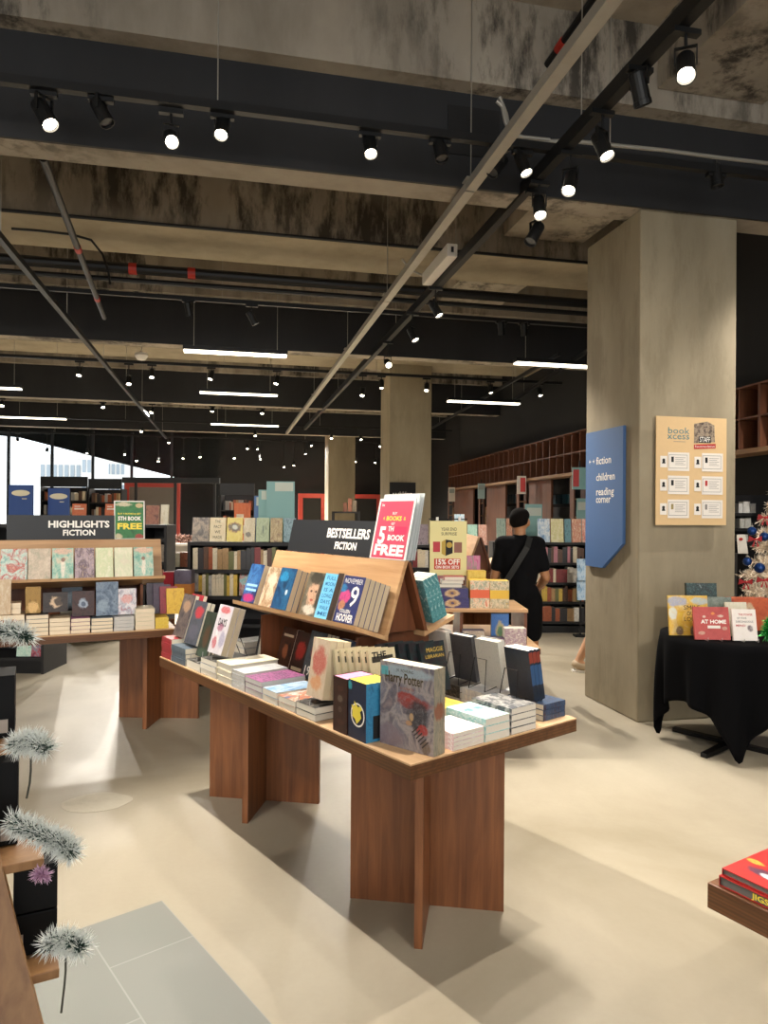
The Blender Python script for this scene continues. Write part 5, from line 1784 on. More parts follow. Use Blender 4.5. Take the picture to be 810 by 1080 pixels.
for k, (px0, px1, ptop, pbot, D, lab) in enumerate(((-20, 12, 715, 786, 1.5, 'black boxed planner on the second shelf board'), (-22, 15, 808, 905, 1.45, 'black boxed planner on the third shelf board'), (14, 57, 918, 1015, 1.42, 'lower black boxed planner pair on the lowest visible shelf board'))):
    a, b = at_d(px0, pbot, D), at_d(px1, ptop, D)
    zb0 = SHZ[k + 1].z + .001
    o = thing('planner_box', lab, 'box', T(a.x, a.y, zb0) @ RZ(-YAW + math.radians(26)))
    wv = (b - a)
    w_ = Vector((wv.x, wv.y, 0)).length
    hh = b.z - zb0
    if k < 2:
        MB().box((0, 0, 0), (w_, .1, hh)).build('box_body', M_BOXB, o, bevel=.002)
        MB().box((w_ * .55, -.003, .012), (w_ * .8, -.0006, .04)).build('price_tag', M_TAGW, o)
    else:
        MB().box((0, 0, 0), (w_, .1, hh * .47)).build('box_body', M_BOXB, o, bevel=.002)
        MB().box((0, 0, hh * .485), (w_, .1, hh)).build('box_body', M_BOXB, o, bevel=.002)
        MB().box((.006, -.004, .014), (.018, -.0006, .045)).build('price_tag', M_TAGW, o)
# ------------------------------------------------------------------ black bookcases and the books in them
INKS = [('cream', '#d8cbb0'), ('dark red', '#7a2a2a'), ('tan', '#a8875c'), ('charcoal', '#2e2c2e'), ('pale grey', '#a8a6a2'), ('olive', '#6a6a3e'), ('brown', '#5c4030'),
        ('teal', '#3f7a7c'), ('yellow', '#c9a848'), ('rust', '#9a5232'), ('navy', '#26324e'), ('white', '#d9d4ca'), ('pink', '#b87a84'), ('green', '#4c6a4a')]
INKM = {n: art([c, c, '#%02x%02x%02x' % tuple(int(int(c[i:i + 2], 16) * .75) for i in (1, 3, 5))], 6, name=n.replace(' ', '_') + '_spine') for n, c in INKS}


def bookcase(label, X0, X1, D, depth, hgt, shelves, base=.09, header=False, name='bookcase'):
    o = thing(name, label, 'bookcase', T(*W(X0, D, 0)) @ RZ(-YAW))
    w = X1 - X0
    for x in (0, w - .025):
        MB().box((x, 0, 0), (x + .025, depth, hgt)).build('side_panel', M_SHELF, o)
    MB().box((.0255, depth - .015, base), (w - .0255, depth, hgt)).build('back_panel', M_SHELF, o)
    MB().box((.0255, .03, 0), (w - .0255, depth - .016, base - .001)).build('plinth', M_BLACK, o)
    for z in shelves:
        MB().box((.0255, 0, z - .03), (w - .0255, depth - .0155, z)).build('shelf', M_SHELF, o)
    if header:
        MB().box((0, -.01, hgt), (w, .03, hgt + header)).build('header_panel', M_SIGN, o)
    return o


def spines(X0, X1, D, z, hmin, hmax, desc, names, seed, tmin=.02, tmax=.04, depth=.14, parts=False, lean_every=0):
    rng = random.Random(seed)
    x = X0
    k = 0
    fb = Vector((FR.x, FR.y, 0))
    while x < X1 - tmin:
        t_ = round(rng.uniform(tmin, tmax), 3)
        if x + t_ > X1:
            break
        h_ = round(rng.uniform(hmin, hmax), 2)
        n = names[rng.randrange(len(names))]
        k += 1
        M = axes(W(x, D, z + .001), fb, (0, 0, 1), fb.cross(Vector((0, 0, 1))))
        book(M, depth, h_, t_, INKM[n], f'{n} spine, {ORD[min(k, 30)]} along {desc}', None, False, parts)
        x += t_ + .0015
    return k


def faces(specs, D, z, desc, seed, h=.2, tilt=8, t=.02):
    """specs: (px0, px1, cover, label)"""
    for px0, px1, cov, lab in specs:
        X0, X1 = px_at(px0, D), px_at(px1, D)
        stand(X0, D, z, X1 - X0 - .003, h, t, cov, lab, tilt, parts=True)


# bookcase between the two tables
D_ = 6.3
x0, x1 = px_at(198, D_), px_at(322, D_)
bookcase('low black bookcase with face-out books on top between the two sign tables', x0, x1, D_, .34, 1.285, [.30, .56, .806, 1.04, 1.285])
C1 = [pal('#4a423c', '#7d7268', '#b8a48c', '#2c2826', scale=3.4), pal('#e2d2ac', '#d8c498', '#e8dcbc', scale=2), pal('#d9c04a', '#e2cf6a', '#c9a83a', scale=2, ell=[(.5, .6, .46, .24, '#8a3a2a'), (.5, .6, .4, .2, '#4a4a48'), (.5, .6, .2, .11, '#cfd4d0')]),
      pal('#d0c4a4', '#b8a884', '#ded2b4', scale=4, ell=[(.4, .3, .3, .12, '#3a3028')]), pal('#8a9a74', '#a8b48c', '#6f8060', scale=3, ell=[(.55, .5, .06, .2, '#4a5a48')]), pal('#6a4a38', '#a8905a', '#c9b88c', scale=4), pal('#2a4a58', '#7fa0a8', '#1d3642', scale=4)]
faces([(202.5, 220.5, C1[0], 'dark patterned cover, first on top of the low black bookcase'), (221, 238, C1[1], 'cream cover titled the pact we made on the low black bookcase'), (239, 256, C1[2], 'yellow cover with a round dial on the low black bookcase'),
       (257, 269, C1[3], 'beige cover with dark splashes on the low black bookcase'), (270, 284, C1[4], 'green cover with a small bottle on the low black bookcase'), (285, 298, C1[5], 'brown leafy cover on the low black bookcase'), (299, 312, C1[6], 'blue patterned cover last on the low black bookcase')],
      D_ + .03, 1.286, '', 1, .215)
for o in [o for o in bpy.data.objects if o.get('label') == 'cream cover titled the pact we made on the low black bookcase']:
    for k, s in enumerate(('THE', 'PACT', 'WE', 'MADE')):
        lettering(s, .036, M_BLACKM, o, .07, .18 - .047 * k, .0205, width=.05 + .018 * (k % 2) + .01 * (k == 3), bold=.0)
MUTED = ['cream', 'brown', 'tan', 'charcoal', 'dark red', 'pale grey', 'rust', 'olive']
spines(x0 + .04, px_at(312, D_), D_ + .03, 1.04, .16, .205, 'the upper shelf of the low black bookcase', MUTED, 5, .022, .055)
spines(x0 + .06, px_at(250, D_), D_ + .03, .806, .18, .205, 'the second shelf of the low black bookcase', ['cream', 'yellow', 'olive', 'pale grey', 'teal', 'cream'], 6, .02, .034)
stand(px_at(252, D_), D_ + .03, .806, .135, .19, .02, pal('#4f8a8a', '#8fb4ac', '#b8483e', '#2f5a5c', scale=4), 'teal cover with red shapes on the second shelf of the low bookcase')
# teal display boards standing behind the face-out books
M_TEALB = flat('teal_board', '#7aa3a0', .5)
for px0, px1, ptop, D, lab in ((281, 310.5, 508.5, 6.52, 'large pale teal display board on the low black bookcase'), (272.5, 283, 517.5, 6.58, 'smaller pale teal display board behind the large one'), (268, 276, 524, 6.61, 'narrow blue display board behind the teal ones')):
    zt_ = H + (541.5 - ptop) / F * D
    o = thing('display_board', lab, 'board', T(*W(px_at(px0, D), D, 1.287)) @ RZ(-YAW))
    w_ = px_at(px1, D) - px_at(px0, D)
    MB().box((0, 0, 0), (w_, .018, zt_ - 1.287)).build('board', M_TEALB if 'teal display' in lab else M_BLUES, o)
    MB().box((w_ * .3, -.0015, zt_ - 1.287 - .09), (w_ * .95, -.0004, zt_ - 1.287 - .01)).build('pale_panel', flat('pale_panel_ink', '#b9c0b4', .6), o)

# bookcase behind the man
D_ = 9.3
x0, x1 = px_at(520, D_), px_at(622, D_)
bookcase('black bookcase behind the browsing man, full of colourful books', x0, x1, D_, .36, 1.185, [.15, .41, .66, .92, 1.185])
C2 = [pal('#4f78a8', '#a8c0d4', '#dfe4e4', '#33557c', scale=4), pal('#e2dcb8', '#d0c88c', '#b8b46a', scale=4), pal('#2f6a78', '#4f8a94', '#244e5a', scale=4), pal('#d9b48c', '#b8583a', '#e8d8b8', scale=4), pal('#c9463a', '#d9a08a', '#e8d8c8', scale=4), pal('#7a9a8a', '#b4c4b4', '#5a7a6c', scale=3)]
faces([(567.5, 580.5, C2[0], 'blue and white picture book on the bookcase behind the man'), (581.5, 595, C2[1], 'pale yellow picture book on the bookcase behind the man'), (596, 603, C2[2], 'dark teal picture book on the bookcase behind the man'), (604, 614, C2[3], 'orange picture book on the bookcase behind the man'), (614.5, 621, C2[4], 'red edged picture book last on the bookcase behind the man'),
       (524, 534, C2[5], 'mint picture book at the hidden end of the bookcase behind the man'), (534.5, 541, C2[3], 'cream and orange picture book beside the mint one')], D_ + .03, 1.186, '', 2, .31, 6, .012)
BRIGHT = ['white', 'pink', 'dark red', 'yellow', 'tan', 'green', 'cream', 'rust', 'charcoal', 'teal']
xb = px_at(560, D_)
spines(xb, x1 - .04, D_ + .03, .92, .17, .215, 'the top shelf of the bookcase behind the man', ['brown', 'charcoal', 'tan', 'pink', 'cream'], 12, .03, .07)
spines(xb, x1 - .04, D_ + .03, .66, .17, .215, 'the second shelf of the bookcase behind the man', ['green', 'white', 'dark red', 'dark red', 'yellow', 'cream'], 13, .03, .09)
spines(xb, x1 - .04, D_ + .03, .41, .16, .205, 'the third shelf of the bookcase behind the man', ['olive', 'white', 'yellow', 'brown', 'tan', 'rust'], 14, .025, .06)
spines(xb, x1 - .04, D_ + .03, .15, .16, .20, 'the lowest shelf of the bookcase behind the man', ['cream', 'rust', 'charcoal', 'white', 'tan'], 15, .04, .1)
# end display on the bookcase: blue brochures
o = thing('brochure_holder', 'blue and white brochure holder at the bookcase end beside the big column', 'holder', T(*W(px_at(609.5, 9.0), 9.0, 0)) @ RZ(-YAW))
C_BRO = pal('#5f9fd4', '#cfe2ee', '#8fb8d8', '#2a4a78', scale=3)
MB().box((.05, .06, 0), (.07, .08, 1.02)).box((-.02, 0, 0), (.14, .14, .02)).build('pole', M_BLACK, o)
for z in (.47, .72):
    MB().add([(0, 0, z), (.12, 0, z), (.12, .045, z + .27), (0, .045, z + .27)], [(0, 1, 2, 3)], 0, None, [[(0, 0), (1, 0), (1, 1), (0, 1)]]).build('brochure', C_BRO, o)
    MB().prism([(0, .002, z), (.12, .002, z), (.12, .05, z + .27), (0, .05, z + .27)], (0, .01, 0)).build('pocket', M_BLACK, o)

# bookcase behind the poster with pale blue books
D_ = 8.3
x0, x1 = px_at(424, D_), px_at(515, D_)
bookcase('black bookcase behind the yellow poster with pale blue books on top', x0, x1, D_, .34, 1.185, [.15, .41, .66, .92, 1.185])
C3 = [pal('#9fc4e0', '#cfe2ee', '#7faed0', scale=3), pal('#3f88b8', '#bfe0ee', '#e8f2f4', '#2f6f9c', scale=4), pal('#8fc0ac', '#b4d8c8', '#6fa48e', scale=3), pal('#d8b49c', '#b87a6a', '#e8dcc8', scale=4), pal('#5a4a58', '#8a7a80', '#3a2f3a', scale=4), pal('#7a2a2a', '#a84a3a', '#4a1f20', scale=4)]
faces([(468, 479.5, C3[0], 'pale blue picture book on the bookcase behind the yellow poster'), (493.5, 504, C3[2], 'mint picture book on the bookcase behind the yellow poster'), (505, 514, C3[3], 'pinkish picture book last on the bookcase behind the poster'),
       (426, 436, C3[5], 'dark red book at the column end of the bookcase behind the poster'), (437, 452, C3[4], 'plum book beside the dark red one behind the poster')], D_ + .03, 1.186, '', 3, .24, 6, .012)
stand(px_at(480, D_ - .02), D_ + .03, 1.186, .118, .36, .014, C3[1], 'tall blue wave cover standing highest behind the yellow poster', 5)
spines(x0 + .05, x1 - .05, D_ + .03, .92, .17, .215, 'the top shelf of the bookcase behind the poster', ['cream', 'white', 'tan', 'charcoal', 'dark red'], 21, .03, .06)
spines(px_at(455, D_), x1 - .05, D_ + .03, .66, .17, .215, 'the second shelf of the bookcase behind the poster', BRIGHT, 22, .04, .08)

# ------------------------------------------------------------------ box-set table in the middle
XC0, XC1 = .20, .98
tc_ = thing('display_table', 'wooden display table with boxed sets under the fifteen percent poster', 'table', T(*W(XC0, 4.42, 0)) @ RZ(-YAW))
w_ = XC1 - XC0
MB().box((0, 0, .68), (w_, .92, .714)).build('table_edge', M_WOODH, tc_)
MB().box((0, 0, .7142), (w_, .92, .72)).build('table_top', M_WOODTOP, tc_)
cross_leg(tc_, (w_ / 2, .46, 0), .78, .3, .6795)
rc = thing('shelf_riser', 'wooden shelf standing on the box-set table', 'shelf', T(*W(XC0 + .08, 4.52, .7205)) @ RZ(-YAW))
MB().box((0, 0, .205), (.64, .5, .225)).build('shelf_board', M_WOODR, rc)
for x in (.0, .21, .62):
    MB().box((x, .02, 0), (x + .018, .48, .2045)).build('support_panel', M_WOODRS, rc)
ZR = .7205 + .2255


def cbox(X0, X1, D, z, h, d, cov, lab, side='#2a2230', name='boxed_set', cat='box'):
    o = thing(name, lab, cat, T(*W(X0, D, z + .001)) @ RZ(-YAW))
    w = X1 - X0
    MB().add([(0, 0, 0), (w, 0, 0), (w, 0, h), (0, 0, h)], [(0, 1, 2, 3)], 0, None, [[(0, 0), (1, 0), (1, 1), (0, 1)]]).build('printed_front', cov, o)
    MB().box((0, .0006, 0), (w, d, h)).build('box_body', flat('box_side' + side, side, .5), o)
    return o


C_PUR = pal('#2f2a5c', '#3a3468', '#262150', scale=3, ell=[(.52, .5, .24, .46, '#d8b886'), (.52, .5, .15, .3, '#a8804e'), (.52, .5, .06, .14, '#3a3060')])
C_COM = pal('#c9583a', '#e2d0b0', '#8a9a84', '#e6dcc4', scale=6, ell=[], bands=[(.36, .66, 0, 1, '#d9603a')])
C_COM2 = pal('#8a4a3a', '#e2d4b0', '#9a9a84', '#d9b85a', scale=6, bands=[(.34, .66, 0, 1, '#e0b43a')])
D_ = 4.56
cbox(px_at(459, D_), px_at(495.5, D_), D_, ZR, .062, .18, C_PUR, 'lower dark violet box with a gold disc on the box-set shelf')
cbox(px_at(459, D_), px_at(494.5, D_), D_, ZR + .0635, .062, .18, C_PUR, 'upper dark violet box with a gold disc on the box-set shelf')
cbox(px_at(496.5, D_), px_at(517, D_), D_, ZR, .178, .12, C_COM, 'comic boxed set with an orange stripe on the box-set shelf', '#d9b040')
cbox(px_at(517.5, D_), px_at(537.5, D_), D_, ZR, .175, .12, C_COM2, 'comic boxed set with a yellow stripe on the box-set shelf', '#d9b040')
cbox(px_at(494, 4.74), px_at(513, 4.74), 4.74, ZR, .225, .09, C_YEL, 'yellow box behind the comic boxed set with the orange stripe', '#d9b040')
for k in range(3):
    book(T(*W(px_at(463 + 3 * k, 4.62), 4.60, ZR + .128 + .0235 * k)) @ RZ(-YAW), .15 - .01 * k, .13, .022, [C_BLACKW, C_GREYL, C_REDSP][k], f'book lying on the violet boxes under the poster, {ORD[k + 1]} from below', None, page=PGW)
stand(px_at(494, 4.78), 4.90, ZR + .01, .10, .305, .03, pal('#b04a7a', '#c97a9a', '#9a8a7c', '#8a7a90', scale=3), 'pink and grey cover standing beside the yellow poster', 4)
zt_ = .7205
D_ = 4.44
cbox(px_at(489, D_), px_at(512, D_), D_, zt_, .10, .08, pal('#b8a894', '#8a7a70', '#d8ccb8', scale=5, bands=[(.0, .35, .2, 1, '#d9603a')]), 'patterned box with an orange base at the front of the box-set table')
cbox(px_at(512.5, D_), px_at(533, D_), D_, zt_, .055, .08, pal('#5a3450', '#6a4460', '#4a2a42', scale=3), 'flat plum box at the front of the box-set table')
cbox(px_at(533.5, D_), px_at(556, D_), D_, zt_, .115, .10, pal('#d8ccc0', '#b8a8a0', '#8a5a7a', '#e6e0d4', scale=6), 'white patterned box at the aisle corner of the box-set table', '#c9bcb0')
cbox(px_at(520, 4.5), px_at(538.5, 4.5), 4.54, zt_, .195, .03, pal('#2f5a9a', '#3f70b0', '#244a80', scale=3, ell=[(.5, .42, .3, .34, '#c9b86a'), (.5, .42, .18, .2, '#5a8a5a')]), 'blue box with a green and gold disc behind the white patterned box')
# yellow poster on a rod
D_ = 4.80
zt0, zb0 = H + (541.5 - 549) / F * D_, H + (541.5 - 606.5) / F * D_
o = thing('promotion_poster', 'yellow poster offering fifteen percent off box sets', 'poster', facing(W(px_at(453.5, D_), D_, zb0), FR, 0))
wq, hq = px_at(492.5, D_) - px_at(453.5, D_), zt0 - zb0
MB().box((0, 0, -.003), (wq, hq, 0)).build('board', flat('pale_yellow_board', '#e2d89a', .5), o)
lettering('YEAR END', .032, M_BLACKM, o, wq * .52, hq * .85, .001, width=wq * .42)
lettering('SURPRISE', .03, M_BLACKM, o, wq * .52, hq * .765, .001, width=wq * .42)
MB().box((wq * .09, hq * .43, .0006), (wq * .28, hq * .62, .001)).build('red_box_picture', flat('picture_red', '#b8323e', .5), o)
MB().prism([(wq * .32, hq * .40, .001), (wq * .43, hq * .36, .001), (wq * .43, hq * .66, .001), (wq * .32, hq * .62, .001)], (0, 0, .0005)).build('gold_box_side', flat('picture_gold', '#b89a3a', .5), o)
MB().prism([(wq * .43, hq * .36, .001), (wq * .62, hq * .41, .001), (wq * .62, hq * .64, .001), (wq * .43, hq * .66, .001)], (0, 0, .0005)).build('black_box_picture', M_BLACKM, o)
MB().lathe([(.0, .002), (.02, .002)], 16, cap=False, M=T(wq * .53, hq * .56, 0)).build('gold_disc', flat('picture_gold', '#b89a3a', .5), o)
MB().box((wq * .66, hq * .42, .0006), (wq * .87, hq * .61, .001)).build('brown_box_picture', flat('picture_brown', '#8a5a4a', .5), o)
MB().box((wq * .12, hq * .11, .0006), (wq * .83, hq * .31, .001)).build('red_panel', flat('orange_red', '#c4452a', .5), o)
lettering('15% OFF', .05, M_WHITEINK, o, wq * .475, hq * .25, .0014, width=wq * .64, bold=.03)
lettering('ON BOX SETS', .026, M_WHITEINK, o, wq * .475, hq * .155, .0014, width=wq * .64, bold=.03)
st = thing('poster_stand', 'black rod stand carrying the yellow fifteen percent poster', 'stand', T(*W(px_at(473, D_), D_ + .02, ZR)) @ RZ(-YAW))
MB().box((-.08, -.05, .0005), (.08, .05, .012)).build('base', M_BLACK, st)
MB().tube([(0, 0, .012), (0, 0, zt0 - ZR + .015)], .005, 8).tube([(-.13, 0, zt0 - ZR + .012), (.13, 0, zt0 - ZR + .012)], .004, 8).build('rod', M_BLACK, st)
for x in (-.075, .075):
    MB().box((x - .008, -.032, zt0 - ZR + .001), (x + .008, .004, zt0 - ZR + .026)).build('clip', M_WHITE, st)

# table with a riser whose end faces the viewer
Dk = Frame(W(.84, 0), W(.0, 1), W(1, 0))
Dk = Frame(W(.84, 0), W(0, -1), W(1, 0))
UD = -6.25
class LocR(Loc):
    def __init__(s, fr, u0, v0):
        s.fr, s.u0, s.v0 = fr, u0, v0
        s.M = axes(fr.p(u0, v0, 0), -fr.e1, fr.e2, (0, 0, 1))
Dk2 = Frame(W(.84, 0), W(0, 1), W(1, 0))      # e1 away from the viewer, e2 to the viewer's right: left-handed like the other tables
o, LD = display_table('display table behind the box-set table, its riser end toward the viewer', Dk2, 6.2, 7.9, -.36, .36, [(-.4, .36, .78, .28), (-1.3, .36, .78, .28)])
M_save = M_WOODRS
riser('maroon ended A-shaped riser behind the box-set table', Dk2, LD, 6.30, 7.4, -.262, (6.4, 7.2))
for k in range(4):
    nm, cc = [('green and yellow', '#7a8a3a'), ('green and yellow', '#7a8a3a'), ('green and yellow', '#7a8a3a'), ('green and yellow', '#7a8a3a')][k]
ledge(Dk2, -.262, 6.85, .145, .2, .022, [pal('#7a8a3a', '#b4a84a', '#5a6a2c', scale=8, interp='CONSTANT')] * 3, [f'green and yellow book, {ORD[k + 1]} on the riser end ledge behind the poster' for k in range(3)])
ledge(Dk2, -.262, 6.46, .145, .2, .022, [pal('#5a4a70', '#3a4a7a', '#8a7a90', scale=8)] * 3, [f'violet book, {ORD[k + 1]} on the near ledge end behind the poster' for k in range(3)])

# ------------------------------------------------------------------ window side fixtures behind the highlights table
D_ = 6.75
x0, x1 = px_at(-40, D_), px_at(47, D_)
bookcase('black bookcase behind the highlights table carrying navy display boards', x0, x1, D_, .5, 1.42, [.155, .5, .85, 1.15, 1.42], base=.13)
stand(px_at(16, D_), D_ + .04, .156, .14, .135, .02, pal('#4fa49c', '#cfe0d0', '#8fc4b4', scale=3), 'teal and white book on the bottom shelf behind the highlights table', 10)
stand(px_at(31.5, D_), D_ + .04, .156, .105, .15, .02, pal('#2a2f4a', '#b83a44', '#8a8f9c', '#3a3f5a', scale=4), 'navy and red book on the bottom shelf behind the highlights table', 10)
M_NAVYB = flat('navy_board', '#1f3f78', .5)
for px0, px1, ptop, D, lab in ((9, 34.5, 514, 6.95, 'tall navy display board with a pale emblem at the window end'), (50.5, 73, 517.5, 7.18, 'second navy display board with a pale emblem'),):
    zt_ = H + (541.5 - ptop) / F * D
    z0 = 1.421
    o = thing('display_board', lab, 'board', T(*W(px_at(px0, D), D, z0)) @ RZ(-YAW))
    w_ = px_at(px1, D) - px_at(px0, D)
    MB().box((0, 0, 0), (w_, .02, zt_ - z0)).build('board', M_NAVYB, o)
    MB().lathe([(0, 0), (.09, 0), (.09, .001)], 24, cap=True, M=T(w_ / 2, -.0006, zt_ - z0 - .08) @ Matrix.Rotation(PI / 2, 4, 'X') @ Matrix.Diagonal((1, .33, 1, 1))).build('pale_emblem', flat('emblem_cream', '#cfc4a4', .5), o)
    MB().box((w_ * .55, -.002, zt_ - z0 - .14), (w_ * .75, -.0005, zt_ - z0 - .132)).build('pale_line', flat('emblem_cream', '#cfc4a4', .5), o)
    if z0 < 1:
        MB().box((w_ * .1, .021, 0), (w_ * .9, .25, .02)).build('base', M_NAVYB, o)
C_ORG = pal('#d9653a', '#e0845a', '#c9522c', scale=2.5, bands=[(.62, .72, .15, .85, '#f0e0d0'), (.8, .86, .15, .6, '#f0e0d0')])
D_ = 8.6
bookcase('black bookcase further back on the window side with orange books on top', px_at(70, D_), px_at(132, D_), D_, .35, 1.45, [.3, .6, .9, 1.2, 1.45])
for px0, px1, lab in ((74, 88.5, 'orange book standing beside the second navy board'), (109, 121, 'orange book standing beside the green poster'), (152, 163, 'orange book')):
    if px0 < 140:
        stand(px_at(px0, D_), D_ + .05, 1.451, px_at(px1, D_) - px_at(px0, D_), .19, .02, C_ORG, lab, 4)
# dark tower of brown books and a table with boxes beside it
D_ = 7.1
x0, x1 = px_at(151, D_), px_at(176, D_)
o = bookcase('narrow black book tower with brown books behind the highlights table', x0, x1, D_, .3, 1.42, [.2, .5, .8, 1.05, 1.28, 1.42])
C_BRN = [pal('#6a3a24', '#8a5236', '#4a2a1c', scale=4), pal('#7a3a2c', '#a86a4a', '#5a2a20', scale=4), pal('#5c4a3a', '#8a7a62', '#3c3026', scale=4)]
for zi, z in enumerate((.8, 1.05)):
    for k in range(2):
        stand(x0 + .035 + .085 * k, D_ + .02, z, .08, .17, .02, C_BRN[(zi + k) % 3], f'{["brown", "rust"][k]} cover on the {["lower", "upper"][zi]} tier of the narrow book tower', 5)
stand(x0 + .01, D_ + .05, 1.421, .13, .19, .03, C_BRN[1], 'brown book on top of the narrow tower', 4)
stand(x0 - .0 + .145, D_ + .09, 1.421, .075, .2, .03, C_CREAMY, 'cream book on top of the narrow tower', 4)
D_ = 5.95
sb = thing('side_table', 'small black table with boxes between the highlights table and the low bookcase', 'table', T(*W(px_at(158, D_), D_, 0)) @ RZ(-YAW))
w_ = px_at(203, D_) - px_at(158, D_)
MB().box((0, 0, .82), (w_, .33, .85)).build('table_top', M_BLACK, sb)
for x, y in ((.03, .03), (w_ - .03, .03), (.03, .3), (w_ - .03, .3)):
    MB().box((x - .015, y - .015, 0), (x + .015, y + .015, .8195)).build('leg', M_BLACK, sb)
for px0, px1, z, h, cov, lab, sd in ((159, 172, .851, .11, C_CREAMY, 'cream box on the small black side table', '#cfc4a4'), (172.5, 183.5, .851, .19, pal('#a82838', '#b83444', '#8a2030', scale=2), 'crimson box on the small black side table', '#8a2030'), (184.5, 202, .851, .09, pal('#d9843a', '#e09a54', '#c9702c', scale=3), 'orange box under the mauve one on the side table', '#c9702c'), (184.5, 202, .942, .115, pal('#6a6478', '#7c768a', '#585266', scale=3), 'mauve box stacked on the orange one', '#4a4456')):
    cbox(px_at(px0, D_ + .05), px_at(px1, D_ + .05), D_ + .05, z, h, .12, cov, lab, sd)
D_ = 7.7
sb = thing('side_table', 'far black table with brown book piles behind the side table boxes', 'table', T(*W(px_at(170, D_), D_, 0)) @ RZ(-YAW))
w_ = px_at(200, D_) - px_at(170, D_)
MB().box((0, 0, .92), (w_, .4, .95)).build('table_top', M_BLACK, sb)
for x, y in ((.03, .03), (w_ - .03, .03), (.03, .37), (w_ - .03, .37)):
    MB().box((x - .015, y - .015, 0), (x + .015, y + .015, .9195)).build('leg', M_BLACK, sb)
for k, (px0, px1, h, lab) in enumerate(((172, 182, .2, 'rust brown box on the far black table'), (183, 190, .15, 'pale book standing on the far black table'), (190.5, 198, .16, 'dark brown box last on the far black table'))):
    cbox(px_at(px0, D_ + .04), px_at(px1, D_ + .04), D_ + .04, .951, h, .1, [C_BRN[0], C_CREAMY, C_BRN[1]][k], lab, '#5a3422')

# far shelving with dark headers
def far_unit(px0, px1, D, ptop, label, rows, seed):
    zt = H + (541.5 - ptop) / F * D
    x0, x1 = px_at(px0, D), px_at(px1, D)
    zs = [zt - .28 - .36 * k for k in range(rows)]
    bookcase(label, x0, x1, D, .4, zt - .26, [z - .32 for z in zs] + [.2], header=.26)
    rng = random.Random(seed)
    mb = MB()
    for z in zs:
        x = x0 + .06
        while x < x1 - .12:
            t_ = rng.uniform(.03, .1)
            h_ = rng.uniform(.17, .24)
            mb.box((x, 0, z - .319), (x + t_ * .96, .2, z - .319 + h_), rng.randrange(6))
            x += t_
    o = mb.build('shelved_volume', [INKM[n] for n in ('brown', 'tan', 'charcoal', 'rust', 'pale grey', 'cream')], None, M=RZ(-YAW) @ T(0, D + .06, 0))
    tag(o, 'tightly shelved volumes in the ' + label[:60].split(' with')[0], 'books', None, 'stuff')


far_unit(42.5, 92, 18.0, 505, 'far navy headed shelf unit below the windows', 4, 1)
far_unit(93, 128, 18.0, 507, 'far shelf unit beside the navy headed one', 4, 2)
far_unit(232, 268, 16.0, 511, 'far black shelf unit near the teal boards', 4, 3)
o = cbox(px_at(247, 15.6), px_at(264, 15.6), 15.6, 0, H + 10 / F * 15.6, .05, C_ORG, 'orange standee in front of the far black shelf unit', '#c9522c', 'display_standee', 'board')
o = thing('header_beam', 'navy beam running on from the far shelf headers', 'beam', T(*W(px_at(128.5, 18), 18.0, 2.28)) @ RZ(-YAW))
MB().box((0, 0, 0), (px_at(231, 18) - px_at(128.5, 18), .12, .14)).build('beam_board', M_SIGN, o)
for k in range(3):
    MB().box((.3 + k * 1.0, .04, -2.28), (.36 + k * 1.0, .1, 0)).build('post', M_SIGN, o)

# red framed openings at the back
for px0, px1, ptop, y, lab, mat in ((131, 190, 509, 22.8, 'red framed grey shutter opening below the windows', M_GREYW), (315, 402, 521, 23.4, 'red framed dark opening behind the third column', M_BLACKM)):
    a, b = at_y(px0, ptop, y), at_y(px1, ptop, y)
    zt = (a.z + b.z) / 2
    w_ = b.x - a.x
    o = thing('shutter_frame', lab, 'frame', T(a.x, y, 0))
    MB().box((0, 0, zt - .14), (w_, .12, zt)).build('lintel', M_REDF, o)
    for x in ([0, w_ - .14] if px0 < 200 else [0, w_ * .27, w_ - .14]):
        MB().box((x, 0, 0), (x + .14, .12, zt - .1405)).build('post', M_REDF, o)
    MB().box((.14, .06, 0), (w_ - .14, .08, zt - .141)).build('shutter', mat, o)
# low counter with a potted tinsel by the shutter
o = thing('counter', 'pale counter in front of the grey shutter', 'counter', T(*W(px_at(172, 12), 12, 0)) @ RZ(-YAW))
MB().box((0, 0, 0), (.5, .5, .98)).build('body', flat('counter_grey', '#8a847c', .6), o)
MB().box((-.02, -.02, .981), (.52, .52, 1.01)).build('counter_top', flat('counter_top', '#a8a298', .5), o)
rng = random.Random(9)
mb = MB()
c = W(px_at(190, 12), 12.2, 1.09)
needles(mb, [c + W(-.14, 0), c, c + W(.14, 0)], .01, 260, .1, rng, wid=.008)
tag(mb.build('dried_flower_bunch', [flat('dry_brown', '#6a4a38', .7), flat('dry_pink', '#c9a49a', .7)]), 'bunch of dried flowers on the pale counter', 'flowers')
# small items in front of the third column
for k in range(3):
    cbox(px_at(362 + 5 * k, 13), px_at(366 + 5 * k, 13), 13, 1.58 - .0, [.16, .24, .2][k], .1, C_BRN[k], f'{["brown", "rust", "grey brown"][k]} jar shaped box on the high shelf before the third column', '#5a3422')
o = thing('wall_shelf', 'black high shelf unit before the third column', 'shelf', T(*W(px_at(350, 12.95), 12.95, 0)) @ RZ(-YAW))
MB().box((0, 0, 1.55), (.5, .3, 1.58)).build('shelf_board', M_SHELF, o)
for x in (0, .47):
    MB().box((x, 0, 0), (x + .03, .3, 1.5495)).build('side_panel', M_SHELF, o)

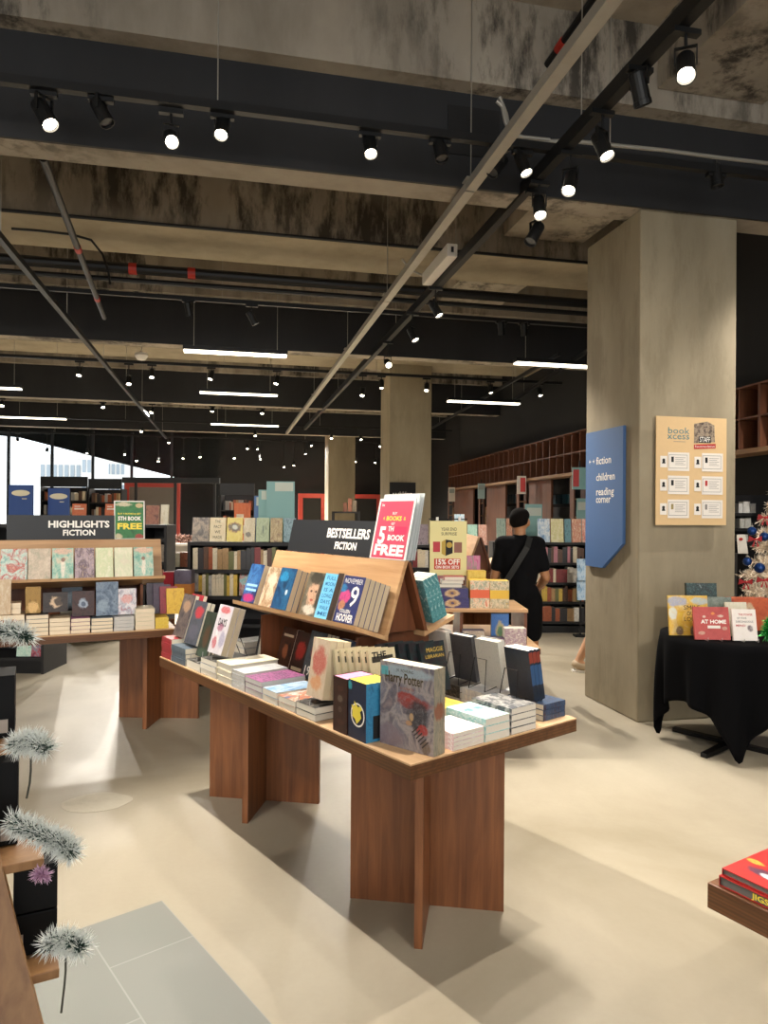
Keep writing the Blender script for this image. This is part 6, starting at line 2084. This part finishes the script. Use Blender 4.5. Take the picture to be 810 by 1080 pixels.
# ------------------------------------------------------------------ wooden bulkhead along the right-hand side
PW = [(6.03, 19.05), (5.49, 10.16), (5.25, 6.22), (5.14, 4.2)]
bhd = thing('wooden_bulkhead', 'long wooden bulkhead of open pigeonholes above the wall bays', 'bulkhead', T(5.5, 10, 0))
for (ax, ay), (bx, by) in zip(PW, PW[1:]):
    a, b = Vector((ax, ay, 0)), Vector((bx, by, 0))
    d = (b - a).normalized()
    n = Vector((-d.y, d.x, 0))
    if n.x < 0:
        n = -n
    L_ = (b - a).length
    M = T(-5.5, -10, 0) @ axes(a, d, n, (0, 0, 1)) if d.cross(n).z > 0 else T(-5.5, -10, 0) @ axes(b, -d, n, (0, 0, 1))
    MB().box((0, .30, 2.24), (L_, .32, 2.9)).build('back_panel', M_WOODC, bhd, M=M)
    for z, nm in ((2.2, 'bottom_board'), (2.56, 'middle_board'), (2.89, 'top_board')):
        MB().box((0, 0, z), (L_, .2995, z + (.05 if z < 2.3 else .018))).build(nm, M_WOODB if z < 2.3 else M_WOODC, bhd, M=M)
    nd = max(2, round(L_ / .32))
    for i in range(nd + 1):
        x = min(i * L_ / nd, L_ - .018)
        MB().box((x, .002, 2.2505), (x + .016, .299, 2.8895)).build('divider', M_WOODC, bhd, M=M)
    struct('wall_bay', MB().box((0, .85, 0), (L_, .9, 2.9)), M_BWALL, M=axes(a, d, n, (0, 0, 1)) if d.cross(n).z > 0 else axes(b, -d, n, (0, 0, 1)))
    struct('wall_upper', MB().box((0, .325, 2.24), (L_, .36, 5.1)), M_BWALL, M=axes(a, d, n, (0, 0, 1)) if d.cross(n).z > 0 else axes(b, -d, n, (0, 0, 1)))


def wall_pt(px, off=0.0):
    r = (px - 405) / F
    d = W(r, 1)
    for (ax, ay), (bx, by) in zip(PW, PW[1:]):
        a, b = Vector((ax + off, ay, 0)), Vector((bx + off, by, 0))
        e_ = b - a
        n = Vector((-e_.y, e_.x, 0))
        t_ = a.dot(n) / d.dot(n)
        q = d * t_
        s_ = (q - a).dot(e_) / e_.dot(e_)
        if -.02 <= s_ <= 1.02:
            return q
    return Vector((5.5, 10, 0))


def bay(px0, px1, z0, z1, off, mats, nm, lab, cat, th=.04, handle=None):
    a, b = wall_pt(px0, off), wall_pt(px1, off)
    d = (b - a)
    L_ = d.length
    d.normalize()
    up = Vector((0, 0, 1))
    n = d.cross(up)          # toward the viewer's side
    M = axes((a.x, a.y, z0), d, n * -1, up) if d.cross(n * -1).z > 0 else axes((a.x, a.y, z0), d, n, up)
    o = thing(nm, lab, cat, M)
    MB().box((0, 0, 0), (L_, th, z1 - z0)).build('panel', mats, o)
    return o, L_


for k, (p0, p1, lab) in enumerate(((479, 499, 'wooden door panel at the far end of the wall bays'), (513, 533, 'wooden door panel second along the wall bays'), (557.5, 581, 'widest wooden door panel along the wall bays'))):
    o, L_ = bay(p0, p1, 0, 2.19, .12, M_WOODC, 'bay_door', lab, 'door')
    MB().tube([(.12, -.03, 1.3), (.12, -.05, 1.32), (.12, -.05, 1.7), (.12, -.03, 1.72)], .015, 8).build('door_pull', M_WOODB, o)
for k, (p0, p1, lab) in enumerate(((533.5, 545.5, 'teal transom panes above the second dark bay'), (581.5, 603.5, 'teal transom panes above the bay behind the man'))):
    o = thing('transom_window', lab, 'window', T(*wall_pt(p0, .5)))
    a, b = wall_pt(p0, .5), wall_pt(p1, .5)
    zt, zb_ = H + (541.5 - 521) / F * (a.x * SN + a.y * CS), H + (541.5 - 530.5) / F * (a.x * SN + a.y * CS)
    d = b - a
    for i in range(4):
        MB().prism([d * (i / 4 + .02) + Vector((0, 0, zb_)), d * ((i + 1) / 4 - .02) + Vector((0, 0, zb_)), d * ((i + 1) / 4 - .02) + Vector((0, 0, zt)), d * (i / 4 + .02) + Vector((0, 0, zt))], (.02, 0, 0)).build('pane', flat('teal_pane', '#2f5a66', .3), o)
    MB().prism([d * 0 + Vector((.025, 0, 0)), d + Vector((.025, 0, 0)), d + Vector((.025, 0, zb_ - .06)), Vector((.025, 0, zb_ - .06))], (.02, 0, 0)).build('lower_pane', flat('dim_pane', '#4a4a48', .4), o)
for k, (p0, p1, y0, y1, c1, lab) in enumerate(((473, 480, 514, 529, '#d8d4cc', 'white hanging sign at the far end of the bulkhead'), (504, 511.5, 510, 526, '#a8c4c4', 'pale teal hanging sign second along the bulkhead'),
                                         (545.5, 555, 502, 521, '#d84a4a', 'red hanging sign under the bulkhead above the man'), (604, 619, 493, 516, '#8fc0c0', 'teal and red hanging sign beside the blue board'))):
    q = wall_pt((p0 + p1) / 2, -.1 if k < 3 else -.5)
    D = q.x * SN + q.y * CS
    a, b = at_d(p0, y1, D), at_d(p1, y0, D)
    o = thing('hanging_sign', lab, 'sign', T(a.x, a.y, a.z) @ RZ(-YAW))
    w_, h_ = (b - a).xy.length, b.z - a.z
    MB().box((0, 0, 0), (w_, .03, h_)).build('board', M_WHITE if k in (0, 2) else flat('sign' + c1, c1, .5), o)
    if k >= 2:
        MB().box((w_ * (.35 if k == 2 else .02), -.002, h_ * .12), (w_ * (.92 if k == 2 else .45), -.0005, h_ * .9)).build('colour_panel', flat('sign#d84a4a', '#d84a4a', .5), o)
    else:
        MB().box((w_ * .1, -.002, h_ * .6), (w_ * .9, -.0005, h_ * .9)).build('colour_panel', flat('sign#9aa8a8', '#9aa8a8', .5), o)
    MB().box((w_ * .45, .005, h_ + .0005), (w_ * .55, .02, max(2.199 - a.z, h_ + .1))).build('hanger', M_BLACK, o)
# end shelves of the bays
for k, (p0, p1) in enumerate(((473, 478.5), (506, 511), (547, 556), (605, 618))):
    a = wall_pt((p0 + p1) / 2, .12)
    D = a.x * SN + a.y * CS
    w_ = (p1 - p0) / F * D
    o = thing('bay_shelf', ['wooden bay shelf at the far end of the wall', 'wooden bay shelf second along the wall', 'wooden bay shelf above the man', 'wooden bay shelf beside the blue sign board'][k], 'shelf', T(*W((p0 - 405) / F * D, D, 0)) @ RZ(-YAW))
    for x in (0, w_ - .02):
        MB().box((x, 0, 0), (x + .02, .25, 2.19)).build('side_panel', M_WOODC, o)
    for z in (.4, .8, 1.2, 1.5, 1.8):
        MB().box((.0205, 0, z), (w_ - .0205, .25, z + .02)).build('shelf_board', M_WOODB, o)
for p0, p1, y0, D, lab in ((555.5, 573.5, 530.5, 9.62, 'teal display board behind the man above the bookcase'), (610.5, 620, 524, 9.6, 'pale teal display board by the blue sign')):
    zt_ = H + (541.5 - y0) / F * D
    o = thing('display_board', lab, 'board', T(*W(px_at(p0, D), D + .10, 0)) @ RZ(-YAW))
    w_ = px_at(p1, D) - px_at(p0, D)
    MB().box((0, 0, 0), (w_, .02, zt_)).build('board', M_TEALB, o)
    MB().box((w_ * .1, -.002, zt_ - .16), (w_ * .95, -.0005, zt_ - .05)).build('pale_panel', flat('pale_panel_ink', '#b9c0b4', .6), o)
    MB().box((w_ * .1, .0205, 0), (w_ * .9, .2, .02)).build('base', M_BLACK, o)

# white goods on the wall shelf beyond the column
q = wall_pt(795, .32)
D = q.x * SN + q.y * CS - .25
o = bookcase('black wall shelf with white goods beyond the big column', px_at(770, D), px_at(835, D), D, .3, 1.78, [.3, .62, .95, 1.28, 1.42, 1.58])
o = None
for k, (p0, p1, z, h, lab) in enumerate(((779, 783.5, 1.581, .1, 'white carton, first on the top wall shelf'), (784, 791, 1.581, .12, 'white rounded carton on the top wall shelf'), (791.5, 797, 1.581, .1, 'white carton, last on the top wall shelf'),
                                         (780.5, 785.5, 1.421, .1, 'grey carton on the second wall shelf'), (786, 792, 1.421, .11, 'pale carton on the second wall shelf'), (780.5, 789, 1.281, .07, 'yellowish carton on the third wall shelf'))):
    cbox(px_at(p0, D + .03), px_at(p1, D + .03), D + .03, z, h, .1, pal('#e2e0dc', '#cfcfcc', '#b4b6b8', scale=4) if k < 3 else pal('#a8acac', '#c9c8c0', '#8a8e90', scale=4), lab, '#cfcdc8', 'carton')
o = thing('greeting_card_box', 'white box with a red heart peeping between column and tree', 'box', T(*W(px_at(778, 7.2), 7.2, 0)) @ RZ(-YAW))
MB().box((0, 0, 0), (.06, .06, 1.17)).build('stand', M_BLACK, o)
MB().prism([(0, -.03, 1.1705), (.095, -.03, 1.1705), (.08, 0, 1.36), (0, 0, 1.36)], (0, .02, 0)).build('card', M_WHITE, o)
MB().sphere((.03, -.012, 1.315), (.02, .006, .016), seg=10, rings=6).build('heart', M_REDI, o)
# ------------------------------------------------------------------ people
def capsule(bm, a, b, ra, rb, seg=14, rings=5):
    a, b = Vector(a), Vector(b)
    d = b - a
    L_ = d.length
    z = d.normalized() if L_ > 1e-6 else Vector((0, 0, 1))
    x = z.cross(Vector((0, 1, 0.01)) if abs(z.y) < .9 else Vector((1, 0, 0))).normalized()
    y = z.cross(x)
    loops = []
    for i in range(rings + 1):
        t_ = -PI / 2 + PI / 2 * i / rings
        loops.append((a, ra * math.cos(t_), ra * math.sin(t_)))
    for i in range(rings + 1):
        t_ = PI / 2 * i / rings
        loops.append((b, rb * math.cos(t_), rb * math.sin(t_)))
    vs = []
    for c, r, o in loops:
        vs.append([bm.verts.new(c + z * o + (x * math.cos(2 * PI * k / seg) + y * math.sin(2 * PI * k / seg)) * max(r, .0004)) for k in range(seg)])
    for i in range(len(vs) - 1):
        for k in range(seg):
            k2 = (k + 1) % seg
            bm.faces.new((vs[i][k], vs[i][k2], vs[i + 1][k2], vs[i + 1][k]))
    bm.faces.new(vs[0][::-1])
    bm.faces.new(vs[-1])


def ellip(bm, c, r, M=None):
    ret = bmesh.ops.create_uvsphere(bm, u_segments=18, v_segments=12, radius=1.0)
    for v in ret['verts']:
        p = Vector((v.co.x * r[0], v.co.y * r[1], v.co.z * r[2]))
        v.co = (M @ p if M else p) + Vector(c)


def organic(name, build, mat, parent, voxel=.009, smooth_it=4):
    """one continuous surface grown over a set of tapered limbs"""
    bm = bmesh.new()
    build(bm)
    me = bpy.data.meshes.new(name)
    bm.to_mesh(me)
    bm.free()
    o = bpy.data.objects.new(name, me)
    COL.objects.link(o)
    r = o.modifiers.new('skin', 'REMESH')
    r.mode = 'VOXEL'
    r.voxel_size = voxel
    s = o.modifiers.new('soft', 'SMOOTH')
    s.iterations = smooth_it
    s.factor = .5
    bpy.context.view_layer.update()
    m2 = bpy.data.meshes.new_from_object(o.evaluated_get(bpy.context.evaluated_depsgraph_get()))
    o.modifiers.clear()
    o.data = m2
    m2.name = name
    m2.materials.clear()
    m2.materials.append(mat)
    m2.polygons.foreach_set('use_smooth', [True] * len(m2.polygons))
    o.parent = parent
    return o


M_SKIN = flat('skin', '#a8754f', .5)
M_HAIR = flat('black_hair', '#120e0c', .95, vary=.4, scale=200, spec=.1)
M_TEE = flat('black_cotton', '#0b0b0d', .9, vary=.2, scale=40, spec=.15)
M_SHORT = flat('black_shorts', '#08080a', .9, vary=.2, scale=40, spec=.15)
M_STRAP = flat('black_webbing', '#1a1916', .7)
M_SHOE = flat('beige_shoe', '#b8a48a', .6)
M_SOLE = flat('white_sole', '#d8d4cc', .6)
M_EYE = flat('eye_white', '#e8e4dc', .3)


def person(label, M, s, J, tee, shorts, shoe, bag=False, leg_skin=M_SKIN, sleeve=.55):
    """J: joints in metres for a 1.70 m figure facing +y; s scales it"""
    P = {k: Vector(v) * s for k, v in J.items()}
    o = thing('person', label, 'person', M)
    R = lambda r: r * s
    hd = P['head']
    look = (P['nose'] - hd).normalized()
    side = Vector((0, 0, 1)).cross(look).normalized() * -1
    up = side.cross(look).normalized()
    if up.z < 0:
        up = -up

    def body(bm):
        capsule(bm, P['pelvis'] + Vector((-.05, 0, 0)) * s, P['pelvis'] + Vector((.05, 0, 0)) * s, R(.115), R(.115))
        capsule(bm, P['pelvis'], P['waist'], R(.13), R(.12))
        capsule(bm, P['waist'] + Vector((-.04, 0, 0)) * s, P['chest'] + Vector((-.06, 0, 0)) * s, R(.105), R(.11))
        capsule(bm, P['waist'] + Vector((.04, 0, 0)) * s, P['chest'] + Vector((.06, 0, 0)) * s, R(.105), R(.11))
        capsule(bm, P['shl'], P['shr'], R(.06), R(.06))
        capsule(bm, P['chest'], P['neck'], R(.1), R(.055))
        capsule(bm, P['neck'], hd, R(.054), R(.052))
        ellip(bm, hd + up * R(.025), (R(.081), R(.097), R(.108)))
        capsule(bm, hd + look * R(.03) - up * R(.05), hd + look * R(.055) - up * R(.055), R(.05), R(.036))
        capsule(bm, hd + look * R(.085) + up * R(.01), hd + look * R(.105) - up * R(.018), R(.010), R(.014))          # nose
        capsule(bm, hd + look * R(.085) - up * R(.045) - side * R(.018), hd + look * R(.085) - up * R(.045) + side * R(.018), R(.009), R(.009))   # mouth
        for e in (-1, 1):
            ellip(bm, hd + side * R(.083 * e) + up * R(.002) - look * R(.004), (R(.012), R(.022), R(.032)))
        for q in 'lr':
            sh, el, wr = P['sh' + q], P['el' + q], P['wr' + q]
            capsule(bm, sh, el, R(.052), R(.04))
            capsule(bm, el, el.lerp(wr, .35), R(.041), R(.043))
            capsule(bm, el.lerp(wr, .35), wr, R(.043), R(.027))
            d = (wr - el).normalized()
            a = P['palm' + q]
            ac = (a - d * a.dot(d)).normalized()      # across the palm
            nrm = d.cross(ac)
            pc_ = wr + d * R(.05)
            for t_ in (-.028, -.01, .01, .028):
                capsule(bm, wr + ac * R(t_ * .6), wr + d * R(.085) + ac * R(t_), R(.016), R(.012))
            for i, (t_, ln) in enumerate(((-.031, .066), (-.011, .08), (.010, .076), (.030, .058))):
                b0 = wr + d * R(.085) + ac * R(t_)
                b1 = b0 + (d * .9 + nrm * .35) .normalized() * R(ln * .5)
                b2 = b1 + (d * .55 + nrm * .8).normalized() * R(ln * .5)
                capsule(bm, b0, b1, R(.0095), R(.009), 10, 3)
                capsule(bm, b1, b2, R(.009), R(.0075), 10, 3)
            t0 = wr + d * R(.03) - ac * R(.03)
            t1 = t0 + (d * .6 - ac * .7 + nrm * .3).normalized() * R(.042)
            capsule(bm, t0, t1, R(.013), R(.011), 10, 3)
            capsule(bm, t1, t1 + (d * .9 + nrm * .4).normalized() * R(.03), R(.011), R(.009), 10, 3)
            hp, kn, an, toe = P['hip' + q], P['kn' + q], P['an' + q], P['toe' + q]
            capsule(bm, hp, kn, R(.088), R(.056))
            capsule(bm, kn, kn.lerp(an, .3), R(.055), R(.058))
            capsule(bm, kn.lerp(an, .3), an, R(.058), R(.036))
            capsule(bm, an, an.lerp(toe, .6) - Vector((0, 0, R(.02))), R(.038), R(.036))
            capsule(bm, an.lerp(toe, .6) - Vector((0, 0, R(.02))), toe, R(.036), R(.028))
    organic('body', body, leg_skin, o, .0075 * s, 3)

    def hair(bm):
        ellip(bm, hd + up * R(.066) - look * R(.010), (R(.0855), R(.1), R(.07)))
        ellip(bm, hd + up * R(.022) - look * R(.028), (R(.0845), R(.082), R(.088)))
    h_ = organic('hair', hair, M_HAIR, o, .008, 3)

    def shirt(bm):
        capsule(bm, P['pelvis'] + Vector((-.05, 0, .0)) * s, P['pelvis'] + Vector((.05, 0, .0)) * s, R(.122), R(.122))
        capsule(bm, P['pelvis'], P['waist'], R(.135), R(.126))
        for e in (-1, 1):
            capsule(bm, P['waist'] + Vector((.045 * e, 0, 0)) * s, P['chest'] + Vector((.055 * e, 0, 0)) * s, R(.108), R(.116))
        capsule(bm, P['shl'], P['shr'], R(.072), R(.072))
        capsule(bm, P['chest'], P['neck'] - Vector((0, 0, .03)) * s, R(.115), R(.066))
        for q in 'lr':
            sh, el = P['sh' + q], P['el' + q]
            capsule(bm, sh, sh.lerp(el, sleeve), R(.063), R(.060))
            capsule(bm, sh, sh.lerp(el, sleeve * 1.2), R(.056), R(.062))
    organic('t_shirt', shirt, tee, o, .011, 4)

    def short(bm):
        capsule(bm, P['pelvis'] + Vector((-.05, 0, -.02)) * s, P['pelvis'] + Vector((.05, 0, -.02)) * s, R(.128), R(.128))
        for q in 'lr':
            hp, kn = P['hip' + q], P['kn' + q]
            capsule(bm, hp, hp.lerp(kn, .5), R(.108), R(.1))
            capsule(bm, hp.lerp(kn, .4), hp.lerp(kn, .66), R(.098), R(.094))
    organic('shorts', short, shorts, o, .011, 4)
    for q in 'lr':
        an, toe = P['an' + q], P['toe' + q]

        def sh_(bm):
            capsule(bm, an - Vector((0, 0, R(.03))) - (toe - an).normalized() * R(.02), an.lerp(toe, .6) - Vector((0, 0, R(.022))), R(.046), R(.046))
            capsule(bm, an.lerp(toe, .6) - Vector((0, 0, R(.022))), toe + (toe - an).normalized() * R(.01), R(.046), R(.034))
        so_ = organic('shoe', sh_, shoe, o, .009, 3)
        f_ = (toe - an)
        f_.z = 0
        f_.normalize()
        l_ = Vector((-f_.y, f_.x, 0))
        z0 = min(v.co.z for v in so_.data.vertices)
        c = an - f_ * R(.06)
        c.z = max(0, z0)
        pts = [c + l_ * R(.034), c - l_ * R(.034), c + f_ * R(.15) - l_ * R(.046), c + f_ * R(.225) - l_ * R(.02), c + f_ * R(.225) + l_ * R(.02), c + f_ * R(.15) + l_ * R(.046)]
        MB().prism(pts, (0, 0, R(.02))).build('sole', M_SOLE, so_)
    for e in (-1, 1):
        MB().sphere(hd + look * R(.082) + side * R(.032 * e) + up * R(.018), R(.011), seg=10, rings=6).build('eye', M_EYE, o)
    if bag:
        r_ = R(.012)
        bk_ = -look
        pts = []
        for t_ in range(9):
            k = t_ / 8
            p = (P['shr'] * .55 + P['neck'] * .45).lerp(P['hipl'] + Vector((-.08, 0, .10)) * s, k)
            p.y = -R(.128) - R(.03) * math.sin(PI * k)
            if k < .12:
                p.y += R(.08)
                p.z += R(.03)
            pts.append(p)
        mb = MB()
        for a, b in zip(pts, pts[1:]):
            d = (b - a).normalized()
            sd = d.cross(Vector((0, 1, 0))).normalized() * R(.024)
            mb.prism([a - sd, a + sd, b + sd, b - sd], (0, -R(.006), 0))
        mb.build('bag_strap', M_STRAP, o)
        pb_ = pts[-1]
        MB().box((pb_.x - R(.075), pb_.y - R(.03), pb_.z - R(.24)), (pb_.x + R(.045), pb_.y + R(.05), pb_.z + R(.02))).build('shoulder_bag', M_STRAP, o, bevel=.012)
    return o


J0 = dict(pelvis=(0, 0, .95), waist=(0, .0, 1.1), chest=(0, .01, 1.29), neck=(0, .025, 1.46), head=(0, .06, 1.565), nose=(.03, .15, 1.53),
          shl=(-.148, 0, 1.385), shr=(.148, 0, 1.385), ell=(-.21, .02, 1.10), elr=(.22, .0, 1.10), wrl=(-.17, .24, 1.03), wrr=(.19, .22, 1.0),
          palml=(1, 0, 0), palmr=(-1, 0, 0), hipl=(-.09, 0, .9), hipr=(.09, 0, .9), knl=(-.10, .02, .49), knr=(.11, .02, .49), anl=(-.11, -.02, .085), anr=(.13, -.03, .085),
          toel=(-.13, .14, .032), toer=(.17, .13, .032))
DM = 5.78
pmn = W(px_at(548.5, DM), DM)
person('person in black t-shirt and shorts with a cross-body strap, back to the viewer', T(pmn.x, pmn.y, 0) @ RZ(-YAW - .10), .945, J0, M_TEE, M_SHORT, flat('black_shoe', '#1a1a1c', .6), bag=True)

# a second person walks behind the big column; one bare calf shows
J1 = dict(J0)
J1.update(hipl=(-.09, 0, .9), knl=(-.09, -.06, .48), anl=(-.08, -.26, .10), toel=(-.08, -.10, .034), hipr=(.09, 0, .9), knr=(.09, .22, .5), anr=(.09, .28, .09), toer=(.09, .45, .034),
          ell=(-.23, .10, 1.13), elr=(.23, -.10, 1.13), wrl=(-.2, .26, .98), wrr=(.22, .02, .9), nose=(0, .16, 1.54), palml=(0, 0, 1), palmr=(0, 0, 1))
DM = 6.95
q = W(px_at(612, DM) + .26, DM)
person('second person walking behind the big column, only a bare calf and beige shoe showing', T(q.x, q.y, 0) @ RZ(-YAW - PI / 2), .97, J1, flat('grey_shirt', '#6a6a6c', .8), flat('sand_shorts', '#8a7a64', .8), M_SHOE, leg_skin=flat('fair_skin', '#c09372', .5))

bpy.context.view_layer.update()
print('BOOKS', N_BOOKS[0], 'LAMPS', N_LAMPS[0])
